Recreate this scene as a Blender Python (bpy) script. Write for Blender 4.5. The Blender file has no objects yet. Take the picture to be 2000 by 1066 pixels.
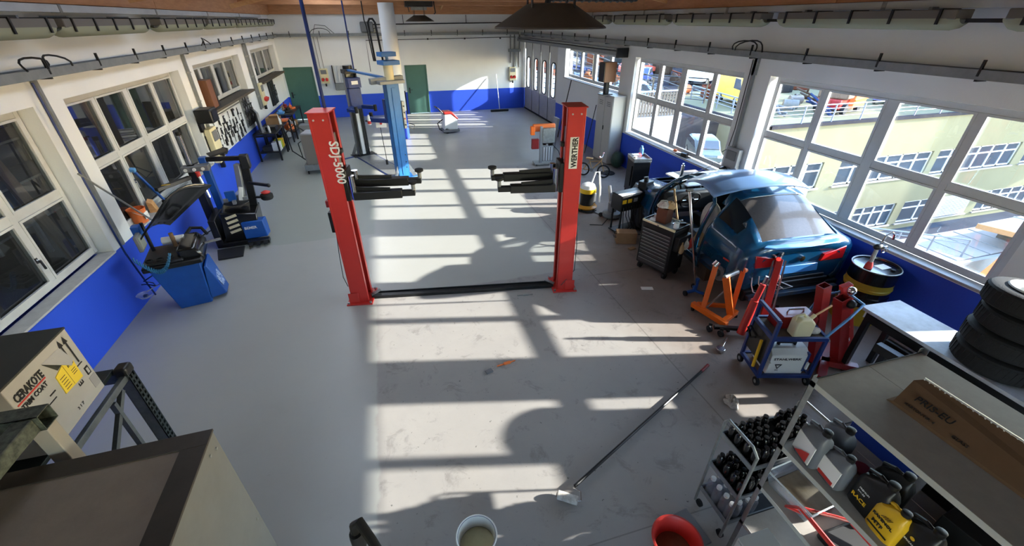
import bpy, math, random
from mathutils import Vector, Matrix, Euler
random.seed(7)
PI = math.pi
S = bpy.context.scene
COL = S.collection

# ---------------------------------------------------------------- camera, sky, sun, exposure
def set_camera():
    cam = bpy.data.cameras.new('camera'); ob = bpy.data.objects.new('camera', cam)
    COL.objects.link(ob)
    yaw, pit, rol = .273, .545, -.003
    fw = Vector((math.sin(yaw)*math.cos(pit), math.cos(yaw)*math.cos(pit), -math.sin(pit)))
    rt = Vector((math.cos(yaw), -math.sin(yaw), 0)); up = rt.cross(fw)
    r = rt*math.cos(rol)+up*math.sin(rol); u = -rt*math.sin(rol)+up*math.cos(rol)
    M = Matrix(((r.x, u.x, -fw.x, 0), (r.y, u.y, -fw.y, 0), (r.z, u.z, -fw.z, 3.9), (0, 0, 0, 1)))
    ob.matrix_world = M
    cam.sensor_fit = 'HORIZONTAL'; cam.sensor_width = 36; cam.lens = 815.4/2000*36
    cam.clip_start = .05; cam.clip_end = 400
    S.camera = ob
set_camera()
S.view_settings.view_transform = 'Standard'; S.view_settings.look = 'None'
S.view_settings.gamma = 1; S.view_settings.use_curve_mapping = False
S.view_settings.exposure = 0.15
SUN_STRENGTH = 17.5
SKY_STRENGTH = 2.3
def set_world():
    w = bpy.data.worlds.new('sky'); S.world = w; w.use_nodes = True
    nt = w.node_tree; nt.nodes.clear()
    out = nt.nodes.new('ShaderNodeOutputWorld'); bg = nt.nodes.new('ShaderNodeBackground')
    sky = nt.nodes.new('ShaderNodeTexSky'); sky.sky_type = 'NISHITA'; sky.sun_disc = False
    sky.sun_elevation = math.radians(21); sky.sun_rotation = math.radians(104); sky.air_density = 1.0; sky.dust_density = 0.2
    bg.inputs['Strength'].default_value = SKY_STRENGTH
    nt.links.new(sky.outputs[0], bg.inputs[0]); nt.links.new(bg.outputs[0], out.inputs[0])
set_world()
sl = bpy.data.lights.new('sun', 'SUN'); sl.energy = SUN_STRENGTH; sl.angle = math.radians(.7); sl.color = (1, .975, .92)
so = bpy.data.objects.new('sun', sl); COL.objects.link(so)
so.rotation_euler = Vector((1, -.243, .384)).to_track_quat('Z', 'Y').to_euler(); so.location = (30, -7, 12)

# ---------------------------------------------------------------- materials
def lin(c):
    f = lambda v: (v/12.92 if v <= .04045 else ((v+.055)/1.055)**2.4)
    return tuple(f(x/255) for x in c)+(1,)
MATS = {}
def mat(name, rgb, rough=.5, metal=0, rgb2=None, scale=4, amt=1, bump=0, bscale=40, coat=0, emit=None, spec=None, stretch=None):
    m = bpy.data.materials.new(name); m.use_nodes = True
    nt = m.node_tree; b = nt.nodes['Principled BSDF']; L = nt.links
    b.inputs['Base Color'].default_value = lin(rgb); b.inputs['Roughness'].default_value = rough
    b.inputs['Metallic'].default_value = metal
    if coat: b.inputs['Coat Weight'].default_value = coat; b.inputs['Coat Roughness'].default_value = .05
    if spec is not None: b.inputs['Specular IOR Level'].default_value = spec
    if rgb2 or bump:
        tc = nt.nodes.new('ShaderNodeTexCoord'); src = tc.outputs['Object']
        if stretch:
            mp = nt.nodes.new('ShaderNodeMapping'); mp.inputs['Scale'].default_value = stretch
            L.new(src, mp.inputs[0]); src = mp.outputs[0]
    if rgb2:
        n = nt.nodes.new('ShaderNodeTexNoise'); n.inputs['Scale'].default_value = scale; n.inputs['Detail'].default_value = 6
        n.inputs['Roughness'].default_value = .65
        r = nt.nodes.new('ShaderNodeValToRGB'); r.color_ramp.elements[0].position = .5-.22/amt; r.color_ramp.elements[1].position = .5+.22/amt
        r.color_ramp.elements[0].color = lin(rgb); r.color_ramp.elements[1].color = lin(rgb2)
        L.new(src, n.inputs['Vector']); L.new(n.outputs['Fac'], r.inputs[0]); L.new(r.outputs[0], b.inputs['Base Color'])
    if bump:
        n2 = nt.nodes.new('ShaderNodeTexNoise'); n2.inputs['Scale'].default_value = bscale; n2.inputs['Detail'].default_value = 4
        bp = nt.nodes.new('ShaderNodeBump'); bp.inputs['Strength'].default_value = bump; bp.inputs['Distance'].default_value = .01
        L.new(src, n2.inputs['Vector']); L.new(n2.outputs['Fac'], bp.inputs['Height']); L.new(bp.outputs[0], b.inputs['Normal'])
    MATS[name] = m
    return m
def glass(name, tint=(1, 1, 1), rough=0.0, fac=1.0, body=None, bodyfac=0):
    m = bpy.data.materials.new(name); m.use_nodes = True
    nt = m.node_tree; nt.nodes.clear(); L = nt.links; N = nt.nodes.new
    out = N('ShaderNodeOutputMaterial'); mx = N('ShaderNodeMixShader'); tr = N('ShaderNodeBsdfTransparent'); gl = N('ShaderNodeBsdfGlossy')
    tr.inputs[0].default_value = tuple(tint)+(1,); gl.inputs['Roughness'].default_value = rough
    fr = N('ShaderNodeLayerWeight'); fr.inputs[0].default_value = .5          # facing term, the same from both sides
    pw = N('ShaderNodeMath'); pw.operation = 'POWER'; pw.inputs[1].default_value = 5; L.new(fr.outputs['Facing'], pw.inputs[0])
    ml = N('ShaderNodeMath'); ml.operation = 'MULTIPLY_ADD'; ml.inputs[1].default_value = .92*fac; ml.inputs[2].default_value = .06*fac; ml.use_clamp = True
    L.new(pw.outputs[0], ml.inputs[0]); L.new(ml.outputs[0], mx.inputs[0]); L.new(tr.outputs[0], mx.inputs[1]); L.new(gl.outputs[0], mx.inputs[2])
    last = mx
    if body:
        df = N('ShaderNodeBsdfDiffuse'); df.inputs[0].default_value = lin(body); m2 = N('ShaderNodeMixShader')
        m2.inputs[0].default_value = bodyfac; L.new(mx.outputs[0], m2.inputs[1]); L.new(df.outputs[0], m2.inputs[2]); last = m2
    L.new(last.outputs[0], out.inputs[0]); MATS[name] = m
    return m
M = MATS
mat('lamp_housing', (104, 98, 90), .6)
mat('white_frame', (198, 201, 202), .45, rgb2=(184, 186, 187), scale=3)
mat('sill_stone', (190, 190, 188), .5, rgb2=(165, 165, 165), scale=8)
mat('white_paint', (218, 220, 220), .75, rgb2=(208, 210, 210), scale=2, bump=.15, bscale=60)
mat('grey_steel', (136, 140, 142), .45, .25, rgb2=(118, 122, 124), scale=6)
mat('galvanised', (160, 162, 160), .4, .5, rgb2=(132, 134, 132), scale=14)
mat('dark_steel', (46, 47, 48), .4, .5, rgb2=(34, 34, 35), scale=9)
mat('black_plastic', (16, 16, 17), .42)
mat('black_rubber', (19, 19, 20), .8, bump=.3, bscale=90)
mat('chrome', (215, 215, 215), .15, 1)
mat('red_paint', (198, 48, 40), .42, rgb2=(186, 42, 36), scale=3, coat=.25)
mat('dark_red_paint', (150, 26, 26), .4, rgb2=(120, 22, 22), scale=5, coat=.2)
mat('blue_lift_paint', (38, 112, 178), .4, rgb2=(30, 96, 158), scale=4)
mat('blue_machine', (24, 86, 168), .42, rgb2=(20, 74, 150), scale=4)
mat('dark_blue_paint', (22, 52, 118), .45, rgb2=(18, 42, 96), scale=8)
mat('sky_blue_paint', (90, 150, 205), .4)
mat('orange_paint', (236, 112, 22), .42, rgb2=(222, 98, 16), scale=6)
mat('orange_plastic', (226, 118, 58), .45)
mat('yellow_paint', (196, 172, 50), .4, rgb2=(178, 152, 40), scale=6)
mat('yellow_plastic', (226, 178, 30), .38)
mat('black_gloss', (14, 14, 15), .22, coat=.3)
mat('wood_beam', (202, 146, 102), .65, rgb2=(174, 120, 80), scale=3, stretch=(1, 1, 7), bump=.1)
mat('wood_light', (206, 158, 108), .65, rgb2=(182, 132, 84), scale=5, stretch=(1, 6, 6))
mat('wood_veneer', (126, 82, 54), .5, rgb2=(104, 66, 42), scale=5, stretch=(6, 6, 1))
mat('cardboard', (150, 116, 82), .85, rgb2=(136, 104, 72), scale=6)
mat('white_plastic', (226, 226, 222), .4)
mat('cream_plastic', (222, 212, 172), .5)
mat('beige_tank', (216, 200, 170), .5)
mat('paper', (232, 231, 226), .8)
mat('paper_yellow', (222, 196, 60), .8)
mat('ink', (22, 22, 24), .7)
mat('ink_red', (190, 48, 40), .6)
mat('white_letter', (232, 232, 230), .5)
mat('green_door', (72, 112, 99), .45, rgb2=(66, 103, 92), scale=2)
mat('locker_grey', (178, 178, 174), .45)
mat('grey_plastic', (110, 112, 114), .5)
mat('silver_plastic', (148, 150, 152), .35, .3)
mat('tape_cloth', (214, 210, 200), .9, rgb2=(150, 140, 130), scale=18)
mat('brown_canopy', (82, 72, 62), .6, rgb2=(66, 58, 50), scale=5)
mat('roof_deck', (168, 156, 142), .8, rgb2=(150, 138, 124), scale=2)
glass('window_glass', (.97, .985, .98), 0, 1.0)
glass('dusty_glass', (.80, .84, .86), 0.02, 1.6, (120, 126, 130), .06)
glass('clear_plastic', (.9, .92, .94), .1, 1.2, (190, 195, 205), .25)

# ---------------------------------------------------------------- mesh builder
class MB:
    def __init__(s): s.v = []; s.f = []; s.mi = []; s.m = 0
    def _add(s, vs, fs, T=None):
        o = len(s.v)
        if T is not None: vs = [T @ Vector(p) for p in vs]
        s.v += [tuple(p) for p in vs]; s.f += [tuple(i+o for i in f) for f in fs]; s.mi += [s.m]*len(fs)
        return s
    def box(s, x0, x1, y0, y1, z0, z1, T=None):
        if x0 > x1: x0, x1 = x1, x0
        if y0 > y1: y0, y1 = y1, y0
        if z0 > z1: z0, z1 = z1, z0
        return s._add([(x0,y0,z0),(x1,y0,z0),(x1,y1,z0),(x0,y1,z0),(x0,y0,z1),(x1,y0,z1),(x1,y1,z1),(x0,y1,z1)],
                      [(0,3,2,1),(4,5,6,7),(0,1,5,4),(1,2,6,5),(2,3,7,6),(3,0,4,7)], T)
    def cb(s, c, d, rot=(0,0,0)):      # box by centre, size, euler
        T = Matrix.Translation(c) @ Euler(rot).to_matrix().to_4x4()
        return s.box(-d[0]/2, d[0]/2, -d[1]/2, d[1]/2, -d[2]/2, d[2]/2, T)
    def bar(s, p, q, w, h=None, up=(0,0,1)):   # rectangular bar from p to q
        p = Vector(p); q = Vector(q); h = h or w
        d = (q-p); L = d.length
        if L < 1e-6: return s
        d.normalize(); u = Vector(up)
        if abs(d.dot(u)) > .99: u = Vector((1, 0, 0)) if abs(d.x) < .9 else Vector((0, 1, 0))
        r = d.cross(u).normalized(); u = r.cross(d)
        T = Matrix(((r.x,d.x,u.x,p.x),(r.y,d.y,u.y,p.y),(r.z,d.z,u.z,p.z),(0,0,0,1)))
        return s.box(-w/2, w/2, 0, L, -h/2, h/2, T)
    def tube(s, p, q, r, r2=None, n=12, caps=True):
        p = Vector(p); q = Vector(q); d = q-p
        if d.length < 1e-7: return s
        r2 = r if r2 is None else r2
        R = d.to_track_quat('Z', 'Y').to_matrix(); vs = []
        for c, rr in ((p, r), (q, r2)):
            for i in range(n):
                a = 2*PI*i/n; vs.append(c+R @ Vector((math.cos(a)*rr, math.sin(a)*rr, 0)))
        fs = [(i, (i+1) % n, n+(i+1) % n, n+i) for i in range(n)]
        if caps: fs += [tuple(range(n-1, -1, -1)), tuple(range(n, 2*n))]
        return s._add(vs, fs)
    def path(s, pts, r, n=8, closed=False):
        P = [Vector(p) for p in pts]; k = len(P); vs = []; fs = []
        ref = None
        for i, p in enumerate(P):
            if closed: t = P[(i+1) % k]-P[i-1]
            else: t = P[min(i+1, k-1)]-P[max(i-1, 0)]
            t.normalize()
            if ref is None: ref = t.orthogonal().normalized()
            ref = (ref-t*ref.dot(t)).normalized(); b = t.cross(ref)
            rr = r[i] if isinstance(r, (list, tuple)) else r
            for j in range(n):
                a = 2*PI*j/n; vs.append(p+(ref*math.cos(a)+b*math.sin(a))*rr)
        for i in range(k if closed else k-1):
            i2 = (i+1) % k
            for j in range(n): fs.append((i*n+j, i*n+(j+1) % n, i2*n+(j+1) % n, i2*n+j))
        if not closed: fs += [tuple(range(n-1, -1, -1)), tuple(range((k-1)*n, k*n))]
        return s._add(vs, fs)
    def lathe(s, prof, c=(0,0,0), n=24, T=None, caps=True):
        vs = []; fs = []; k = len(prof)
        for r, z in prof:
            for i in range(n):
                a = 2*PI*i/n; vs.append((c[0]+math.cos(a)*r, c[1]+math.sin(a)*r, c[2]+z))
        for j in range(k-1):
            for i in range(n): fs.append((j*n+i, j*n+(i+1) % n, (j+1)*n+(i+1) % n, (j+1)*n+i))
        if caps:
            if prof[0][0] > 1e-5: fs.append(tuple(range(n-1, -1, -1)))
            if prof[-1][0] > 1e-5: fs.append(tuple(range((k-1)*n, k*n)))
        return s._add(vs, fs, T)
    def prism(s, poly, a, b, axis='z', T=None):
        n = len(poly); f = {'z': lambda u, v, w: (u, v, w), 'y': lambda u, v, w: (u, w, v), 'x': lambda u, v, w: (w, u, v)}[axis]
        vs = [f(u, v, a) for u, v in poly]+[f(u, v, b) for u, v in poly]
        fs = [(i, (i+1) % n, n+(i+1) % n, n+i) for i in range(n)]+[tuple(range(n-1, -1, -1)), tuple(range(n, 2*n))]
        return s._add(vs, fs, T)
    def quad(s, *p):
        return s._add(list(p), [tuple(range(len(p)))])
    def sheet(s, rows, thick=None, closed=False):        # rows of points -> surface
        nu = len(rows); nv = len(rows[0]); vs = [p for r in rows for p in r]
        fs = [(i*nv+j, i*nv+j+1, (i+1)*nv+j+1, (i+1)*nv+j) for i in range(nu-1) for j in range(nv-1)]
        return s._add(vs, fs)
    def sphere(s, c, r, n=12, m=8, sc=(1,1,1)):
        prof = [(max(1e-4, math.sin(PI*i/m)), -math.cos(PI*i/m)) for i in range(m+1)]
        T = Matrix.Translation(c) @ Matrix.Diagonal((r*sc[0], r*sc[1], r*sc[2], 1))
        return s.lathe(prof, n=n, T=T, caps=False)
    def build(s, name, mats, parent=None, bevel=0, smooth=True, loc=None, rotz=0, solid=0, sub=0, kind=None, angle=35, bseg=2):
        me = bpy.data.meshes.new(name); me.from_pydata(s.v, [], s.f)
        if not isinstance(mats, (list, tuple)): mats = [mats]
        for m in mats: me.materials.append(M[m] if isinstance(m, str) else m)
        me.polygons.foreach_set('material_index', s.mi)
        me.validate(); me.update()
        import bmesh
        bm = bmesh.new(); bm.from_mesh(me); bmesh.ops.recalc_face_normals(bm, faces=bm.faces); bm.to_mesh(me); bm.free()
        if smooth:
            me.polygons.foreach_set('use_smooth', [True]*len(me.polygons)); me.set_sharp_from_angle(angle=math.radians(angle))
        o = bpy.data.objects.new(name, me); COL.objects.link(o)
        if parent: o.parent = parent
        if loc: o.location = loc
        if rotz: o.rotation_euler = (0, 0, rotz)
        if solid:
            md = o.modifiers.new('solid', 'SOLIDIFY'); md.thickness = solid; md.offset = 0
        if bevel:
            md = o.modifiers.new('bevel', 'BEVEL'); md.width = bevel; md.segments = bseg; md.limit_method = 'ANGLE'; md.angle_limit = math.radians(40)
        if sub:
            md = o.modifiers.new('sub', 'SUBSURF'); md.levels = sub; md.render_levels = sub
        if kind: o['kind'] = kind
        return o
def tag(o, label=None, cat=None, group=None, kind=None):
    if label: o['label'] = label
    if cat: o['category'] = cat
    if group: o['group'] = group
    if kind: o['kind'] = kind
    return o
def thing(name, label, cat, loc=(0,0,0), rotz=0, group=None, kind=None):
    o = bpy.data.objects.new(name, None); COL.objects.link(o); o.empty_display_size = .1
    o.location = loc; o.rotation_euler = (0, 0, rotz)
    return tag(o, label, cat, group, kind)
def copy_tree(o, parent=None):
    c = o.copy(); COL.objects.link(c)
    if parent: c.parent = parent
    for ch in list(o.children):
        if ch.name in COL.objects: copy_tree(ch, c)
    return c
def share(o, parent, loc, rot=None):
    c = o.copy(); COL.objects.link(c); c.parent = parent; c.location = loc
    if rot: c.rotation_euler = rot
    return c
def text(s, size, m, parent, origin, right, up, name='lettering', ext=.0012, bold=0, align='LEFT', sx=1.0, loc_is_world=False):
    cu = bpy.data.curves.new(name, 'FONT'); cu.body = s; cu.size = size; cu.extrude = ext; cu.offset = bold*size; cu.align_x = align
    cu.resolution_u = 2
    t = bpy.data.objects.new(name, cu); COL.objects.link(t)
    me = bpy.data.meshes.new_from_object(t); bpy.data.objects.remove(t)
    me.materials.clear(); me.materials.append(M[m])
    r = Vector(right).normalized(); u = Vector(up); u = (u-r*u.dot(r)).normalized(); n = r.cross(u)
    T = Matrix(((r.x,u.x,n.x,origin[0]),(r.y,u.y,n.y,origin[1]),(r.z,u.z,n.z,origin[2]),(0,0,0,1)))
    me.transform(T @ Matrix.Diagonal((sx, 1, 1, 1)))
    o = bpy.data.objects.new(name, me); COL.objects.link(o)
    if parent: o.parent = parent
    return o
# ================================================================ THE SHELL
XL, XR, YB, YF, ZC = -4.2, 6.75, 22.0, -5.0, 4.9
# painted wall: white above, blue dado below .97 m (paint is a property of the wall)
def wall_material(name, zsplit=.97, white=(231, 234, 235), blue=(38, 82, 214)):
    m = bpy.data.materials.new(name); m.use_nodes = True; nt = m.node_tree; L = nt.links; N = nt.nodes.new
    b = nt.nodes['Principled BSDF']; g = N('ShaderNodeNewGeometry'); sp = N('ShaderNodeSeparateXYZ'); L.new(g.outputs['Position'], sp.inputs[0])
    gt = N('ShaderNodeMath'); gt.operation = 'GREATER_THAN'; gt.inputs[1].default_value = zsplit; L.new(sp.outputs['Z'], gt.inputs[0])
    no = N('ShaderNodeTexNoise'); no.inputs['Scale'].default_value = 1.3; no.inputs['Detail'].default_value = 7; L.new(g.outputs['Position'], no.inputs['Vector'])
    w = N('ShaderNodeMix'); w.data_type = 'RGBA'; w.inputs[6].default_value = lin(white); w.inputs[7].default_value = lin(tuple(int(c*.94) for c in white))
    bl = N('ShaderNodeMix'); bl.data_type = 'RGBA'; bl.inputs[6].default_value = lin(blue); bl.inputs[7].default_value = lin(tuple(int(c*.93) for c in blue))
    L.new(no.outputs['Fac'], w.inputs[0]); L.new(no.outputs['Fac'], bl.inputs[0])
    mx = N('ShaderNodeMix'); mx.data_type = 'RGBA'; L.new(gt.outputs[0], mx.inputs[0]); L.new(bl.outputs[2], mx.inputs[6]); L.new(w.outputs[2], mx.inputs[7])
    L.new(mx.outputs[2], b.inputs['Base Color']); b.inputs['Roughness'].default_value = .6
    n2 = N('ShaderNodeTexNoise'); n2.inputs['Scale'].default_value = 45; L.new(g.outputs['Position'], n2.inputs['Vector'])
    bp = N('ShaderNodeBump'); bp.inputs['Strength'].default_value = .12; bp.inputs['Distance'].default_value = .01; L.new(n2.outputs['Fac'], bp.inputs['Height']); L.new(bp.outputs[0], b.inputs['Normal'])
    M[name] = m
wall_material('wall_paint')
wall_material('column_paint', 1.0)
def floor_material():
    m = bpy.data.materials.new('floor_paint'); m.use_nodes = True; nt = m.node_tree; L = nt.links; N = nt.nodes.new
    b = nt.nodes['Principled BSDF']; g = N('ShaderNodeNewGeometry'); P = g.outputs['Position']
    sp = N('ShaderNodeSeparateXYZ')
    def noise(scale, detail=6, rough=.6, vec=P, dist=0):
        n = N('ShaderNodeTexNoise'); n.inputs['Scale'].default_value = scale; n.inputs['Detail'].default_value = detail
        n.inputs['Roughness'].default_value = rough; n.inputs['Distortion'].default_value = dist; L.new(vec, n.inputs['Vector']); return n.outputs['Fac']
    def math_(op, a, bb=None, c=None):
        n = N('ShaderNodeMath'); n.operation = op
        for i, x in enumerate((a, bb, c)):
            if x is None: continue
            if isinstance(x, (int, float)): n.inputs[i].default_value = x
            else: L.new(x, n.inputs[i])
        return n.outputs[0]
    def ss(x, lo, hi):
        n = N('ShaderNodeMapRange'); n.interpolation_type = 'SMOOTHSTEP'; n.inputs[1].default_value = lo; n.inputs[2].default_value = hi; L.new(x, n.inputs[0]); return n.outputs[0]
    def mix(f, a, bb):
        n = N('ShaderNodeMix'); n.data_type = 'RGBA'
        if isinstance(f, (int, float)): n.inputs[0].default_value = f
        else: L.new(f, n.inputs[0])
        for i, x in ((6, a), (7, bb)):
            if isinstance(x, tuple): n.inputs[i].default_value = x
            else: L.new(x, n.inputs[i])
        return n.outputs[2]
    L.new(P, sp.inputs[0]); X = sp.outputs['X']; Y = sp.outputs['Y']
    wob = math_('MULTIPLY', math_('SUBTRACT', noise(1.6, 4), .5), .22)
    Xw = math_('ADD', X, wob); Yw = math_('ADD', Y, wob)
    # fresh grey-green paint
    paint = mix(noise(.7, 5), lin((169, 168, 161)), lin((158, 157, 151)))
    paint = mix(math_('MULTIPLY', ss(Yw, 8.55, 8.6), math_('SUBTRACT', 1, ss(X, -.7, -.6))), paint, lin((150, 153, 144)))
    # worn strip: X>-.62 & Y<5.9
    worn = mix(noise(1.1, 8, .7), lin((138, 134, 131)), lin((164, 159, 152)))
    wm = math_('MULTIPLY', ss(Xw, -.64, -.60), math_('SUBTRACT', 1, ss(Yw, 5.98, 6.03)))
    wm2 = math_('MULTIPLY', ss(Xw, 2.95, 3.05), math_('SUBTRACT', 1, ss(Yw, 12.3, 12.7)))
    wm = math_('MAXIMUM', wm, wm2)
    col = mix(wm, paint, worn)
    # brownish dirt at the car bay
    dm = math_('MULTIPLY', ss(math_('ADD', X, math_('MULTIPLY', noise(.5, 4), 2.5)), 3.8, 5.4), math_('MULTIPLY', ss(Y, 1.0, 3.4), math_('SUBTRACT', 1, ss(Y, 7.5, 11.))))
    dirt = mix(noise(2.2, 8, .75), lin((112, 96, 84)), lin((146, 130, 118)))
    col = mix(math_('MULTIPLY', dm, .8), col, dirt)
    # stains and specks on the worn part
    st = math_('MULTIPLY', ss(noise(3.1, 9, .72, dist=.6), .54, .66), wm)
    col = mix(math_('MULTIPLY', st, .42), col, lin((96, 92, 90)))
    sp_ = math_('MULTIPLY', ss(noise(17, 5, .65), .66, .70), math_('MAXIMUM', wm, .12))
    col = mix(math_('MULTIPLY', sp_, .75), col, lin((42, 40, 40)))
    st2 = math_('MULTIPLY', ss(noise(.9, 6, .6, dist=.3), .5, .75), .30); col = mix(st2, col, lin((150, 147, 140)))
    # expansion joints
    def joint(a, at, w, m_): return math_('MULTIPLY', math_('SUBTRACT', 1, ss(math_('ABSOLUTE', math_('SUBTRACT', a, at)), w, w*2)), m_)
    j = math_('MAXIMUM', joint(math_('ADD', X, math_('MULTIPLY', Y, .02)), 3.22, .006, wm), joint(Y, 5.72, .006, math_('MULTIPLY', wm2, 1)))
    j = math_('MAXIMUM', j, joint(Y, 1.62, .004, wm))
    j = math_('MAXIMUM', j, joint(Y, 9.4, .005, wm2))
    col = mix(math_('MULTIPLY', j, .4), col, lin((70, 66, 64)))
    L.new(col, b.inputs['Base Color'])
    rg = math_('ADD', .27, math_('MULTIPLY', noise(1.4, 5), .16)); rg = math_('ADD', rg, math_('MULTIPLY', wm, .22)); L.new(rg, b.inputs['Roughness'])
    bp = N('ShaderNodeBump'); bp.inputs['Strength'].default_value = .12; bp.inputs['Distance'].default_value = .01
    L.new(math_('SUBTRACT', noise(9, 4), math_('MULTIPLY', j, 1.5)), bp.inputs['Height']); L.new(bp.outputs[0], b.inputs['Normal'])
    M['floor_paint'] = m
floor_material()

fl = MB().box(XL-.3, XR+.3, YF-.3, YB+.3, -.25, 0).build('floor', 'floor_paint'); tag(fl, 'pale grey painted concrete workshop floor with worn patches', 'floor', kind='structure')

# window openings (y0, y1, z0, z1) in the two side walls
RW = [(-4.3, -2.3, 1.0, 3.02), (-1.62, 2.02, 1.0, 3.02), (2.52, 6.72, 1.0, 3.02), (7.36, 11.45, 1.0, 3.02), (12.2, 16.5, 1.98, 3.05)]
LW = [(-2.5, 1.9, .97, 3.0), (2.6, 6.85, .97, 3.0), (7.45, 11.45, .97, 3.0), (12.3, 16.2, 2.0, 3.02), (17.7, 21.6, 2.03, 3.05)]
def side_wall(name, x0, x1, wins, door=None, label=''):
    b = MB(); xs = sorted((x0, x1)); cuts = sorted(wins+([door] if door else []))
    y = YF
    for (a, c, z0, z1) in cuts:
        b.box(xs[0], xs[1], y, a, 0, ZC)
        if z0 > 0: b.box(xs[0], xs[1], a, c, 0, z0)
        b.box(xs[0], xs[1], a, c, z1, ZC); y = c
    b.box(xs[0], xs[1], y, YB, 0, ZC)
    return tag(b.build(name, 'wall_paint', smooth=False), label, 'wall', kind='structure')
side_wall('wall_right', XR, XR+.3, RW, (17.31, 21.9, 0, 3.1), 'right long wall, white over blue paint, cut by wide windows')
side_wall('wall_left', XL, XL-.3, LW, None, 'left long wall, white over blue paint, with interior windows')
b = MB()
for a, c in ((XL-.3, -4.12), (-2.94, 1.02), (2.02, XR+.3)): b.box(a, c, YB, YB+.3, 0, ZC)
b.box(-4.12, -2.94, YB, YB+.3, 2.16, ZC); b.box(1.02, 2.02, YB, YB+.3, 2.12, ZC)
tag(b.build('wall_back', 'wall_paint', smooth=False), 'far end wall, white over blue paint, with two green doors', 'wall', kind='structure')
tag(MB().box(XL-.3, -2.6, YF-.3, YF, 0, ZC).box(1.2, XR+.3, YF-.3, YF, 0, ZC).box(-2.6, 1.2, YF-.3, YF, 0, .95).box(-2.6, 1.2, YF-.3, YF, 3.6, ZC).build('wall_front', 'wall_paint', smooth=False), 'end wall behind the viewer', 'wall', kind='structure')

# ceiling deck, timber girders, struts
ce = thing('ceiling', 'timber roof deck carried by brown glued beams', 'ceiling', kind='structure')
proto = None; SX0, SX1 = -2.1, -.8
for i in range(18):
    y = YF+i*1.5
    if proto is None:
        proto = MB().box(XL-.3, SX0, .006, 1.494, ZC, ZC+.06).build('deck_board', 'roof_deck', ce); proto.location = (0, y, 0)
        proto2 = MB().box(SX1, XR+.3, .006, 1.494, ZC, ZC+.06).build('deck_board', 'roof_deck', ce); proto2.location = (0, y, 0)
    else: share(proto, ce, (0, y, 0)); share(proto2, ce, (0, y, 0))
    if i < 6 or i == 17:
        MB().box(SX0, SX1, y+.006, y+1.494, ZC, ZC+.06).build('deck_board', 'roof_deck', ce)
sk = bpy.data.materials.new('added_skylight_sheet'); sk.use_nodes = True; nt = sk.node_tree; nt.nodes.clear()
o_ = nt.nodes.new('ShaderNodeOutputMaterial'); tl = nt.nodes.new('ShaderNodeBsdfTranslucent'); tl.inputs[0].default_value = (.74, .66, .585, 1); nt.links.new(tl.outputs[0], o_.inputs[0]); M['added_skylight_sheet'] = sk
wk = thing('window_12', 'unseen milky skylight strip added to brighten the workshop', 'window', kind='structure')  # made-up roof opening out of view, added to raise the interior light
pk = MB().quad((SX0, .03, ZC+.03), (SX1, .03, ZC+.03), (SX1, 1.47, ZC+.03), (SX0, 1.47, ZC+.03)).build('pane', 'added_skylight_sheet', wk, smooth=False); pk.location = (0, YF+9, 0)
fk = MB().box(SX0, SX1, -.03, .03, ZC-.01, ZC+.07).build('glazing_bar', 'white_frame', wk); fk.location = (0, YF+9, 0)
for i in range(7, 17): share(pk, wk, (0, YF+1.5*i, 0)); share(fk, wk, (0, YF+1.5*i, 0))
share(fk, wk, (0, YF+1.5*17, 0))
bm_ = MB().box(XL, XR, -.08, .08, 4.34, ZC).build('roof_beam', 'wood_beam', ce, bevel=.01); bm_.location = (0, 9.5, 0)
for y in (-2.5, 1.5, 5.5, 13.5, 17.5): share(bm_, ce, (0, y, 0))
MB().box(XL, XR, 21.84, 22.0, 4.12, ZC).build('end_girder', 'wood_beam', ce, bevel=.01)
for xg in (XL, XR-.12):
    g0 = MB().box(0, .12, .003, 5.397, 4.1, ZC).build('side_girder', 'wood_beam', ce, bevel=.006); g0.location = (xg, -5, 0)
    for i in range(1, 5): share(g0, ce, (xg, -5+5.4*i, 0)) if i < 4 else None
    MB().box(xg, xg+.12, 16.6, 21.84, 4.1, ZC).build('side_girder', 'wood_beam', ce, bevel=.006)
for (p, q) in (((.3, 20.5, 4.86), (.48, 21.8, 4.2)), ((3.1, 21.0, 4.86), (2.86, 21.8, 4.32)), ((-.7, 14.5, 4.86), (-3.4, 13.7, 4.2)), ((-2.0, 10.4, 4.6), (-3.9, 9.7, 4.2)),
               ((3.6, 9.9, 4.75), (6.3, 9.7, 4.25)), ((5.0, 7.2, 4.7), (6.6, 6.9, 4.3)), ((-1.0, 6.0, 4.75), (-3.8, 5.7, 4.3))):
    MB().bar(p, q, .07, .10).build('strut', 'wood_light', ce)

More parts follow.
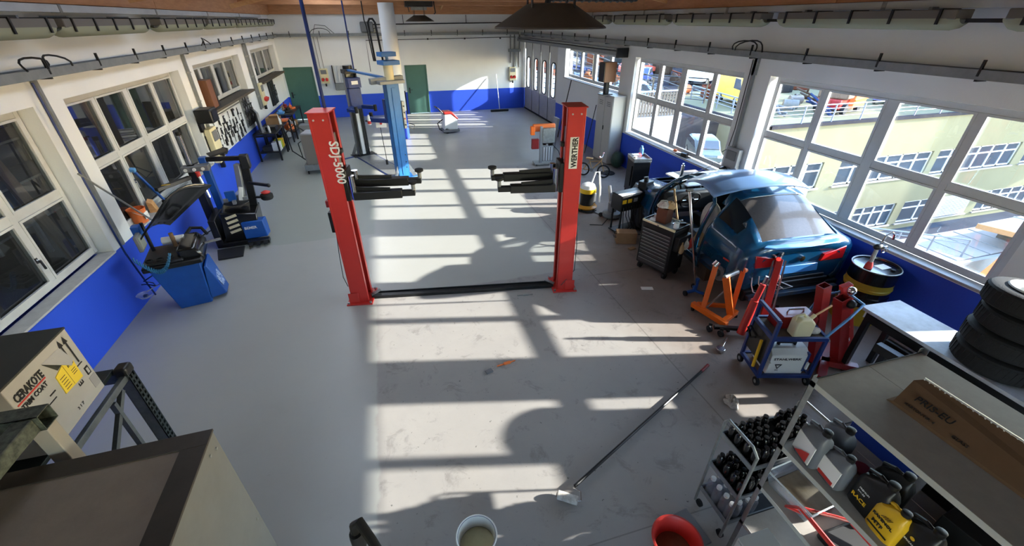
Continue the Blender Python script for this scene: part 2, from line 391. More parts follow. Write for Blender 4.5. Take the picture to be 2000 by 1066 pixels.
# ---------------------------------------------------------------- windows
def window(idx, label, x, y0, y1, z0, z1, cols, rail, side, g='window_glass', dividers=(), fr=.075, handles=()):
    """frame in the plane X=x; cols = mullion positions, rail = height of the cross bar or None; side=+1: the room is at smaller X"""
    w = thing('window_%d' % idx, label, 'window', kind='structure'); d = .035
    b = MB()
    b.box(x-d, x+d, y0, y0+fr, z0, z1).box(x-d, x+d, y1-fr, y1, z0, z1).box(x-d, x+d, y0+fr, y1-fr, z0, z0+fr).box(x-d, x+d, y0+fr, y1-fr, z1-fr, z1)
    b.build('window_frame', 'white_frame', w, bevel=.006)
    for c in cols:
        wd = .075 if c in dividers else .042
        MB().box(x-d*1.1, x+d*1.1, c-wd, c+wd, z0+fr, z1-fr).build('mullion', 'white_frame', w, bevel=.005)
    ys = [y0+fr]+list(cols)+[y1-fr]; zs = [z0+fr, z1-fr]
    if rail: zs = [z0+fr, rail, z1-fr]
    for i in range(len(ys)-1):
        wa = 0 if i == 0 else (.075 if ys[i] in dividers else .042); wb = 0 if i == len(ys)-2 else (.075 if ys[i+1] in dividers else .042)
        a, c = ys[i]+wa, ys[i+1]-wb
        if rail: MB().box(x-d, x+d, a, c, rail-.045, rail+.045).build('rail', 'white_frame', w, bevel=.005)
        for j in range(len(zs)-1):
            e, f = zs[j]+(.045 if j else 0), zs[j+1]-(.045 if j < len(zs)-2 else 0)
            MB().quad((x, a, e), (x, c, e), (x, c, f), (x, a, f)).build('pane', g, w, smooth=False)
            # sash edge
            s_ = .028; xi = x-side*d
            MB().box(xi-.012, xi+.012, a-.005, a+s_, e, f).box(xi-.012, xi+.012, c-s_, c+.005, e, f).box(xi-.012, xi+.012, a+s_, c-s_, e, e+s_).box(xi-.012, xi+.012, a+s_, c-s_, f-s_, f).build('sash', 'white_frame', w)
    for (hy, hz) in handles:
        xi = x-side*(d+.012)
        MB().box(xi-.008, xi+.008, hy-.014, hy+.014, hz-.035, hz+.035).bar((xi-side*.03, hy, hz), (xi-side*.035, hy, hz-.12), .018).tube((xi, hy, hz), (xi-side*.035, hy, hz), .009).build('handle', 'chrome', w)
    return w
XW = 6.92
window(1, 'long high window with four lights above the grey locker', XW, 12.26, 16.44, 2.03, 3.02, (13.1, 14.2, 15.3), None, 1, dividers=(14.2,))
window(2, 'eight-light window between the grey locker and the pale pillar', XW, 7.38, 11.42, 1.06, 3.0, (8.3, 9.38, 10.35), 2.04, 1, dividers=(9.38,))
window(3, 'large eight-light window behind the blue car and oil drum', XW, 2.56, 6.68, 1.04, 3.0, (3.56, 4.6, 5.66), 2.02, 1, dividers=(4.6,))
window(4, 'window on the right wall just outside the view', XW, -1.6, 2.0, 1.04, 3.0, (-.7, .2, 1.1), 2.02, 1, dividers=(.2,))
window(5, 'window on the right wall behind the viewer', XW, -4.26, -2.34, 1.04, 3.0, (-3.3,), 2.02, 1)
XWL = -4.4
window(6, 'large dark interior window at the left edge with a chrome handle', XWL, 2.64, 6.82, 1.03, 2.97, (3.7, 4.86, 5.86), 1.93, -1, 'dusty_glass', (4.86,), handles=((5.8, 1.42), (4.92, 1.3)))
window(7, 'dark interior window above the orange bucket and blue lever', XWL, 7.5, 11.4, 1.0, 2.97, (8.4, 9.4, 10.4), 2.03, -1, 'dusty_glass', (9.4,), handles=((8.44, 1.55),))
window(8, 'high four-light interior window with a brown loudspeaker inside', XWL, 12.4, 16.1, 2.06, 2.99, (13.1, 14.1, 15.1), None, -1, 'dusty_glass', (14.1,))
window(9, 'high interior window nearest the far green door', XWL, 17.85, 21.5, 2.09, 3.02, (19.0, 20.2), None, -1, 'dusty_glass')
window(10, 'interior window at the viewer side of the left wall', XWL, -2.4, 1.8, 1.03, 2.97, (-1.3, -.3, .8), 1.93, -1, 'dusty_glass')
# sills
for i, (a, c, z0, z1) in enumerate(RW):
    tag(MB().box(6.70, 6.9, a+.01, c-.01, z0, z0+.035).build('trim_%d' % (i+1), 'sill_stone', bevel=.008), 'pale stone sill of a right-hand window', 'window sill', kind='structure')
for i, (a, c, z0, z1) in enumerate(LW):
    if i < 3: o = MB().box(-4.38, -4.17, a+.01, c-.01, z0, z0+.025).build('trim_%d' % (i+6), 'sill_stone', bevel=.006)
    else: o = MB().box(-4.38, -4.02, a-.05, c+.05, z0-.03, z0+.03).build('trim_%d' % (i+6), mat('old_wood_%d' % i, (92, 84, 72), .7, rgb2=(70, 62, 52), scale=8), bevel=.008)
    tag(o, 'sill of a left-hand interior window', 'window sill', kind='structure')
wn = thing('window_11', 'wide window added in the end wall behind the viewer for more light', 'window', kind='structure')  # invented window, put in behind the viewer to let in extra daylight
for a in (-2.6, -.7, 1.13): MB().box(a, a+.07, YF-.2, YF-.12, .95, 3.6).build('mullion', 'white_frame', wn)
for z in (.95, 2.2, 3.53): MB().box(-2.6, 1.2, YF-.2, YF-.12, z, z+.07).build('rail', 'white_frame', wn)
for a in (-2.53, -.63):
    for z in (1.02, 2.27): MB().quad((a, YF-.16, z), (a+1.76, YF-.16, z), (a+1.76, YF-.16, z+(1.18 if z < 2 else 1.26)), (a, YF-.16, z+(1.18 if z < 2 else 1.26))).build('pane', 'window_glass', wn, smooth=False)
# storage space behind the left wall: dark, seen through the dusty panes
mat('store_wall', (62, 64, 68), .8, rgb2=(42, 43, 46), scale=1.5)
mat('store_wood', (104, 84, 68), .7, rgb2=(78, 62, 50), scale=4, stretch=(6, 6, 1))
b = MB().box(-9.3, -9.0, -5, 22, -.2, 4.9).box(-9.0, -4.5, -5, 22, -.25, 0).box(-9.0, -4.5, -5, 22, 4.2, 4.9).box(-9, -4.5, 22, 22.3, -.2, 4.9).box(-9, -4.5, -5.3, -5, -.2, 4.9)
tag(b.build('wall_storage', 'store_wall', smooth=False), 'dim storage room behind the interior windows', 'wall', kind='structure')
pr0 = None
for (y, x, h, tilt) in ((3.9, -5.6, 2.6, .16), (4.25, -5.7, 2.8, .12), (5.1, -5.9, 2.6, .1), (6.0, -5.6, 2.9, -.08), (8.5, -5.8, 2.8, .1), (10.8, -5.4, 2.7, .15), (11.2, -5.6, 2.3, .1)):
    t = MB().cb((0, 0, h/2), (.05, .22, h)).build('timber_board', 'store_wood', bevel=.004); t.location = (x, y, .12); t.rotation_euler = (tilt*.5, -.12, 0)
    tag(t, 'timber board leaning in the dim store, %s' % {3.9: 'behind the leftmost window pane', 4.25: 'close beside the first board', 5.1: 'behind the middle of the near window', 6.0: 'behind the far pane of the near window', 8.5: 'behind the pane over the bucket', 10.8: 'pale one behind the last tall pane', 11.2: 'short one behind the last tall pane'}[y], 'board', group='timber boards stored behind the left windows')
sh = thing('storage_rack', 'metal rack of boxes in the dim store behind the left windows', 'rack', (-7.2, 9.5, 0))
for (a, c) in ((-2.0, -.4), (-2, .4), (0, -.4), (0, .4), (2, -.4), (2, .4)): MB().box(c-.03, c+.03, a-.03, a+.03, 0, 2.8).build('post', 'grey_steel', sh)
for z in (.6, 1.3, 2.0, 2.7): MB().box(-.42, .42, -2.03, 2.03, z, z+.04).build('shelf', 'grey_steel', sh)

# sectional folding door in the right wall
dr = thing('door_1', 'tall four-leaf folding door of white panels with oblong panes', 'door', (XR+.12, 0, 0), kind='structure')
mat('door_panel', (206, 206, 202), .5, rgb2=(196, 196, 192), scale=3)
mat('door_panel_low', (176, 176, 175), .45, .3, rgb2=(160, 160, 160), scale=4)
def oval_pts(yc, zc, w, h, r=.16, n=6):
    P = []
    for (sy, sz, a0) in ((1, 1, 0), (-1, 1, 90), (-1, -1, 180), (1, -1, 270)):
        for i in range(n+1):
            a = math.radians(a0+90*i/n); P.append((yc+sy*(w/2-r)+math.cos(a)*r, zc+sz*(h/2-r)+math.sin(a)*r))
    return P
edges = [17.35, 18.49, 19.62, 20.76, 21.88]
for i in range(4):
    y0, y1 = edges[i]+.012, edges[i+1]-.012; yc = (y0+y1)/2; ww, hh, zc = .48, 1.32, 1.72
    op = oval_pts(yc, zc, ww, hh)
    b = MB(); n = len(op)
    # rectangle with an oval hole: ring of quads out to the rectangle, each side face of the leaf
    def outer(p):
        dy, dz = p[0]-yc, p[1]-zc; Hh = 1.0; Wy = (y1-y0)/2
        s_ = min(Wy/abs(dy) if abs(dy) > 1e-6 else 1e9, Hh/abs(dz) if abs(dz) > 1e-6 else 1e9); return (yc+dy*s_, zc+dz*s_)
    ou = [outer(p) for p in op]
    for xx in (-.03, .03):
        vs = [(xx, p[0], p[1]) for p in op]+[(xx, p[0], p[1]) for p in ou]
        b._add(vs, [(k, (k+1) % n, n+(k+1) % n, n+k) for k in range(n)])
    vs = [(-.03, p[0], p[1]) for p in op]+[(.03, p[0], p[1]) for p in op]; b._add(vs, [(k, (k+1) % n, n+(k+1) % n, n+k) for k in range(n)])
    for cy in (y0, y1):
        for cz in (zc-1, zc+1):
            pass
    b.box(-.03, .03, y0, y1, 0.06, zc-.998).box(-.03, .03, y0, y1, zc+.998, 3.06)
    for cy, sgn in ((y0, 1), (y1, -1)):
        for cz, sz in ((zc-1, 1), (zc+1, -1)):
            pass
    leaf = b.build('door_leaf', 'door_panel', dr, smooth=False)
    q = [(0, p[0], p[1]) for p in op]; MB()._add(q, [tuple(range(n))]).build('pane', 'window_glass', leaf, smooth=False)
    MB().path([(-.035, p[0], p[1]) for p in op], .022, 6, True).build('gasket', 'black_rubber', leaf)
    MB().box(-.034, -.031, y0+.004, y1-.004, .07, 1.0).build('kick_plate', 'door_panel_low', leaf)
for e in edges: MB().box(-.045, -.03, e-.014, e+.014, .03, 3.08).build('seal', 'black_rubber', dr)
MB().box(-.1, -.02, 17.27, 17.36, 0, 3.1).build('door_post', 'dark_steel', dr)
MB().box(-.06, .05, 17.3, 21.9, 0, .06).build('floor_seal', 'black_rubber', dr)
# door track along the wall
t = thing('door_track', 'grey horizontal door track running above the folding door and far window', 'track', (0, 0, 0))
MB().box(6.42, 6.7, 11.9, 21.9, 3.1, 3.13).box(6.42, 6.45, 11.9, 21.9, 3.03, 3.1).box(6.62, 6.65, 11.9, 21.9, 3.03, 3.1).build('rail', 'grey_steel', t)
MB().box(6.45, 6.62, 11.9, 21.9, 3.16, 3.2).build('guide', 'galvanised', t)
MB().box(6.38, 6.73, 11.84, 11.9, 2.98, 3.22).build('end_plate', 'dark_steel', t)
def flat_door(idx, x0, x1, h, label, hx):
    d = thing('door_%d' % idx, label, 'door', (0, YB, 0), kind='structure')
    MB().box(x0, x0+.05, -.02, .08, 0, h).box(x1-.05, x1, -.02, .08, 0, h).box(x0+.05, x1-.05, -.02, .08, h-.05, h).build('door_frame', 'green_door', d, bevel=.004)
    lf = MB().box(x0+.05, x1-.05, .01, .06, .01, h-.05).build('door_leaf', 'green_door', d, bevel=.004)
    MB().box(hx-.03, hx+.03, -.005, .01, .92, 1.16).tube((hx, .0, 1.06), (hx, -.06, 1.06), .011).tube((hx, -.055, 1.06), (hx+(.13 if hx < (x0+x1)/2 else -.13), -.055, 1.06), .011).build('door_handle', 'black_plastic', lf)
flat_door(2, -4.12, -2.94, 2.16, 'wide green metal door in the far left corner', -4.0)
flat_door(3, 1.02, 2.02, 2.12, 'narrow green metal door right of the round column', 1.14)

# column
tag(MB().lathe([(.26, 0), (.26, 4.4)], n=32).build('column', 'column_paint', loc=(.42, 17.1, 0)), 'round concrete column, white over blue, before the far doors', 'column', kind='structure')
# ================================================================ OUTSIDE
mat('concrete_pale', (150, 149, 148), .85, rgb2=(134, 133, 132), scale=.6, spec=0)
mat('asphalt', (78, 80, 86), .9, rgb2=(66, 68, 74), scale=.5, spec=0)
mat('cream_render', (126, 123, 101), .85, rgb2=(119, 115, 94), scale=.5, spec=0)
mat('roof_concrete', (66, 64, 66), .9, rgb2=(48, 46, 50), scale=.7, spec=0)
mat('snow_sheet', (146, 140, 134), .7, rgb2=(156, 148, 142), scale=1.2, spec=0)
mat('rail_metal', (110, 116, 128), .45, .3)
mat('fence_wood', (92, 88, 82), .8, rgb2=(74, 70, 66), scale=2, spec=0)
mat('far_glass', (60, 66, 74), .12, spec=.8)
mat('blind', (176, 178, 180), .5)
glass('far_pane', (.55, .58, .62), 0, 1.4, (60, 66, 72), .55)
tag(MB().box(7.05, 120, -80, 130, -10, -9.8).build('ground', 'asphalt', smooth=False), 'grey paved yard far below the windows', 'ground', kind='structure')
tag(MB().box(7.06, 14.7, 11.4, 17.0, -9.8, -1.5).build('ground', 'concrete_pale', smooth=False), 'pale concrete terrace below the slatted fence', 'terrace', kind='structure')
tag(MB().box(7.06, 12.75, 17.0, 60, -9.8, .2).box(7.06, 8.6, 11.4, 17.0, -9.8, -.03).build('ground', 'concrete_pale', smooth=False), 'raised pale ramp outside the folding door', 'ramp', kind='structure')
tag(MB().box(12.75, 21.4, 24.0, 100, -9.8, -1.5).box(21.4, 120, 34, 100, -9.8, -1.5).build('ground', 'roof_concrete', smooth=False), 'scrap yard ground level with the roof deck', 'ground', kind='structure')
tag(MB().box(60, 62, 14, 130, -1.5, 9).box(7.1, 60, 78, 80, -1.5, 10).build('wall_far', 'store_wall', smooth=False), 'dark bank behind the scrap yard', 'wall', kind='structure')
# cream building with a roof deck
bd = thing('office_building', 'cream rendered building with white windows and a railed roof deck', 'building', (0, 20, 0))
wins1 = [(21.3, 26.3), (27.75, 35.9), (36.5, 44.9), (45.9, 53.5)]
wins2 = [(22.5, 29.6), (30.9, 34.8), (35.6, 42.8), (43.8, 51)]
b = MB(); Z1 = (-5.6, -3.9); Z2 = (-9.3, -7.6)
def row(ws, z0, z1, zlo, zhi):
    x = 21.0
    for a, c in ws:
        b.box(x, a, 0, .4, zlo, zhi); b.box(a, c, 0, .4, zlo, z0); b.box(a, c, 0, .4, z1, zhi); x = c
    b.box(x, 62, 0, .4, zlo, zhi)
row(wins1, Z1[0], Z1[1], -6.4, -1.54); row(wins2, Z2[0], Z2[1], -9.8, -6.4)
b.box(21, 62, .4, 14, -9.8, -1.54)
b.build('wall', 'cream_render', bd, smooth=False)
MB().box(20.85, 62, -.15, .15, -1.56, -1.38).box(20.85, 21.1, -.15, 14, -1.56, -1.38).build('roof_kerb', 'roof_concrete', bd)
for ws, (z0, z1), shut in ((wins1, Z1, ()), (wins2, Z2, (2,))):
    for k, (a, c) in enumerate(ws):
        n = 6 if c-a > 6 else 4
        if k in shut: n = 4
        f = MB()
        f.box(a, c, .1, .2, z0, z0+.1).box(a, c, .1, .2, z1-.1, z1).box(a, c, .12, .18, z1-.62, z1-.52)
        for i in range(n+1): x = a+(c-a)*i/n; f.box(x-.07, x+.07, .1, .2, z0, z1)
        wf = f.build('window', 'white_frame', bd, smooth=False)
        for i in range(n):
            x0 = a+(c-a)*i/n+.07; x1 = a+(c-a)*(i+1)/n-.07
            MB().box(x0, x1, .15, .17, z0+.1, z1-.1).build('pane', 'far_glass', wf, smooth=False)
        MB().box(a-.15, c+.15, -.12, .12, z0-.1, z0).build('window_sill', 'snow_sheet', bd)
bl = MB()
for i in range(16): bl.box(39.2, 42.7, -.06, .0, Z2[0]+.05+i*.105, Z2[0]+.12+i*.105)
bl.build('window_blind', 'blind', bd)
# roof railing
def railing(name, label, p0, p1, n, h=1.0, rails=4, m='rail_metal', r=.03):
    t = thing(name, label, 'railing', p0); d = Vector(p1)-Vector(p0)
    for i in range(n+1):
        q = d*i/n; MB().bar(q, q+Vector((0, 0, h)), .07, .05).build('post', m, t)
    for k in range(rails):
        z = h*(1-k*.22); MB().tube((0, 0, z), (d.x, d.y, d.z+z), r*(1.3 if k == 0 else .8), n=6).build('rail', m, t)
    return t
railing('roof_railing', 'grey metal railing along the front edge of the cream building', (21.05, 20.0, -1.4), (48, 20.0, -1.4), 12)
railing('roof_railing', 'grey metal railing along the short side of the cream building', (21.05, 20.15, -1.4), (22.6, 29.5, -1.4), 5)
# slatted fence on the terrace edge, seen through window 2
fe = thing('slatted_fence', 'grey slatted fence with a top rail on the pale ramp wall', 'fence', (7.2, 17.05, .2))
MB().box(0, 5.45, -.03, .03, 1.02, 1.08).build('rail', 'rail_metal', fe)
MB().box(0, 5.45, .02, .06, .12, .18).box(0, 5.45, .02, .06, .82, .88).build('batten', 'fence_wood', fe)
s0 = MB().box(-.05, .05, -.015, .015, .02, 1.0).build('slat', 'fence_wood', fe); s0.location = (.1, 0, 0)
for i in range(1, 37): share(s0, fe, (.1+i*.147, 0, 0))
railing('ramp_railing', 'dark thin-barred railing climbing behind the slatted fence', (12.6, 17.4, .25), (10.6, 26.5, 1.6), 6, 1.1, 4, 'dark_steel', .02)
railing('ramp_railing', 'dark railing seen through the high window by the folding door', (8.6, 26.0, .3), (16.6, 20.5, .0), 8, 1.2, 5, 'dark_steel', .025)
# low shed roofs and lane under the large window
sh = thing('shed_roof', 'low pale sheet-metal shed roof in front of the cream building', 'roof', (0, 0, 0))
MB().prism([(24.0, 10.9), (31.0, 11.1), (31.0, 13.4), (24.8, 13.4)], -6.15, -6.0).build('roof_sheet', 'snow_sheet', sh, smooth=False)
MB().box(24.1, 31, 10.7, 10.9, -7.2, -6.0).build('fascia', 'concrete_pale', sh)
MB().box(24.3, 30.8, 11, 13.3, -9.8, -6.15).build('wall', 'fence_wood', sh)
for i in range(1, 6): MB().box(24+i*1.15, 24.03+i*1.15, 10.95, 13.3, -5.998, -5.97).build('seam', 'grey_steel', sh)
sh = thing('shed_roof', 'wide cream sheet roof at the right edge with a brown gutter', 'roof', (0, 0, 0))
MB().prism([(27.8, 12.2), (42, 12.5), (40, 7.2), (29.5, 8.0)], -5.1, -4.95).build('roof_sheet', 'snow_sheet', sh, smooth=False)
MB().bar((27.8, 12.2, -5.05), (29.5, 8.0, -5.05), .12, .25).build('gutter', 'cardboard', sh)
MB().box(30, 39.5, 8.3, 12.2, -9.8, -5.1).build('wall', 'fence_wood', sh)
for i in range(1, 5): MB().bar((28+i*2.6, 12.3, -4.93), (29.3+i*2.4, 7.6, -4.93), .05, .04).build('seam', 'grey_steel', sh)
t = thing('steel_chute', 'orange steel beam leaning from the shed roof to the blue heap', 'beam', (0, 0, 0))
MB().bar((26.6, 9.9, -5.3), (23.4, 9.3, -6.6), .5, .35).build('beam', 'orange_paint', t, bevel=.03)
MB().bar((23.4, 9.3, -6.6), (23.0, 9.2, -6.75), .6, .45).build('end_cap', 'cardboard', t, bevel=.03)
MB().box(26.3, 26.8, 9.6, 10.2, -9.8, -5.4).build('support', 'grey_steel', t)
mat('heap', (52, 74, 118), .9, rgb2=(120, 126, 132), scale=3, bump=.8, bscale=8)
rows = []
for i in range(15):
    r = []
    for j in range(15):
        x = 18.5+6.5*i/14; y = 6.4+3.6*j/14; h = math.sin(PI*i/14)*math.sin(PI*j/14)
        r.append((x, y, -8.9+2.0*h+random.uniform(-.12, .12)*(h > .05)))
    rows.append(r)
hp = MB().sheet(rows).box(18.4, 25.1, 6.3, 10.1, -9.8, -8.85).build('rubble_heap', 'heap'); tag(hp, 'blue-grey heap of rubble below the large window', 'rubble', kind='stuff')
railing('yard_railing', 'thin pale railing on the low shed roof by the window mullion', (22.5, 13.6, -6.0), (25.8, 11.2, -6.0), 3, .9, 2)
tag(MB().box(16, 24, 13.2, 15.8, -9.8, -8.6).build('low_wall', 'concrete_pale', bevel=.05), 'pale low wall beside the shed', 'wall')

# simple outdoor car body used for the parked cars and vans
def yard_car(label, loc, rz, paint, van=False, sc=1.0):
    t = thing('parked_van' if van else 'parked_car', label, 'van' if van else 'car', loc, rz)
    m = mat('yard_paint_'+str(len(M)), paint, .35, coat=.4)
    if van: pr_ = [(-2.4, .35), (2.4, .35), (2.45, .95), (2.0, 1.15), (1.5, 1.95), (-2.35, 2.0)]
    else: pr_ = [(-2.05, .3), (2.1, .3), (2.15, .75), (1.25, .95), (.55, 1.42), (-1.3, 1.45), (-2.0, .95)]
    MB().prism([(u*sc, v*sc) for u, v in pr_], -.85*sc, .85*sc, 'y').build('body', m, t, bevel=.08)
    if van: g = [[(1.94, 1.2), (1.53, 1.85), (.7, 1.85), (.7, 1.2)]]
    else: g = [[(1.1, .98), (.52, 1.36), (-.3, 1.38), (-.3, .96)], [(-.38, .96), (-.38, 1.38), (-1.22, 1.39), (-1.7, .98)]]
    for q in g: MB().prism([(u*sc, v*sc) for u, v in q], -.862*sc, .862*sc, 'y').build('side_glass', 'far_glass', t)
    a, c = ((2.0, 1.17), (1.53, 1.9)) if van else ((1.22, .98), (.6, 1.39))
    MB().bar((a[0]*sc+.02, 0, a[1]*sc), (c[0]*sc+.02, 0, c[1]*sc), 1.45*sc, .03).build('windscreen', 'far_glass', t)
    for x in (-1.35, 1.35):
        for y in (-.78, .78):
            MB().tube((x*sc, (y-.09)*sc, .32*sc), (x*sc, (y+.09)*sc, .32*sc), .33*sc, n=16).build('wheel', 'black_rubber', t, bevel=.03)
            MB().tube((x*sc, (y-.1)*sc, .32*sc), (x*sc, (y+.1)*sc, .32*sc), .18*sc, n=12).build('wheel_rim', 'galvanised', t)
    for q in (-.7, .45): MB().box(2.1*sc, 2.17*sc, q*sc, (q+.25)*sc, .62*sc, .76*sc).build('headlight', 'white_plastic', t)
    return t
yard_car('grey-green old hatchback parked on the terrace outside window beside the fence', (13.4, 15.9, -1.5), -2.0, (70, 84, 86), sc=.62)
yard_car('white van parked among the scrap beyond the far railing', (30.5, 38, -1.5), .4, (226, 226, 226), True)
yard_car('blue car parked behind the orange skip', (36.5, 24.6, -1.5), .5, (108, 118, 186))
yard_car('pale blue car on the ramp seen through the high window', (17.5, 30.5, -1.5), 2.7, (140, 168, 200))
yard_car('yellow van beyond the side railing of the roof deck', (25.0, 27.2, -1.5), -1.9, (214, 172, 70), True)
yard_car('red and white car at the back of the scrap yard', (28.0, 47, -1.5), .2, (188, 84, 66))
yard_car('silver car at the back of the scrap yard', (37, 46, -1.5), .1, (178, 184, 190))
yard_car('dark blue car behind the white van', (24.5, 40, -1.5), .9, (50, 66, 120))
# orange skip/tipper
t = thing('tipper_skip', 'big orange ribbed tipper skip on the roof deck', 'skip', (30.2, 23.4, -1.5), .35)
MB().prism([(-1.0, .3), (1.1, .3), (1.45, 1.9), (-.7, 2.1)], -1.0, 1.0, 'y').build('body', 'orange_plastic', t, bevel=.04)
for z in (.75, 1.2, 1.65): MB().box(-.95, 1.35, -1.06, -.98, z, z+.08).build('rib', 'orange_paint', t)
MB().box(-2.3, -.8, -.7, .7, .3, .9).build('chassis', 'dark_red_paint', t, bevel=.04)
MB().box(-2.0, -.85, -.9, .9, .9, 1.7).build('cab', 'store_wood', t, bevel=.08)
for x in (-1.7, .6):
    for y in (-.8, .8): MB().tube((x, y-.12, .3), (x, y+.12, .3), .32, n=14).build('wheel', 'black_rubber', t)
# scrap: each piece is a thing
cols = {'blue': (60, 88, 150), 'rust-red': (168, 84, 56), 'white': (214, 214, 212), 'dark grey': (66, 68, 74), 'pale blue': (140, 172, 206), 'orange': (222, 120, 60), 'brown': (120, 92, 74), 'silver': (172, 174, 178)}
for k, v in cols.items(): v = tuple(int(q*.62) for q in v); mat('scrap_'+k.replace(' ', '_').replace('-', '_'), v, .6, rgb2=tuple(int(c*.75) for c in v), scale=1.5, spec=.1)
rnd = random.Random(5); names = list(cols); spots = []
kinds = ('engine_block', 'scrap_crate', 'scrap_pipes', 'oil_tank')
where = ['close behind the side railing', 'close behind the front railing', 'in the middle of the scrap yard', 'at the back of the scrap yard']
for i in range(420):
    if i < 110: x, y = rnd.uniform(24.2, 30), rnd.uniform(21.8, 31); w = 0
    elif i < 240: x, y = rnd.uniform(28, 50), rnd.uniform(22, 28); w = 1
    elif i < 340: x, y = rnd.uniform(15, 50), rnd.uniform(31, 42); w = 2
    else: x, y = rnd.uniform(14, 56), rnd.uniform(42, 60); w = 3
    if abs(x-30.2) < 3.0 and abs(y-23.4) < 2.2: continue
    if abs(x-36.5) < 3.0 and abs(y-24.6) < 2.2: continue
    if any((x-a)**2+(y-c)**2 < (3.2 if w < 2 else 4.4) for a, c in spots): continue
    if any((x-a)**2+(y-c)**2 < 9 for a, c in ((30.5, 38), (36.5, 24.6), (17.5, 30.5), (25.0, 27.2), (28, 47), (37, 46), (24.5, 40))): continue
    spots.append((x, y)); kd = kinds[rnd.randrange(4)]; cn = names[rnd.randrange(8)]; cm = 'scrap_'+cn.replace(' ', '_').replace('-', '_'); s = rnd.uniform(.7, 1.25)*(1.0+(w == 3)*.8)
    b = MB()
    if kd == 'engine_block':
        b.cb((0, 0, .35*s), (.9*s, .7*s, .7*s), (0, 0, .3)).tube((-.3*s, 0, .7*s), (.3*s, .1*s, .95*s), .2*s, n=8).cb((.3*s, .2*s, .8*s), (.3*s, .3*s, .4*s), (.3, .2, 0)).tube((-.6*s, -.2*s, .3*s), (-.2*s, -.2*s, .3*s), .25*s, n=10)
    elif kd == 'scrap_crate':
        b.box(-.6*s, .6*s, -.5*s, .5*s, 0, .1*s)
        for sx in (-.6, .6): b.box(sx*s-.03, sx*s+.03, -.5*s, .5*s, 0, .8*s)
        for sy in (-.5, .5): b.box(-.6*s, .6*s, sy*s-.03, sy*s+.03, 0, .7*s)
        for q in range(5): b.cb((rnd.uniform(-.4, .4)*s, rnd.uniform(-.3, .3)*s, rnd.uniform(.3, .9)*s), (.4*s, .2*s, .25*s), (rnd.random(), rnd.random(), rnd.random()*3))
    elif kd == 'scrap_pipes':
        for q in range(6): a = rnd.uniform(0, 3); b.tube((-math.cos(a)*.8*s, -math.sin(a)*.8*s, .08+q*.07), (math.cos(a)*.8*s, math.sin(a)*.8*s, .12+rnd.uniform(.1, 1.0)*s), .06*s, n=7)
    else:
        b.tube((-.6*s, 0, .45*s), (.6*s, 0, .45*s), .4*s, n=14).box(-.4*s, -.3*s, -.35*s, .35*s, 0, .3*s).box(.3*s, .4*s, -.35*s, .35*s, 0, .3*s).tube((0, 0, .8*s), (0, 0, .95*s), .1*s, n=8)
    o = b.build(kd, cm, loc=(x, y, -1.5), rotz=rnd.uniform(0, 3))
    tag(o, '%s %s lying %s' % (cn, kd.replace('_', ' '), where[w]), 'scrap', group='%s %s pieces %s' % (cn, kd.replace('_', ' '), where[w]))
# ================================================================ LEFT SIDE: BENCHES, TOOLS, MACHINES
def tool(kind, y, z, s=1.0):
    b = MB(); x = 0
    if kind == 'wrench':
        b.bar((0, 0, -.14*s), (0, 0, .12*s), .022*s, .012).lathe([(.022*s, -.006), (.022*s, .006)], n=8, T=Matrix.Translation((0, 0, -.15*s)) @ Matrix.Rotation(PI/2, 4, 'Y')).bar((0, -.025*s, .12*s), (0, -.02*s, .17*s), .014, .012).bar((0, .025*s, .12*s), (0, .02*s, .17*s), .014, .012).box(-.006, .006, -.03*s, .03*s, .1*s, .13*s)
    elif kind == 'hammer':
        b.tube((0, 0, -.18*s), (0, 0, .14*s), .014*s, n=8).bar((0, -.07*s, .15*s), (0, .07*s, .15*s), .04*s, .045*s)
    elif kind == 'puller':
        b.tube((0, 0, -.02), (0, 0, .2*s), .014, n=8).bar((0, -.08*s, .0), (0, .08*s, .0), .03, .03).bar((0, -.08*s, 0), (0, -.1*s, -.2*s), .025, .02).bar((0, .08*s, 0), (0, .1*s, -.2*s), .025, .02).lathe([(.03, 0), (.03, .03)], (0, 0, .18*s), n=8)
    elif kind == 'pliers':
        b.bar((0, -.05*s, -.18*s), (0, .0, 0), .02, .014).bar((0, .05*s, -.18*s), (0, .0, 0), .02, .014).bar((0, -.012, 0), (0, -.01, .09*s), .022, .014).bar((0, .012, 0), (0, .01, .09*s), .022, .014).sphere((0, 0, 0), .02, 8, 6)
    elif kind == 'impact_gun':
        b.tube((0, -.1*s, .06), (0, .12*s, .06), .05*s, n=10).bar((0, -.04*s, .04), (0, -.06*s, -.14*s), .045, .05).tube((0, .12*s, .06), (0, .17*s, .06), .02, n=8)
    elif kind == 'clamp':
        b.bar((0, -.06*s, -.12*s), (0, -.06*s, .12*s), .025, .02).bar((0, -.06*s, .12*s), (0, .07*s, .12*s), .02, .025).bar((0, -.06*s, -.12*s), (0, .07*s, -.12*s), .02, .025).tube((0, .05*s, -.2*s), (0, .05*s, .05*s), .01, n=6)
    o = b.build('hand_tool' if kind != 'impact_gun' else kind, 'dark_steel' if kind in ('wrench', 'puller', 'clamp') else 'black_plastic', loc=(-4.165, y, z))
    o.name = kind; return o
def hook(o):
    h = MB().tube((-.035, 0, .02), (.01, 0, .02), .008, n=6).build('hook', 'galvanised', o)
rt = random.Random(3)
kk = ['puller', 'hammer', 'wrench', 'pliers', 'clamp', 'impact_gun']
rows_ = [('top row', 1.72), ('second row', 1.50), ('third row', 1.3), ('bottom row', 1.14)]
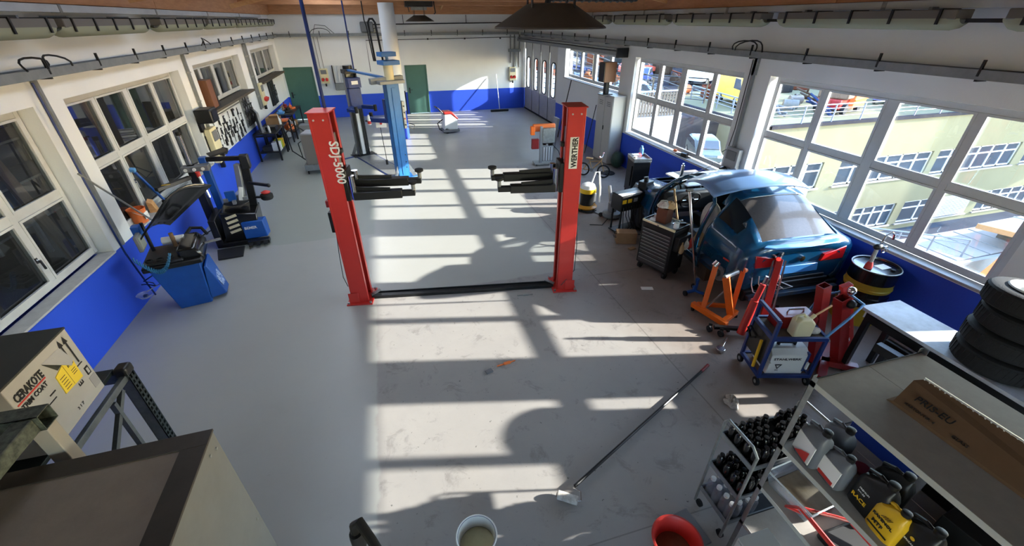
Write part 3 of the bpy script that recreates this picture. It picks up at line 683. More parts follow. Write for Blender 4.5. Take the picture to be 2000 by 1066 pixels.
for ri, (rn, z) in enumerate(rows_):
    n = (6, 9, 9, 7)[ri]
    for i in range(n):
        y = 12.25+(ri % 2)*.1+i*(2.5/n); k = kk[rt.randrange(6)]
        o = tool(k, y, z+rt.uniform(-.04, .04), rt.uniform(.5, .72)); hook(o)
        tag(o, 'dark %s, place %d of the %s of tools on the white wall' % (k.replace('_', ' '), i+1, rn), 'tool', group='hand tools hung on the white left wall')
t = thing('tool_board', 'white tool board with a narrow ledge under the high window', 'board', (-4.197, 12.3, 0))
MB().box(.0, .012, 0, 2.55, 1.02, 1.95).build('board', 'white_paint', t); MB().box(.012, .03, 0, 2.55, 1.84, 1.86).build('ledge', 'grey_steel', t)
t = thing('pegboard', 'grey perforated tool board beside the white tool wall', 'board', (-4.197, 14.9, 0))
MB().box(0, .02, 0, .95, 1.1, 2.0).build('board', 'grey_steel', t, bevel=.004)
for i in range(9):
    for j in range(3):
        MB().tube((.015, .12+j*.34, 1.2+i*.09), (.06, .12+j*.34, 1.2+i*.09), .008, n=5).build('peg', 'dark_steel', t)
for i in range(10):
    y = 15.0+(i % 4)*.23; z = 1.28+(i//4)*.27; k = kk[(i*5) % 5]
    o = tool(k, y, z, .7); o.location.x = -4.12; hook(o); tag(o, 'dark %s, place %d on the grey tool board' % (k, i+1), 'tool', group='hand tools on the grey board')
t = thing('pegboard', 'dark perforated tool panel on the left wall above the far bench', 'board', (-4.197, 18.75, 0))
MB().box(0, .03, 0, .95, 1.1, 2.0).build('board', 'dark_steel', t)
for i in range(8):
    k = kk[(i*3) % 5]; o = tool(k, 18.88+(i % 3)*.32, 1.3+(i//3)*.28, .9); o.location.x = -4.11; hook(o)
    tag(o, 'dark %s, place %d on the dark panel over the far bench' % (k, i+1), 'tool', group='hand tools on the dark panel')
# benches
def bench(label, loc, w, d, h, back=0):
    t = thing('workbench', label, 'workbench', loc)
    MB().box(0, d, 0, w, h-.035, h).build('bench_top', 'dark_steel', t, bevel=.004)
    for x in (.03, d-.03):
        for y in (.03, w-.03): MB().box(x-.025, x+.025, y-.025, y+.025, 0, h-.035).build('leg', 'black_plastic', t)
    MB().box(.03, d-.03, .03, w-.03, .25, .28).build('shelf', 'dark_steel', t)
    for y in (.03, w-.03): MB().box(.03, d-.03, y-.02, y+.02, h-.1, h-.05).build('brace', 'black_plastic', t)
    return t
bench('black steel workbench with a grey monitor panel, nearest of the left row', (-4.17, 15.05, 0), 1.15, .66, .86)
bench('black steel workbench holding open boxes, middle of the left row', (-4.17, 16.35, 0), 1.25, .66, .84)
bench('black steel workbench covered with tools near the wide green door', (-4.17, 18.0, 0), 2.0, .72, .9)
def item(name, mb, m, label, cat, loc, rz=0, g=None, bevel=.006):
    o = mb.build(name, m, bevel=bevel, loc=loc, rotz=rz); return tag(o, label, cat, g)
t = thing('display_panel', 'large grey upright panel on the nearest bench', 'screen', (-4.0, 15.45, .86), .35)
MB().box(-.03, .03, -.38, .38, .02, .62).build('panel', 'silver_plastic', t, bevel=.01); MB().box(-.06, .1, -.2, .2, 0, .02).build('foot', 'grey_plastic', t)
item('spray_can', MB().lathe([(.035, 0), (.035, .17), (.02, .19), (.015, .22)], n=12), 'white_plastic', 'white spray can at the front of the nearest bench', 'can', (-3.7, 15.2, .86), bevel=0)
item('tool_case', MB().box(-.15, .15, -.2, .2, 0, .12), 'dark_steel', 'dark flat tool case on the nearest bench', 'case', (-3.72, 15.65, .86))
item('storage_box', MB().box(-.2, .2, -.14, .14, 0, .14), 'store_wall', 'dark box on the lower shelf of the nearest bench', 'box', (-3.85, 15.35, .28))
for i, (y, m, lab) in enumerate(((15.25, 'white_plastic', 'white binder on the lower bench shelf, nearest the front'), (15.42, 'white_plastic', 'second white binder on the lower bench shelf'), (15.62, mat('lime', (176, 190, 50), .5), 'lime green box on the lower bench shelf'), (15.85, 'yellow_plastic', 'yellow-green box at the far end of the lower bench shelf'))):
    item('binder', MB().box(-.12, .12, -.045, .045, 0, .26), m, lab, 'binder' if i < 2 else 'box', (-3.64, y, .28))
item('cardboard_box', MB().box(-.2, .2, -.25, .25, 0, .02).box(-.2, -.19, -.25, .25, .02, .22).box(.19, .2, -.25, .25, .02, .22).box(-.2, .2, -.25, -.24, .02, .22).box(-.2, .2, .24, .25, .02, .22), 'cardboard', 'open cardboard box on the middle bench', 'box', (-3.85, 16.75, .84))
item('cardboard_box', MB().box(-.12, .12, -.15, .15, 0, .2), 'wood_light', 'small tan box at the back of the middle bench', 'box', (-3.95, 17.3, .84))
item('parts_tray', MB().box(-.16, .16, -.2, .2, 0, .05), 'orange_plastic', 'orange parts tray on the middle bench edge', 'tray', (-3.66, 17.2, .84))
item('oil_can', MB().lathe([(.06, 0), (.06, .16), (.015, .22), (.012, .3)], n=12), 'white_plastic', 'white oil can on the middle bench', 'can', (-3.65, 16.6, .84), bevel=0)
for i, (x, y, m, lab) in enumerate(((-3.9, 18.3, 'sky_blue_paint', 'pale blue bottle pack on the far bench'), (-3.7, 18.7, 'dark_steel', 'dark vice body on the far bench'), (-3.95, 19.0, 'cardboard', 'brown carton on the far bench'), (-3.7, 19.3, 'orange_plastic', 'orange tool on the far bench'), (-3.95, 19.6, 'dark_red_paint', 'dark red box at the end of the far bench'))):
    item('bench_item', MB().box(-.12, .12, -.13, .13, 0, .06).cb((0, 0, .1), (.14, .1, .08), (0, 0, .6)).tube((-.05, 0, .1), (.08, .04, .2), .02, n=8), m, lab, 'tool', (x, y, .9), i*.4)
for i, (x, y, m, lab) in enumerate(((-3.85, 16.65, 'dark_steel', 'dark machine part under the middle bench'), (-3.7, 17.2, 'silver_plastic', 'silver machine part under the middle bench'), (-3.8, 18.5, 'orange_plastic', 'orange tin under the far bench'), (-3.8, 19.0, 'white_plastic', 'white tin under the far bench'), (-3.8, 19.5, 'cardboard', 'brown box under the far bench'))):
    item('stored_part', MB().box(-.15, .15, -.15, .15, 0, .18).tube((0, 0, .18), (0, .05, .26), .06, n=10), m, lab, 'box', (x, y, .28), i*.5)
# tyre changer
tc = thing('tyre_changer', 'black and blue tyre changer with assist arms by the left wall', 'tyre changer', (-3.2, 9.15, 0), .12)
MB().box(-.5, .22, -.42, .36, .02, .1).box(-.5, -.38, -.42, .36, .02, .6).build('base_frame', 'black_plastic', tc, bevel=.01)
cab = MB().prism([(-.34, .1), (.3, .1), (.34, .62), (-.28, .72)], -.38, .3, 'y').build('cabinet', 'black_gloss', tc, bevel=.02)
MB().prism([(.02, -.42), (.42, -.42), (.46, -.2), (.1, -.2)], .12, .48).build('foot_guard', 'blue_machine', tc, bevel=.02)
MB().box(.06, .45, -.58, -.42, .04, .12).build('pedal_box', 'black_plastic', tc, bevel=.01)
for k in range(3): MB().bar((.12+k*.13, -.58, .1), (.12+k*.13, -.68, .07), .07, .015).build('pedal', 'dark_steel', tc)
text('BEMER', .075, 'white_letter', tc, (.06, -.425, .33), (1, 0, 0), (0, 0, 1), bold=.02)
MB().prism([(-.42, -.95), (.0, -.95), (-.02, -.5), (-.5, -.5)], 0, .035).build('foot_plate', 'black_rubber', tc, bevel=.01)
MB().lathe([(.06, 0), (.2, .04), (.23, .06), (.06, .09)], (0, 0, .72), n=24).build('turntable', 'dark_steel', tc)
for a in range(4): MB().cb((math.cos(a*PI/2)*.17, math.sin(a*PI/2)*.17, .83), (.08, .06, .07), (0, 0, a*PI/2)).build('jaw', 'galvanised', tc)
MB().box(-.62, -.48, .05, .25, .05, 1.55).build('column', 'black_plastic', tc, bevel=.012)
MB().box(-.42, -.30, .2, .36, .6, 1.65).build('column', 'blue_machine', tc, bevel=.012)
MB().tube((-.55, .15, 1.5), (-.55, .15, 2.1), .035, n=12).build('tool_post', 'chrome', tc); MB().lathe([(.045, 0), (.045, .06)], (-.55, .15, 2.1), n=12).build('post_cap', 'black_rubber', tc)
MB().bar((-.7, .1, 1.5), (-.25, .1, 1.5), .22, .1).build('head_box', 'grey_plastic', tc, bevel=.01)
for k in range(3): MB().tube((-.62+k*.14, -.02, 1.5), (-.62+k*.14, -.035, 1.5), .03, n=14).build('gauge', 'white_plastic', tc)
MB().bar((-.6, .0, 1.36), (-1.02, -.5, 1.34), .09, .07).build('assist_arm', 'black_plastic', tc, bevel=.01)
MB().box(-.95, -.82, -.42, -.38, 1.38, 1.385).build('warning_sticker', 'yellow_plastic', tc)
MB().tube((-.42, -.12, 1.42), (-.36, -.2, 1.0), .03, n=10).build('roller_arm', 'chrome', tc); MB().lathe([(.035, 0), (.04, .1)], (-.42, -.12, 1.38), n=10).build('grip', 'ink_red', tc)
MB().bar((-.36, .28, 1.6), (.34, .1, 1.6), .08, .08).build('swing_arm', 'black_plastic', tc, bevel=.01); MB().box(.28, .44, .0, .2, 1.4, 1.66).build('swing_arm_head', 'black_plastic', tc, bevel=.02)
MB().bar((.1, .12, .7), (.22, .08, 1.5), .12, .1).build('column', 'silver_plastic', tc, bevel=.008)
MB().bar((.24, .18, .5), (.34, .1, 1.5), .1, .14).build('column', 'black_plastic', tc, bevel=.01)
MB().bar((.3, .05, 1.12), (.68, -.22, 1.1), .05, .05).sphere((.68, -.22, 1.1), .04, 10, 6).build('bead_arm', 'dark_steel', tc)
MB().lathe([(.1, 0), (.12, .03), (.12, .1), (.06, .13)], (.55, .05, .74), n=16).build('bead_disc', 'black_rubber', tc); MB().lathe([(.08, 0), (.09, .02), (.03, .05)], (.55, .05, .87), n=14).build('disc_cone', 'ink_red', tc)
MB().bar((.34, .08, .8), (.55, .05, .78), .04, .04).build('disc_arm', 'dark_steel', tc)
MB().box(-.16, .02, .0, .06, .78, 1.0).build('control_box', 'blue_machine', tc, bevel=.01); MB().cb((.12, .0, .92), (.08, .05, .3), (0, .25, 0)).build('lube_bottle', 'white_plastic', tc, bevel=.01)
for k in range(4): MB().cb((-.1, -.39, .62-.1*k), (.2, .01, .05), (0, -.25, 0)).build('warning_sticker', 'cream_plastic', tc)
MB().bar((-.25, .3, 1.66), (.05, .42, 1.72), .32, .03).build('tool_tray', 'black_plastic', tc, bevel=.008)
tag(MB().path([(-3.75, 9.0, .3), (-4.0, 8.6, .25), (-4.08, 8.0, .1), (-3.9, 7.6, .02), (-3.7, 7.7, .01)], .012, 6).build('cable_loop', 'black_plastic'), 'black cable sagging along the wall between the two blue machines', 'cable')
# wheel balancer
wb = thing('wheel_balancer', 'blue wheel balancer with black tray and tilted wheel guard', 'wheel balancer', (-3.42, 6.82, 0), .22)
MB()._add([(-.22, -.2, 0), (.2, -.2, 0), (.24, .2, 0), (-.26, .2, 0), (-.34, -.32, .78), (.28, -.3, .78), (.3, .26, .78), (-.36, .3, .78)], [(0, 3, 2, 1), (4, 5, 6, 7), (0, 1, 5, 4), (1, 2, 6, 5), (2, 3, 7, 6), (3, 0, 4, 7)]).build('body', 'blue_machine', wb, bevel=.015)
MB()._add([(.2, -.19, .06), (.42, -.12, .06), (.44, .16, .06), (.24, .2, .06), (.29, -.26, .66), (.33, -.24, .66), (.33, .22, .66), (.3, .24, .66)], [(0, 3, 2, 1), (4, 5, 6, 7), (0, 1, 5, 4), (1, 2, 6, 5), (2, 3, 7, 6), (3, 0, 4, 7)]).build('front_fairing', 'blue_machine', wb, bevel=.012)
mat('speckle', (190, 205, 225), .4, rgb2=(24, 86, 168), scale=26, amt=3)
MB()._add([(.315, -.21, .60), (.322, .17, .60), (.425, .1, .2), (.418, -.1, .2)], [(0, 1, 2, 3)]).build('decal', 'speckle', wb)
text('BEMER', .09, 'white_letter', wb, (.345, -.15, .53), (0, 1, 0), (-.2, 0, 1), bold=.02)
tr = MB().box(-.4, .34, -.38, .34, .78, .86).box(-.38, .12, -.36, .32, .86, .9).build('tray', 'black_plastic', wb, bevel=.02)
for k in range(4): MB().lathe([(.05, 0), (.045, .02), (.03, .02), (.03, .006)], (-.3+k*.13, -.24, .9), n=14).build('cone', 'black_rubber', tr)
MB().prism([(.06, .78), (.36, .78), (.36, .9), (.28, 1.02), (.06, 1.02)], -.3, .34, 'y').build('shaft_housing', 'black_gloss', wb, bevel=.03)
MB().tube((.36, .1, .9), (.58, .14, .9), .02, n=10).build('shaft', 'chrome', wb)
MB().path([(.1, .3, .98), (.2, .42, 1.06), (.34, .4, 1.04), (.4, .3, .96)], .025, 8).build('grip_hose', 'black_rubber', wb)
MB().tube((-.3, .15, .86), (-.3, .18, 1.35), .025, n=10).build('mast', 'dark_steel', wb)
sc = MB().cb((-.34, -.05, 1.16), (.05, .3, .24), (0, .0, 0)).build('display', 'grey_plastic', wb, bevel=.012)
sc.rotation_euler = (0, 0, 0); MB().cb((-.312, -.05, 1.16), (.006, .24, .18)).build('screen', mat('lcd', (150, 158, 150), .3), sc)
# curved wheel guard (quarter hood) above
rows = []
for i in range(9):
    a = -.35+1.0*i/8; rows.append([(-.32+.05*j+.40*math.cos(a)*0+.03*i*(j/6)+.06*i, .12+.1*j/6*0+(j-3)*.075, 1.30+.065*i-.012*(j-3)**2) for j in range(7)])
MB().sheet(rows).build('wheel_guard', 'black_gloss', wb, solid=.02)
MB().box(-.40, -.3, .0, .12, 1.22, 1.36).build('guard_hinge', 'blue_machine', wb, bevel=.01)
pts = []
for k in range(140):
    u = k/139; a = PI*1.15*u; c = Vector((-.36-.06*math.sin(a)*0+.0, -.42, 0)); base = Vector((-.40+.42*u-.25*math.sin(PI*u)*0, -.42+.02*math.sin(a), 1.05-.32*math.sin(PI*u*.9)+.1*u))
    pts.append(base+Vector((0, .03*math.cos(k*.9), .03*math.sin(k*.9))))
MB().path(pts, .009, 5).build('spiral_hose', mat('hose_blue', (46, 110, 150), .4), wb)
MB().tube((-.02, .18, .9), (-.02, .18, 1.12), .03, n=10).build('paper_core', 'cardboard', wb)
t = thing('paper_roll', 'white paper roll lying on the balancer tray', 'paper roll', (-3.5, 7.02, .95))
MB().tube((-.14, 0, .04), (.14, .04, .04), .06, n=18).build('roll', 'paper', t); MB().tube((.139, .04, .04), (.142, .04, .04), .02, n=10).build('core', 'cardboard', t)
t = thing('plastic_bowl', 'clear plastic bowl hanging on the left side of the blue balancer', 'bowl', (-3.82, 6.35, .42))
MB().lathe([(.0001, 0), (.07, .005), (.1, .05), (.105, .055)], n=20, caps=False).build('bowl', 'clear_plastic', t); MB().box(-.02, .03, -.02, .02, .01, .04).build('weight', 'dark_blue_paint', t); MB().tube((0, .08, .05), (.12, .28, .06), .006, n=5).build('hook', 'galvanised', t)
tag(MB().path([(-4.12, 6.9, .35), (-4.0, 6.8, .4), (-3.95, 6.9, .3), (-4.05, 7.05, .28), (-4.1, 6.95, .38), (-3.9, 6.9, .5)], .01, 6).build('cable_loop', 'dark_blue_paint'), 'coiled blue cable behind the balancer at the wall foot', 'cable')
# on the left sill
t = thing('plastic_bucket', 'orange plastic bucket on the left window sill', 'bucket', (-4.28, 7.95, .995))
MB().lathe([(.1, 0), (.125, .22), (.132, .225), (.132, .24), (.12, .24), (.096, .012), (.0001, .012)], n=26, caps=False).build('body', 'orange_plastic', t); MB().box(.115, .125, -.07, .05, .06, .17).build('label', 'paper', t)
MB().path([(0, -.13, .22), (.1, -.1, .14), (.13, 0, .12), (.1, .1, .14), (0, .13, .22)], .004, 5).build('handle', 'white_frame', t)
t = thing('pry_lever', 'blue steel lever leaning on the left window beside the bucket', 'lever', (-4.2, 8.72, .995))
MB().bar((.02, .05, .0), (-.12, -.25, .72), .05, .03).build('bar', 'blue_machine', t, bevel=.006); MB().cb((-.12, -.26, .74), (.08, .07, .06), (.3, .2, 0)).build('head', 'sky_blue_paint', t, bevel=.01); MB().box(-.02, .06, -.05, .1, 0, .1).build('grip', 'black_rubber', t, bevel=.01)
item('paper_bag', MB()._add([(-.06, -.07, 0), (.06, -.07, 0), (.06, .07, 0), (-.06, .07, 0), (-.05, -.08, .2), (.02, -.08, .17), (.02, .08, .19), (-.05, .08, .22)], [(0, 3, 2, 1), (4, 5, 6, 7), (0, 1, 5, 4), (1, 2, 6, 5), (2, 3, 7, 6), (3, 0, 4, 7)]), 'wood_light', 'crumpled tan paper bag on the left sill', 'bag', (-4.26, 8.42, .995), .2)
item('aluminium_profile', MB().bar((0, 0, .02), (.1, .9, .06), .04, .03), 'galvanised', 'pale metal profile lying on the left sill by the tyre changer', 'profile', (-4.3, 8.95, .99))
item('wood_block', MB().box(-.05, .05, -.12, .12, 0, .03), 'wood_light', 'flat wooden offcut at the front corner of the left sill', 'wood', (-4.24, 7.6, .995), .3)
tag(MB().tube((-4.12, 6.85, 2.15), (-4.02, 7.75, 1.08), .014, n=8).build('metal_rod', 'galvanised'), 'thin grey rod sloping across the left window to the bucket', 'rod')
tag(MB().box(-4.19, -4.17, 11.5, 11.62, 1.15, 1.6).build('level', 'black_plastic'), 'short black bar hanging on the left wall below the fuse box', 'bar')
# floor scrubber far away
t = thing('floor_scrubber', 'small white and red walk-behind floor scrubber near the column', 'scrubber', (2.3, 17.6, 0), .1)
MB().prism([(-.26, .12), (.3, .12), (.3, .5), (.05, .72), (-.22, .72)], -.26, .26, 'y').build('tank', 'white_plastic', t, bevel=.03)
MB().prism([(-.22, .72), (.06, .72), (.31, .5), (.33, .56), (.1, .80), (-.22, .80)], -.27, .27, 'y').build('lid', 'red_paint', t, bevel=.02)
MB().box(-.3, .36, -.3, .3, .04, .14).build('brush_deck', 'grey_plastic', t, bevel=.02)
for y in (-.24, .24): MB().tube((-.15, y-.02, .1), (-.15, y+.02, .1), .1, n=14).build('wheel', 'black_rubber', t)
MB().path([(-.2, -.18, .7), (-.42, -.18, .95), (-.5, -.18, .98), (-.5, .18, .98), (-.42, .18, .95), (-.2, .18, .7)], .018, 6).build('handle', 'black_plastic', t)
MB().path([(-.25, .0, .5), (-.45, .05, .35), (-.4, 0, .12), (-.3, 0, .08)], .022, 7).build('suction_hose', 'black_rubber', t)
# ================================================================ TRAYS, LAMPS, PIPES
def tray(name, label, p0, p1, side, n):      # cable tray along a wall, brackets above it
    t = thing(name, label, 'cable tray', p0); d = Vector(p1)-Vector(p0); L = d.length; dn = d.normalized(); nn = Vector((-dn.y, dn.x, 0))*side
    b = MB(); b.bar((0, 0, .02), d+Vector((0, 0, .02)), .012, .1).bar(nn*.16+Vector((0, 0, .02)), d+nn*.16+Vector((0, 0, .02)), .012, .1).bar(nn*.08-Vector((0, 0, .03)), d+nn*.08-Vector((0, 0, .03)), .16, .01)
    b.build('tray', 'grey_steel', t)
    MB().bar(nn*.08+Vector((0, 0, .0)), d+nn*.08, .13, .03).build('cable_bundle', 'black_plastic', t)
    k0 = MB().bar((0, 0, .0), (0, 0, .17), .022, .03).bar((0, 0, -.045), nn*.165+Vector((0, 0, -.045)), .03, .02).build('bracket', 'dark_steel', t)
    k0.location = dn*(L/n*.5)
    for i in range(1, n): share(k0, t, dn*(L/n*(i+.5)))
    return t
tray('cable_tray', 'long grey cable tray with brackets along the left wall', (-4.02, -4, 3.33), (-4.02, 21.8, 3.33), 1, 22)
tray('cable_tray', 'long grey cable tray with brackets along the right window wall', (6.57, -4, 3.33), (6.57, 21.8, 3.33), -1, 22)
tray('cable_tray', 'thin grey cable tray across the far end wall', (-4.1, 21.82, 3.35), (6.5, 21.82, 3.35), 1, 9)
# bent wires poking out of the trays
for i, (x, y, z) in enumerate(((-4.0, 6.9, 3.4), (-3.95, 7.2, 3.4), (-3.98, 12.9, 3.4), (6.55, 7.3, 3.4), (6.5, 7.1, 3.4), (-2.3, 21.8, 3.42), (.1, 21.8, 3.42))):
    pts = [(x+math.sin(a*2.3+i)*.05, y+math.cos(a)*(.22+.03*i)*(1 if i < 5 else .2)+(0 if i < 5 else 0), z+math.sin(a)*(.13+.01*i)) for a in [PI*k/9 for k in range(10)]]
    if i >= 5: pts = [(x+math.cos(a)*.4, y, z+math.sin(a)*.2) for a in [PI*k/9 for k in range(10)]]
    o = MB().path(pts, .012, 6).build('cable_loop', 'black_plastic')
    tag(o, ['slack cable loop above the left tray near the first pillar', 'second cable loop beside the first on the left tray', 'thin cable loop on the left tray above the loudspeaker window', 'slack cable loop above the right tray at the pale pillar', 'smaller cable loop beside it on the right tray', 'cable arch on the far wall tray left of the column', 'cable arch on the far wall tray by the column'][i], 'cable')
# light-coloured trunking high on both long walls
for x, lab in ((-4.08, 'pale square trunking under the roof along the left wall'), (6.6, 'pale square trunking under the roof along the right wall')):
    t = thing('trunking', lab, 'trunking', (x, 0, 4.0))
    s0 = MB().box(-.05, .05, 0, 2.98, 0, .09).build('duct', 'white_frame', t, bevel=.004); s0.location = (0, -4, 0)
    for i in range(1, 8): share(s0, t, (0, -4+3*i, 0))
    for i in range(8):
        MB().box(-.056, .056, -4.03+3*i, -3.97+3*i, -.004, .094).build('joint', 'galvanised', t)
# tube luminaires
glass('diffuser', (.9, .9, .84), .2, 1.0, (158, 158, 134), .85)
def luminaire(label, x, y0, y1, z, g):
    t = thing('tube_light', label, 'light', (x, y0, z), group=g); L = y1-y0
    MB().box(-.13, .13, .03, L-.03, .05, .15).build('housing', 'lamp_housing', t, bevel=.01)
    P = []
    n = 10; rows = []
    for yy, s in ((.0, .45), (.05, .85), (.12, 1), (L-.12, 1), (L-.05, .85), (L, .45)):
        rows.append([(math.cos(PI*k/n)*.13*(.6+.4*s), yy, .06-math.sin(PI*k/n)*.12*s) for k in range(n+1)])
    MB().sheet(rows).build('diffuser', 'diffuser', t)
    for xx in (-.035, .035): MB().tube((xx, .12, .03), (xx, L-.12, .03), .013, n=8).build('tube', 'white_plastic', t)
    c0 = MB().box(-.148, -.128, -.014, .014, -.0, .15).box(.128, .148, -.014, .014, -.0, .15).box(-.148, .148, -.014, .014, .15, .16).build('clip', 'dark_steel', t); c0.location = (0, .2, 0)
    for i in range(1, 5): share(c0, t, (0, .2+(L-.4)*i/4, 0))
    sd = -1 if x < 0 else 1
    for yy in (.4, L-.44): MB().box(0, sd*(.29 if x > 0 else .295), yy, yy+.04, .15, .18).build('wall_arm', 'grey_steel', t)
    return t
mat('lamp_clip', (60, 60, 58), .5)
left = [(-1.9, 1.3), (1.4, 4.3), (4.4, 7.3), (7.4, 9.9), (10.3, 12.8), (13.0, 15.5), (15.7, 18.2), (18.4, 20.9)]
lw = ['behind the viewer', 'beside the viewer', 'at the top left corner, largest in view', 'second from the top left corner', 'third along the left wall', 'fourth along the left wall', 'fifth along the left wall', 'farthest along the left wall']
for (a, c), w in zip(left, lw): luminaire('grey-green tube light under the roof, '+w, -3.9, a, c, 3.78, 'tube lights along the left wall')
right = [(-2.6, .2), (.7, 3.54), (3.93, 6.53), (6.83, 9.45), (9.7, 12.3), (12.6, 15.2), (15.5, 18.1)]
rw = ['behind the viewer', 'cut by the top right corner', 'largest fully visible one above the big window', 'above the pale pillar', 'above window beside the locker', 'partly behind the brown canopy', 'farthest on the right wall']
for (a, c), w in zip(right, rw): luminaire('clear-edged tube light under the roof, '+w, 6.45, a, c, 3.84, 'tube lights along the right wall')
for (a, c) in ((6.55, 6.82), (3.56, 3.92)):
    tag(MB().box(6.43, 6.47, a, c, 3.86, 3.9).build('link_bar', 'dark_steel'), 'short dark bar linking two tube lights %s' % ('above the pale pillar' if a > 5 else 'at the top right'), 'bar')
# hanging heaters with canopy
def heater(label, loc, r, unit=True):
    t = thing('ceiling_heater', label, 'heater', loc)
    rows = [(r, 0), (r*.99, .015), (r*.42, r*.36), (r*.36, r*.37)]
    T = Matrix.Rotation(PI/4, 4, 'Z')
    MB().lathe(rows, n=16, caps=False).lathe([(r*.36, r*.37), (.001, r*.37)], n=16, caps=False).build('canopy', 'brown_canopy', t, solid=.008, angle=20)
    for a in (.6, 2.2, 3.7, 5.3): MB().bar((math.cos(a)*r*.5, math.sin(a)*r*.5, r*.2), (math.cos(a)*r*.5, math.sin(a)*r*.5, 1.0), .045, .012).build('hanger', 'dark_steel', t)
    if unit:
        u = MB().box(-.45, .45, -.3, .3, .42, 1.02).build('fan_unit', 'dark_steel', t, bevel=.02)
        for k in range(7): MB().box(-.4, .4, -.325, -.3, .48+k*.075, .51+k*.075).build('louvre', 'black_plastic', u)
        MB().box(-.25, .25, -.2, .2, .33, .42).build('burner', 'galvanised', t)
        MB().path([(.52, 0, 1.0), (.52, -.02, .5), (.55, -.02, .25), (.5, 0, .22)], .02, 6).build('gas_pipe', 'black_plastic', t)
    return t
heater('large brown conical heater canopy at top centre', (2.02, 5.5, 3.81), .67, False)
heater('small black louvred heater with brown canopy near the column', (1.5, 17.0, 3.86), .48)
t = thing('air_duct', 'black corrugated hose hanging under the roof right of the large canopy', 'hose', (3.2, 7.5, 4.26))
MB().tube((-.45, 0, 0), (1.0, -.15, .0), .11, n=16).build('hose', 'black_rubber', t)
r0 = MB().lathe([(.115, -.015), (.128, 0), (.115, .015)], n=14, T=Matrix.Rotation(PI/2, 4, 'Y')).build('ring', 'dark_steel', t); r0.location = (-.4, 0, 0)
for i in range(1, 12): share(r0, t, (-.4+i*.12, -.0124*i, 0))
MB().path([(-.45, 0, 0), (-.5, -.02, -.12), (-.52, -.02, -.3)], .05, 8).build('drop_hose', 'black_rubber', t)
# gas pipe and services on the far wall
t = thing('gas_pipe', 'black pipe with stand-offs running high along the far wall', 'pipe', (0, 21.9, 0))
MB().path([(-.35, 0, 3.74), (6.6, 0, 3.80)], .022, 8).build('pipe', 'black_plastic', t)
for x in (1.2, 4.0, 6.2): MB().box(x-.01, x+.01, -.01, .05, 3.76, 4.1).build('pipe_hanger', 'dark_steel', t)
t = thing('air_line', 'thin dark compressed-air line along the far wall under the tray', 'pipe', (0, 21.93, 0))
MB().path([(-.5, 0, 1.9), (-.5, 0, 3.14), (6.35, 0, 3.2), (6.35, 0, 1.95)], .014, 6).build('pipe', 'dark_steel', t)
for x in (.5, 2.2, 3.9, 5.6): MB().box(x-.03, x+.03, -.02, .05, 3.13, 3.2).build('pipe_clip', 'dark_steel', t)
t = thing('hose_loop', 'pair of dark hoses dropping to the blue lift from an arch', 'hose', (0, 12.5, 0))
MB().path([(-.13, 0, 3.0), (-.17, 0, 3.85), (-.12, 0, 3.93), (-.05, 0, 3.93), (0, 0, 3.85), (.06, 0, 3.0)], .025, 8).build('hose', 'black_rubber', t)
MB().path([(-.17, 0.02, 3.0), (-.22, 0.02, 3.78), (-.25, .02, 3.9), (-.25, .02, 4.3)], .014, 8).build('cable', 'black_rubber', t)
tag(MB().box(.36-1.0, .36-.45, 21.78, 21.95, 3.45, 3.85).build('wall_fan', 'grey_plastic', bevel=.05), 'grey square fan box on the far wall left of the column', 'fan')
# conduit drops: lift power from the roof
for (x, y, z0, lab) in ((-.8, 6.3, 2.9, 'dark blue conduit dropping from the roof to the left red post'), (-.83, 15.0, 2.62, 'thin dark conduit dropping to the grey lift post')):
    tag(MB().tube((x, y, z0), (x, y, 4.6), .022, n=8).build('conduit', 'dark_blue_paint'), lab, 'pipe')
tag(MB().path([(1.0, 16.0, 4.8), (1.05, 16, 4.4), (1.1, 16.0, 4.12)], .012, 6).build('conduit', 'black_plastic'), 'short thin cable hanging from the timber roof near the column', 'cable')
t = thing('conduit', 'grey conduit pair climbing the left wall pillar with a blue hose', 'pipe', (-4.14, 6.95, 0))
MB().box(-.05, .0, .06, .11, 1.0, 3.28).build('duct', 'grey_steel', t)
MB().path([(.02, -.03, 3.26), (.02, -.06, 2.0), (.03, -.05, .9), (.04, .1, .06)], .013, 6).build('hose', 'dark_blue_paint', t)
for y, lab in ((11.85, 'grey conduit on the left wall between window and loudspeaker'), (16.9, 'grey conduit on the left wall beyond the tool board'), (17.15, 'second thin conduit on the left wall near the far benches')):
    t = thing('conduit', lab, 'pipe', (-4.15, y, 0)); MB().box(-.04, .02, -.025, .025, 1.3, 3.28).build('duct', 'grey_steel', t)
    for z in (1.7, 2.3, 2.9): MB().box(-.04, .03, -.04, .04, z, z+.03).build('pipe_clip', 'galvanised', t)
t = thing('conduit', 'grey conduit with a black cable down the pale pillar between the two big windows', 'pipe', (6.72, 7.1, 0))
MB().box(-.03, .02, -.03, .03, 1.45, 3.28).build('duct', 'grey_steel', t); MB().path([(-.03, .07, 3.26), (-.03, .07, 2.0), (-.03, .12, 1.6), (-.04, .25, 1.5)], .009, 6).build('cable', 'black_plastic', t)
MB().box(-.03, .03, -.05, .05, 3.0, 3.28).build('elbow', 'galvanised', t)
t = thing('conduit', 'three grey conduits at the right end of the far wall', 'pipe', (0, 21.93, 0))
for x in (6.55, 6.75-.45, 6.1): MB().box(x-.02, x+.02, -.03, .05, 1.9 if x > 6.2 else 2.1, 3.3).build('duct', 'grey_steel', t)
MB().box(6.0, 6.6, -.06, .05, 2.58, 2.7).build('cross_duct', 'grey_steel', t)
t = thing('conduit', 'two thin conduits down to the socket box beside the wide green door', 'pipe', (-2.55, 21.95, 0))
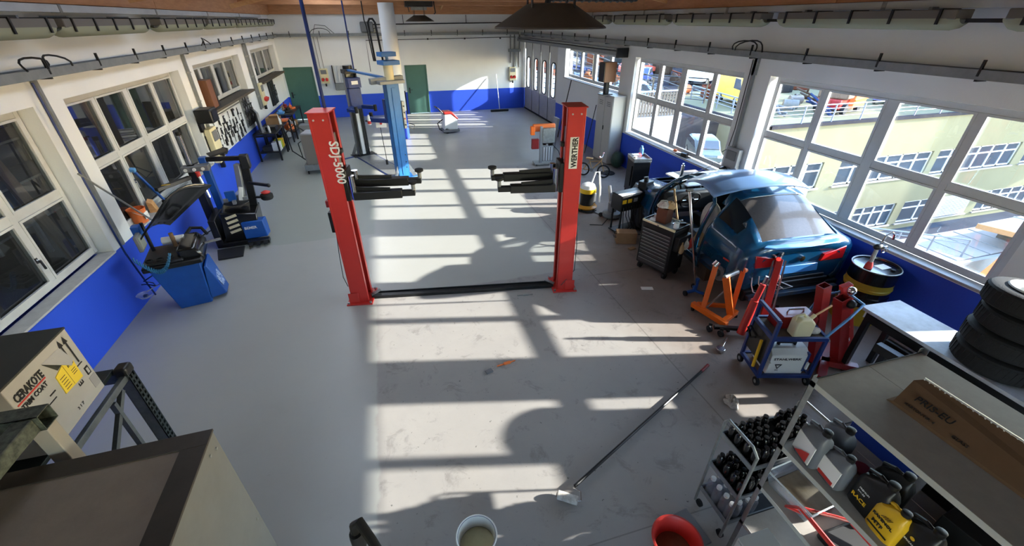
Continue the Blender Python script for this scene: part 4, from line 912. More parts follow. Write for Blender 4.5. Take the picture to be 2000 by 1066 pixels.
for x in (-.05, .1): MB().tube((x, 0, 1.9), (x-.02, 0, 3.3), .014, n=6).build('duct', 'grey_steel', t)
MB().path([(-.05, -.03, 3.4), (.1, -.06, 3.75), (.5, -.05, 3.7), (.8, -.03, 3.42)], .01, 6).build('cable', 'black_plastic', t)
# socket boxes
def socket_box(label, loc, axis='y', s=1.0, reds=True, hm='cream_plastic'):
    t = thing('socket_box', label, 'socket', loc)
    if axis == 'x': t.rotation_euler = (0, 0, PI/2)
    elif axis == '-x': t.rotation_euler = (0, 0, -PI/2)
    MB().box(-.17*s, .17*s, -.1*s, 0, -.3*s, .3*s).build('housing', hm, t, bevel=.012)
    MB().box(-.12*s, .12*s, -.115*s, -.1*s, .08*s, .25*s).build('cover', 'grey_plastic', t, bevel=.005)
    for i in range(2):
        MB().tube(((-.08+.16*i)*s, -.1*s, -.12*s), ((-.08+.16*i)*s, -.18*s, -.15*s), .06*s, n=12).build('socket', 'ink_red' if reds else 'dark_steel', t)
    MB().box(-.03*s, .03*s, -.09*s, -.02*s, -.42*s, -.3*s).build('plug', 'black_plastic', t)
    return t
socket_box('cream socket box with red outlets on the far wall beside the wide green door', (-2.5, 21.98, 1.78))
socket_box('white socket box on the far wall near the folding door', (6.2, 21.98, 1.62), reds=True)
socket_box('cream socket box with red plugs on the left wall above the first bench', (-4.18, 17.35, 1.72), 'x', 1.15)
socket_box('cream fuse box on the left wall under the black heater beside the tools', (-4.18, 11.75, 1.35), 'x', 1.3, False)
t = socket_box('grey switch cabinet on the pale pillar between the two big windows', (6.72, 7.0, 1.35), '-x', 1.05, False, 'silver_plastic')
MB().path([(-.1, -.12, -.3), (-.2, -.2, -.5), (-.05, -.15, -.6), (.1, -.13, -.35)], .012, 6).build('cable', 'black_plastic', t)
# exhaust grille
t = thing('wall_vent', 'pale slatted vent hood on the far wall', 'vent', (-1.75, 21.98, 1.2))
MB().box(-.35, .45, -.3, 0, .0, .28).build('hood', 'grey_steel', t, bevel=.01)
for i in range(5): MB().bar((-.3+i*.17, -.12, .3), (-.3+i*.17, -.02, .98), .07, .03).build('slat', 'white_frame', t)
MB().box(-.38, -.34, -.15, 0, .0, 1.0).box(.42, .46, -.15, 0, 0, 1.0).build('side_plate', 'dark_steel', t)
# push broom against the far wall
t = thing('push_broom', 'wide black push broom standing against the far blue wall', 'broom', (5.35, 21.3, 0))
MB().box(-.45, .45, -.05, .05, 0, .1).build('brush_head', 'black_plastic', t, bevel=.01); MB().tube((0, 0, .1), (0, .58, 1.62), .017, n=8).build('handle', 'white_frame', t)
tag(MB().box(-.05, .3, -.02, .02, 0, 1.05).build('floor_mat', 'black_rubber', loc=(.62, 21.85, .0)), 'narrow black panel leaning left of the narrow green door', 'panel')
# heater and loudspeakers on the left wall
t = thing('wall_heater', 'black fan heater on the left wall at the end of the sill', 'heater', (-4.0, 11.55, 2.0))
MB().box(-.18, .16, -.22, .24, -.1, .2).build('casing', 'black_plastic', t, bevel=.03); MB().box(.16, .17, -.16, .18, -.04, .15).build('grille', 'dark_steel', t); MB().box(-.22, -.16, -.1, .1, -.3, .0).build('bracket', 'dark_steel', t)
t = thing('loudspeaker', 'brown veneered loudspeaker on the high left sill', 'loudspeaker', (-4.2, 12.62, 2.06))
MB().box(-.1, .12, -.17, .17, 0, .62).build('cabinet', 'wood_veneer', t, bevel=.005); MB().box(-.1, .13, .17, .25, .0, .62).build('grille_cloth', 'black_plastic', t, bevel=.01)
t = thing('loudspeaker', 'brown veneered loudspeaker on a black stand above the grey locker', 'loudspeaker', (6.32, 12.0, 2.0), .18)
MB().box(-.2, .2, -.02, .26, .34, .86).build('cabinet', 'wood_veneer', t, bevel=.006); MB().box(-.225, -.2, -.01, .25, .35, .85).build('grille_cloth', 'black_plastic', t, bevel=.004)
MB().box(-.06, .06, .06, .18, .02, .34).build('stand', 'black_plastic', t); MB().box(-.2, .15, -.02, .24, 0, .02).build('base', 'black_plastic', t)
# grey locker
t = thing('storage_locker', 'tall grey two-metre metal locker against the right wall', 'locker', (6.33, 11.62, 0))
MB().box(0, .4, 0, 1.0, .04, 1.98).build('body', 'locker_grey', t, bevel=.006)
for a, c in ((.012, .49), (.51, .988)):
    d = MB().box(-.018, 0, a, c, .08, 1.95).build('door', 'locker_grey', t, bevel=.004)
    for z in (1.7, 1.75, 1.8): MB().box(-.021, -.018, a+.12, c-.12, z, z+.012).build('vent_slot', 'dark_steel', d)
MB().box(-.04, -.018, .44, .48, 1.0, 1.12).build('lock', 'black_plastic', t, bevel=.004)
MB().box(0, .4, 0, 1.0, 1.98, 2.0).build('top', 'locker_grey', t)
tag(MB().bar((6.2, 13.0, .03), (6.62, 13.3, 1.5), .02).build('thin_rod', 'dark_steel'), 'thin dark rod leaning on the blue wall left of the locker', 'rod')
tag(MB().tube((6.2, 15.5, 0), (6.66, 15.6, 2.0), .018, n=6).build('broomstick', 'dark_steel'), 'dark stick leaning on the wall behind the right red post', 'stick')
t = thing('waste_bag', 'dark green bin bag on the floor right of the locker', 'bag', (6.5, 11.3, 0))
MB().sphere((0, 0, .26), .2, 14, 9, (1, 1, 1.25)).build('bag', mat('bag_green', (34, 62, 48), .4, bump=.9, bscale=12), t)

# ================================================================ RED TWO-POST LIFT
th = math.atan2(-.55, 3.3)
lf = thing('two_post_lift', 'red two-post car lift with black arms swung inwards', 'car lift', (.81, 5.86, 0), th)
for sx in (-1, 1):
    X = sx*1.67; o = -sx     # opening towards the middle
    b = MB()
    # C section: back web and two flanges with lips
    b.box(X+sx*.10, X+sx*.125, -.17, .17, .02, 2.9)
    for sy in (-1, 1):
        b.box(X-sx*.13, X+sx*.10, sy*.17-(.018 if sy > 0 else 0), sy*.17+(.018 if sy < 0 else 0), .02, 2.9)
        b.box(X-sx*.13, X-sx*.115, sy*.17, sy*.10, .02, 2.9)
    po = b.build('post', 'red_paint', lf, bevel=.003)
    MB().box(X-.145, X+.145, -.19, .19, 2.9, 2.915).build('post_cap', 'red_paint', lf, bevel=.004)
    for q in (-.06, .06): MB().tube((X+q, -.171, 2.82), (X+q, -.182, 2.82), .012, n=8).build('bolt', 'white_frame', po)
    MB().box(X-.2, X+.2, -.24, .24, 0, .022).box(X+sx*.0, X+sx*.16, -.19, -.18, .02, .2).build('base_plate', 'red_paint', lf, bevel=.004)
    for (ax, ay) in ((-.17, -.21), (.17, -.21), (-.17, .21), (.17, .21)): MB().tube((X+ax, ay, .02), (X+ax, ay, .05), .018, n=8).build('anchor_bolt', 'galvanised', lf)
    MB().tube((X-sx*.0, 0, .06), (X, 0, 2.85), .022, n=10).build('spindle', 'dark_steel', lf)
    MB().box(X-sx*.02, X-sx*.1, -.09, .09, 2.1, 2.62).build('guard_strip', 'grey_plastic', lf, bevel=.004)
    MB().box(X-sx*.1, X-sx*.17, -.05, .05, 2.36, 2.42).build('limit_bracket', 'black_plastic', lf, bevel=.01)
    ca = MB().box(X-sx*.06, X-sx*.19, -.15, .15, 1.72, 2.16).build('carriage', 'black_plastic', lf, bevel=.012)
    MB().tube((X-sx*.24, -.12, 1.74), (X-sx*.24, -.12, 2.08), .045, n=12).tube((X-sx*.24, .12, 1.74), (X-sx*.24, .12, 2.08), .045, n=12).build('hinge_pin', 'chrome', ca)
    for k, (sy, a, z) in enumerate(((-1, .05, 1.80), (1, .02, 1.90))):
        p0 = Vector((X-sx*.24, sy*.13, z)); dr_ = Vector((-sx*math.cos(a), -sy*math.sin(a)*.6, 0)); L1 = .66 if k == 0 else .74
        b = MB().bar(p0, p0+dr_*L1, .13, .11)
        arm = b.build('arm', 'black_plastic', lf, bevel=.008)
        MB().bar(p0+dr_*(L1-.12), p0+dr_*(L1+.18), .09, .075).build('arm_extension', 'dark_steel', arm, bevel=.006)
        MB().bar(p0+Vector((0, -sy*.02, .09)), p0+dr_*.5+Vector((0, 0, .065)), .03, .05).build('arm_rib', 'black_plastic', arm)
        e = p0+dr_*(L1+.16)
        MB().tube(e, e+Vector((0, 0, .12)), .028, n=12).build('pad_screw', 'galvanised', arm)
        MB().lathe([(.035, 0), (.062, .015), (.062, .045), (.05, .05)], (e.x, e.y, e.z+.12), n=18).build('pad', 'black_rubber', arm)
# floor channel and side boxes
MB().box(-1.5, 1.5, -.06, .06, .0, .035).box(-1.5, 1.5, -.075, -.06, 0, .055).box(-1.5, 1.5, .06, .075, 0, .055).build('floor_channel', 'dark_steel', lf, bevel=.003)
for sx in (-1, 1): MB().bar((sx*1.52, -.02, .05), (sx*1.38, .06, .09), .06, .012).build('chain_cover', 'galvanised', lf)
MB().box(-1.90, -1.795, .0, .26, 1.18, 1.5).build('control_box', 'dark_steel', lf, bevel=.01)
MB().box(-1.86, -1.795, -.1, .0, 1.62, 1.72).build('cable_gland', 'dark_red_paint', lf, bevel=.01)
MB().box(-2.02, -1.8, .02, .3, 2.2, 2.62).build('motor_box', 'grey_plastic', lf, bevel=.02)
MB().path([(-1.81, -.1, 1.2), (-1.82, -.16, .9), (-1.84, -.17, .5), (-1.82, -.12, .3)], .006, 6).build('cable', 'black_plastic', lf)
MB().path([(1.81, -.05, 1.5), (1.84, -.1, .8), (1.83, -.12, .35), (1.6, -.2, .12)], .006, 6).build('cable', 'black_plastic', lf)
MB().box(1.80, 1.84, -.02, .04, .92, .99).build('switch', 'red_paint', lf)
text('SDJ-5000', .165, 'white_letter', lf, (-1.60, -.1735, 2.56), (0, 0, -1), (1, 0, 0), bold=.02, sx=.92, ext=.002)
pl = MB().box(1.60, 1.72, -.176, -.171, 2.08, 2.52).build('name_plate', 'paper', lf)
zz = 2.49
for i in range(7):   # maker's name in heavy italic blocks, read from bottom to top
    pass
text('WERTHER', .105, 'ink', pl, (1.705, -.178, 2.10), (0, 0, 1), (-1, 0, 0), bold=.035, sx=.86)
# tall beige tank with hoses behind the left post
t = thing('oil_extractor', 'beige waste-oil tank with black hoses behind the left red post', 'tank', (-2.3, 13.5, 0))
MB().lathe([(.2, .28), (.26, .34), (.26, .78), (.2, .86), (.05, .9)], n=20).build('tank', 'beige_tank', t); MB().box(-.28, .28, -.24, .24, .1, .28).build('tray', 'grey_steel', t, bevel=.01)
for a in (0, 1, 2, 3): MB().tube((math.cos(a*PI/2+.78)*.3-.015, math.sin(a*PI/2+.78)*.28, .05), (math.cos(a*PI/2+.78)*.3+.015, math.sin(a*PI/2+.78)*.28, .05), .05, n=10).build('castor', 'black_rubber', t)
MB().tube((0, 0, .9), (0, 0, 1.15), .025, n=8).box(-.12, .12, -.03, .03, .98, 1.03).build('valve', 'galvanised', t)
MB().path([(0, 0, 1.1), (-.3, -.1, 1.4), (-.55, -.15, 1.2), (-.5, -.2, .7), (-.15, -.3, .42), (.15, -.3, .6), (.25, -.2, .9)], .018, 8).build('hose', 'black_rubber', t)
MB().path([(-.1, 0, 1.0), (-.3, -.2, .9), (-.25, -.3, .5), (0, -.34, .3), (.25, -.25, .6), (.3, -.1, .95), (.1, 0, 1.0)], .015, 8).build('hose', 'black_rubber', t)
tag(MB().box(-2.6, -2.25, 14.0, 14.35, 0, 1.25).build('metal_cabinet', 'grey_plastic', bevel=.01), 'dark grey metal box standing behind the beige tank', 'cabinet')

# ================================================================ BLUE TWO-POST LIFT
a2 = math.atan2(-2.75, 1.15)
bl_ = thing('two_post_lift', 'blue two-post car lift with one blue and one grey post', 'car lift', (-.42, 13.65, 0), a2)
HL = 1.5
# grey (far) post at x=-HL, blue (near) post at x=+HL
b = MB().box(-HL-.14, -HL-.1, -.17, .17, .02, 2.5).box(-HL-.14, -HL+.12, -.17, -.15, .02, 2.5).box(-HL-.14, -HL+.12, .15, .17, .02, 2.5)
b.build('post', 'galvanised', bl_, bevel=.004); MB().box(-HL-.02, -HL+.1, -.05, .05, .05, 2.4).build('spindle_cover', 'white_frame', bl_)
for sy in (-1, 1): MB().box(-HL+.1, -HL+.135, sy*.16-.02, sy*.16+.02, .02, 2.5).build('rubber_edge', 'black_rubber', bl_)
b = MB().box(HL+.08, HL+.12, -.17, .17, .02, 2.5).box(HL-.12, HL+.12, -.17, -.15, .02, 2.5).box(HL-.12, HL+.12, .15, .17, .02, 2.5).box(HL+.12, HL+.135, -.05, .05, .1, 2.4)
pb = b.build('post', 'blue_lift_paint', bl_, bevel=.004)
for z in (.45, .65, .3): MB().tube((HL+.12, .1, z), (HL+.13, .1, z), .015, n=8).build('bolt', 'black_plastic', pb)
for s_ in (-1, 1):
    X = s_*HL
    MB().box(X-.22, X+.22, -.38, .38, 0, .02).build('base_plate', 'dark_steel' if s_ < 0 else 'blue_lift_paint', bl_, bevel=.004)
    MB().box(X-s_*.1, X-s_*.26, -.19, .19, 1.5, 2.1).build('carriage', 'dark_blue_paint', bl_, bevel=.01)
    for sy in (-1, 1):
        ar = MB().bar((X-s_*.2, sy*.15, 1.55), (X-s_*.62, sy*.42, 1.55), .12, .11).bar((X-s_*.6, sy*.4, 1.55), (X-s_*.95, sy*.3, 1.55), .08, .08).build('arm', 'dark_blue_paint', bl_, bevel=.008)
        MB().tube((X-s_*.93, sy*.3, 1.5), (X-s_*.93, sy*.3, 1.68), .05, n=10).build('pad', 'black_rubber', ar)
    MB().bar((X+s_*.15, -.3, .02), (X+s_*.1, -.15, .35), .015, .1).bar((X+s_*.15, .3, .02), (X+s_*.1, .15, .35), .015, .1).build('gusset', 'grey_steel', bl_)
MB().box(-HL, HL, -.32, .32, 0, .012).build('floor_plate', 'dark_blue_paint', bl_, bevel=.003)
MB().box(-HL+.2, HL-.2, -.28, .28, .012, .018).build('tread_plate', 'galvanised', bl_)
MB().bar((-HL, -.1, .01), (-HL+.2, -1.0, .01), .09, .02).build('cable_cover', 'dark_blue_paint', bl_)
# heads
MB().box(-HL-.2, -HL+.18, -.18, .2, 2.5, 2.62).tube((-HL-.05, 0, 2.62), (-HL-.05, 0, 2.72), .14, n=16).build('gear_head', 'dark_steel', bl_, bevel=.01)
MB().box(HL-.28, HL+.25, -.38, .3, 2.5, 2.58).bar((HL-.1, -.5, 2.56), (HL, .35, 2.6), .2, .14).build('gear_head', 'grey_steel', bl_, bevel=.01)
MB().tube((HL, 0, 2.58), (HL, 0, 2.98), .12, n=16).build('motor', 'cream_plastic', bl_)
MB().box(HL-.2, HL+.2, -.2, .25, 2.93, 3.03).box(HL-.15, HL+.15, -.2, .2, 3.12, 3.22).box(HL-.03, HL+.03, -.03, .03, 3.03, 3.12).build('motor_guard', 'blue_lift_paint', bl_, bevel=.008)
MB().bar((-HL+.1, -.05, 2.6), (HL-.3, -.08, 2.62), .1, .05).build('sync_arm', 'blue_lift_paint', bl_, bevel=.005)
MB().box(-HL+.1, -HL+.35, -.2, .2, 2.12, 2.4).build('carriage_head', 'dark_blue_paint', bl_, bevel=.01)
MB().box(-HL+.36, -HL+.37, -.1, .1, 2.22, 2.32).build('sticker', 'paper', bl_)
MB().box(HL-.02, HL+.14, .18, .26, 1.35, 2.05).build('control_box', 'galvanised', bl_, bevel=.008)
for k in range(4): MB().tube((HL+.14, .22, 1.45+k*.16), (HL+.155, .22, 1.45+k*.16), .02, n=8).build('button', 'ink' if k != 1 else 'ink_red', bl_)
MB().path([(HL+.1, .26, 1.4), (HL+.12, .45, 1.3), (HL+.1, .5, 1.4), (HL, .4, 1.45)], .01, 6).build('cable', 'black_plastic', bl_)
t = thing('control_pendant', 'white pendant switch with a red button hanging between the blue lift posts', 'switch', (-.25, 13.2, 1.35))
MB().box(-.15, .15, -.06, .06, -.12, .14).build('housing', 'white_plastic', t, bevel=.01); MB().tube((0, -.06, 0), (0, -.1, 0), .035, n=10).build('button', 'ink_red', t)
MB().path([(-.03, 0, -.12), (-.02, 0, -.5), (0, 0, -.9), (0, 0, -1.08)], .01, 6).build('cable', 'black_plastic', t); MB().tube((0, 0, -1.08), (0, 0, -1.22), .035, n=8).build('plug', 'black_plastic', t)
t = thing('fire_extinguisher', 'small white and red bottle hanging on the grey lift post', 'bottle', (-.62, 14.55, 1.05))
MB().lathe([(.05, 0), (.055, .02), (.055, .22), (.02, .3)], n=12).build('bottle', 'white_plastic', t); MB().lathe([(.058, .03), (.058, .12)], n=12).build('label', 'ink_red', t); MB().box(-.12, 0, -.02, .02, .1, .14).build('bracket', 'dark_steel', t)
# ================================================================ THE BLUE CAR (stripped, door out, bonnet on the roof)
mat('car_blue', (8, 66, 98), .22, rgb2=(7, 58, 90), scale=2, coat=.7)
mat('car_blue_light', (60, 124, 184), .3, coat=.5)
mat('car_inner', (30, 70, 100), .5, rgb2=(60, 62, 66), scale=9, amt=2)
mat('car_dark', (14, 15, 17), .5)
mat('tail_red', (170, 24, 26), .2, coat=.6)
mat('seat_cloth', (196, 188, 180), .85, rgb2=(170, 164, 158), scale=8)
mat('trim_beige', (186, 150, 104), .8)
mat('dusty_screen', (72, 67, 64), .3, rgb2=(58, 54, 52), scale=30, coat=.3)
car = thing('coupe_car', 'teal blue coupe with its side door out, parked under the big window', 'car', (5.60, 4.06, 0), -math.radians(3.5))
KE = [ # y, zs, xl, xm, zm, xb, zb, xr, zr, zc
 (0.00, .48, .62, .70, .60, .72, .80, .58, .93, .96), (0.05, .36, .78, .84, .62, .84, .94, .64, 1.04, 1.07), (0.20, .30, .86, .92, .62, .88, 1.00, .68, 1.10, 1.13),
 (0.45, .28, .90, .95, .64, .89, 1.02, .64, 1.17, 1.20), (0.90, .27, .90, .96, .64, .89, 1.02, .58, 1.36, 1.40), (1.40, .26, .88, .94, .62, .88, 1.00, .58, 1.50, 1.545),
 (2.00, .26, .87, .93, .60, .87, .98, .59, 1.545, 1.60), (2.50, .26, .87, .93, .60, .87, .98, .585, 1.52, 1.575), (2.90, .26, .88, .94, .60, .87, .98, .62, 1.36, 1.42),
 (3.25, .27, .90, .95, .62, .86, .97, .70, 1.08, 1.13), (3.50, .28, .90, .95, .62, .84, .95, .70, 1.00, 1.03), (3.90, .29, .88, .93, .60, .80, .90, .66, .93, .96), (4.20, .34, .76, .84, .56, .72, .80, .58, .84, .86), (4.32, .42, .55, .66, .54, .56, .70, .48, .74, .75)]
YM = {.45: .15, .9: .5, 1.4: .92, 2.0: 1.5, 2.5: 2.02, 2.9: 2.42, 3.25: 2.78, 3.5: 3.05, 3.9: 3.45, 4.2: 3.8, 4.32: 3.95, .2: .10, .05: .03, 0: 0}
KE = [(YM[k[0]], k[1])+tuple(v*1.05 if q in (0, 1, 3) else v for q, v in enumerate(k[2:7]))+k[7:] for k in KE]
KE[3] = (.15,)+KE[3][1:8]+(1.13, 1.16); KE[4] = (.5,)+KE[4][1:8]+(1.32, 1.36)
def kv(y):
    for i in range(len(KE)-1):
        if y <= KE[i+1][0]: break
    a, b_ = KE[i], KE[i+1]; t = (y-a[0])/(b_[0]-a[0])
    def tg(j, k):   # catmull tangent
        lo, hi = max(0, j-1), min(len(KE)-1, j+1); return (KE[hi][k]-KE[lo][k])/(KE[hi][0]-KE[lo][0])
    h = b_[0]-a[0]; t2, t3 = t*t, t*t*t
    return [(2*t3-3*t2+1)*a[k]+(t3-2*t2+t)*h*tg(i, k)+(-2*t3+3*t2)*b_[k]+(t3-t2)*h*tg(i+1, k) for k in range(1, 10)]
def half(y):
    zs, xl, xm, zm, xb, zb, xr, zr, zc = kv(y); P = []
    ctrl = [(xl, zs), (xm, zm*.55+zs*.45), (xm, zm), (xb+.02, zb*.75+zm*.25), (xb, zb), (xb*.66+xr*.34, zb*.62+zr*.38), (xb*.33+xr*.67, zb*.3+zr*.7), (xr, zr), (xr*.72, zr*.4+zc*.6+.005), (xr*.36, zc*.9+zr*.1), (0, zc)]
    return ctrl
NY = 88; ring = []
for i in range(NY+1):
    y = 3.95*i/NY; h = half(y); ring.append([(-x, y, z) for x, z in h]+[(x, y, z) for x, z in h[::-1][1:]])
NR = len(ring[0])      # 21
shell = MB(); shell._add([p for r in ring for p in r], []); vs_ = shell.v
parts_ = {'body': [], 'rear_glass': [], 'windscreen': [], 'side_window': [], 'quarter_window': []}
for i in range(NY):
    y = 3.95*(i+.5)/NY
    for j in range(NR-1):
        q = (i*NR+j, i*NR+j+1, (i+1)*NR+j+1, (i+1)*NR+j)
        zc_ = sum(vs_[k][2] for k in q)/4; xc = sum(vs_[k][0] for k in q)/4; left = xc < 0; seg = j if left else NR-2-j
        if seg <= 3 and min((y-.60)**2+(zc_-.36)**2, (y-3.2)**2+(zc_-.36)**2) < .37**2: continue
        if seg >= 8 and y > 2.88 and y < 3.72: continue                      # bonnet missing
        if seg >= 7 and y > .15 and y < .86 and abs(xc) < .62: parts_['rear_glass'].append(q); continue
        if seg >= 8 and 2.14 < y < 2.82: parts_['windscreen'].append(q); continue
        if left and 1.0 < y < 2.64 and zc_ > .36 and seg <= 6 and not (seg == 6 and (y > 2.3 or y < 1.08)): continue      # door opening
        if left and seg in (5, 6) and .44 < y < .94 and (seg == 5 or y > .56): parts_['quarter_window'].append(q); continue
        if (not left) and seg in (5, 6) and .6 < y < 2.5: parts_['side_window'].append(q); continue
        parts_['body'].append(q)
def sub_mesh(faces):
    m = MB(); idx = {}
    for q in faces:
        for k in q:
            if k not in idx: idx[k] = len(m.v); m.v.append(vs_[k])
    m.f = [tuple(idx[k] for k in q) for q in faces]; m.mi = [0]*len(m.f); return m
cb_ = sub_mesh(parts_['body']).build('body', 'car_blue', car, angle=48, solid=.02)
sub_mesh(parts_['rear_glass']).build('rear_glass', 'dusty_screen', car, angle=60)
sub_mesh(parts_['windscreen']).build('windscreen', 'dusty_glass', car, angle=60)
sub_mesh(parts_['side_window']).build('side_window', 'dusty_glass', car, angle=60)
sub_mesh(parts_['quarter_window']).build('quarter_window', 'black_gloss', car, angle=60)
# rear end
tgm = MB(); tgm._add([p for p in ring[0]], [tuple(range(NR))]); tgm.build('tailgate', 'car_blue', car, smooth=False)
fcm = MB(); fcm._add([p for p in ring[-1]], [tuple(range(NR))]); fcm.build('nose_panel', 'car_inner', car, smooth=False)
MB().box(-.52, .52, -.035, -.002, .5, .56).build('bumper_strip', 'car_dark', car, bevel=.01)
MB().prism([(-.70, .03), (-.55, -.05), (0, -.075), (.55, -.05), (.70, .03), (.6, .08), (0, .05), (-.6, .08)], 1.075, 1.10).build('spoiler_lip', 'car_blue_light', car, bevel=.012)
for s_ in (-1, 1):
    MB()._add([(s_*.34, -.030, .78), (s_*.76, -.02, .78), (s_*.97, .22, .84), (s_*.95, .22, .97), (s_*.78, .01, .97), (s_*.36, -.04, .90), (s_*.34, .06, .78), (s_*.70, .10, .78), (s_*.88, .26, .84), (s_*.86, .26, .97), (s_*.72, .12, .97), (s_*.36, .06, .90)],
              [(0, 1, 4, 5), (1, 2, 3, 4), (6, 11, 10, 7), (7, 10, 9, 8), (0, 5, 11, 6), (5, 4, 10, 11), (4, 3, 9, 10), (0, 6, 7, 1), (1, 7, 8, 2), (2, 8, 9, 3)]).build('tail_light', 'tail_red', car, bevel=.008)
MB().prism([(-.36, .62), (.36, .62), (.32, .76), (-.32, .76)], -.03, -.002, 'y').build('plate_recess', 'car_blue_light', car, bevel=.01)
MB().box(-.84, .84, -.04, .22, .22, .40).box(-.6, .6, -.05, 0, .40, .5).build('bumper_beam', 'car_dark', car, bevel=.02)
MB().tube((0, -.03, .86), (0, .0, .86), .045, n=18).build('badge', 'chrome', car)
for k, sy in ((-.5, 1), (.48, -1)): MB().tube((k, -.05, .3), (k, .2, .3), .05, n=12).build('exhaust_tip', 'galvanised', car)
# loose wires and pale clips hanging at the rear corner
for k in range(5):
    x = -.75+k*.12; MB().path([(x, .0, .62), (x-.06, -.09, .55), (x-.02+.05*k, -.12, .44), (x+.08, -.07, .38)], .008, 5).build('loose_wire', 'white_plastic', car)
# roof aerial fin
MB().prism([(1.0, 1.5), (1.16, 1.5), (1.14, 1.6)], -.02, .02, 'x').build('aerial_fin', 'car_dark', car, bevel=.008)
# wheels (three; the near rear hub stands bare on a support)
for (x, y) in ((.84, .60), (.84, 3.2), (-.84, 3.2)):
    w = MB().lathe([(.2, -.1), (.3, -.11), (.335, -.07), (.335, .07), (.3, .11), (.2, .1)], n=28, T=Matrix.Translation((x, y, .34)) @ Matrix.Rotation(PI/2, 4, 'Y')).build('tyre', 'black_rubber', car)
    MB().tube((x-.06, y, .34), (x+.06, y, .34), .2, n=20).build('wheel_rim', 'galvanised', w)
MB().tube((-.72, .60, .36), (-.82, .60, .36), .14, n=18).tube((-.82, .60, .36), (-.88, .60, .36), .06, n=12).build('brake_disc', 'galvanised', car)
MB().box(-.8, -.6, .9, 1.1, 0, .27).build('support_block', 'store_wood', car, bevel=.01)
_before = set(car.children)
# floor, sill, cabin
MB().box(-.8, .8, .35, 3.3, .27, .34).box(-.84, -.74, 1.6, 3.15, .3, .42).build('floor_pan', 'car_inner', car, bevel=.01)
MB().box(-.78, .78, 3.0, 3.2, .6, 1.0).build('dashboard', 'car_dark', car, bevel=.05)
MB().box(-.1, .12, 1.8, 3.0, .34, .56).build('centre_console', 'car_dark', car, bevel=.03)
T = Matrix.Translation((-.38, 2.78, .92)) @ Matrix.Rotation(-1.15, 4, 'X')
MB().path([tuple(T @ Vector((math.cos(a)*.19, math.sin(a)*.19, 0))) for a in [2*PI*k/24 for k in range(24)]], .017, 8, True).build('steering_wheel', 'black_plastic', car)
st = MB().tube(T @ Vector((0, 0, -.03)), T @ Vector((0, 0, .03)), .07, n=16).build('wheel_hub', 'car_dark', car)
MB().bar(T @ Vector((-.19, 0, 0)), T @ Vector((.19, 0, 0)), .03, .015).build('spoke', 'chrome', car); MB().bar(T @ Vector((0, -.19, 0)), T @ Vector((0, 0, 0)), .03, .015).build('spoke', 'chrome', car)
MB().tube((-.38, 2.8, .9), (-.38, 3.05, .8), .04, n=10).build('steering_column', 'car_dark', car)
for x in (-.4, .4):
    st = MB().box(x-.24, x+.24, 1.75, 2.3, .4, .58).build('seat_cushion', 'car_dark', car, bevel=.05, bseg=3)
    MB().cb((x, 1.66, .86), (.46, .16, .64), (.28, 0, 0)).build('seat_back', 'car_dark' if x > 0 else 'seat_cloth', car, bevel=.06, bseg=3)
    MB().cb((x, 1.54, 1.26), (.24, .1, .16), (.28, 0, 0)).build('headrest', 'car_dark', car, bevel=.04)
MB().sphere((-.66, 1.75, .98), .3, 16, 10, (.35, .75, 1.05)).build('airbag', 'seat_cloth', car)
MB().box(-.7, .7, .9, 1.35, .45, .62).cb((0, .95, .85), (1.3, .14, .5), (.3, 0, 0)).build('rear_seat', 'car_dark', car, bevel=.05)
MB().cb((-.72, 1.78, .62), (.05, .3, .26), (.2, .2, 0)).build('loose_trim', 'trim_beige', car, bevel=.01)
MB().path([(-.8, 1.66, .5), (-.86, 1.8, .40), (-.84, 2.1, .42), (-.82, 2.4, .44)], .02, 6).build('door_seal', 'white_plastic', car)
MB().path([(-.70, 3.2, .98), (-.62, 3.0, 1.08), (-.74, 2.5, .6)], .02, 6).build('pillar_trim', 'trim_beige', car)
# inner door frame lip
fr = [(-.90, 1.66, .42), (-.93, 1.62, .75), (-.89, 1.62, .98), (-.74, 1.66, 1.33), (-.62, 1.9, 1.50), (-.61, 2.3, 1.51), (-.63, 2.6, 1.46), (-.70, 2.9, 1.28), (-.82, 3.12, 1.02), (-.92, 3.14, .7), (-.90, 3.1, .42)]
MB().path(fr, .03, 8).build('door_frame_lip', 'car_blue', car)
MB().path([(x+.045, y+(.03 if y < 2 else -.03), z-.04) for x, y, z in fr[1:-1]], .02, 6).build('door_rubber', 'car_dark', car)
# engine bay
bay = MB().box(-.66, .66, 3.34, 4.15, .42, .5).build('engine_tray', 'car_inner', car)
MB().cb((.0, 3.7, .68), (.55, .5, .36), (0, 0, .05)).build('engine', 'dark_steel', car, bevel=.04)
MB().box(.3, .62, 3.4, 3.62, .5, .84).build('battery', 'car_dark', car, bevel=.01)
for (x, y, z, m) in ((-.5, 3.55, .84, 'car_blue_light'), (.5, 3.8, .84, 'car_blue_light'), (-.45, 3.95, .78, 'galvanised')):
    MB().lathe([(.12, 0), (.13, .03), (.06, .06), (.05, .07)], (x, y, z-.06), n=16).build('strut_tower', m, car)
for k in range(7): MB().path([(-.55+.18*k, 3.4+.05*(k % 3), .84), (-.5+.17*k, 3.6, .96-.02*(k % 2)), (-.45+.16*k, 3.9, .82)], .018, 6).build('engine_hose', ('car_dark', 'dark_blue_paint', 'galvanised')[k % 3], car)
MB().box(-.62, .62, 4.12, 4.17, .5, .84).build('radiator_support', 'car_inner', car, bevel=.01)
MB().box(-.93, -.88, 3.2, 3.95, .60, .9).build('inner_wing', 'car_inner', car)
MB().box(-.1, .3, 3.35, 3.8, .96, .985).build('engine_cover', 'white_plastic', car, bevel=.01)
for ch in car.children:
    if ch not in _before: ch.location.y -= .46
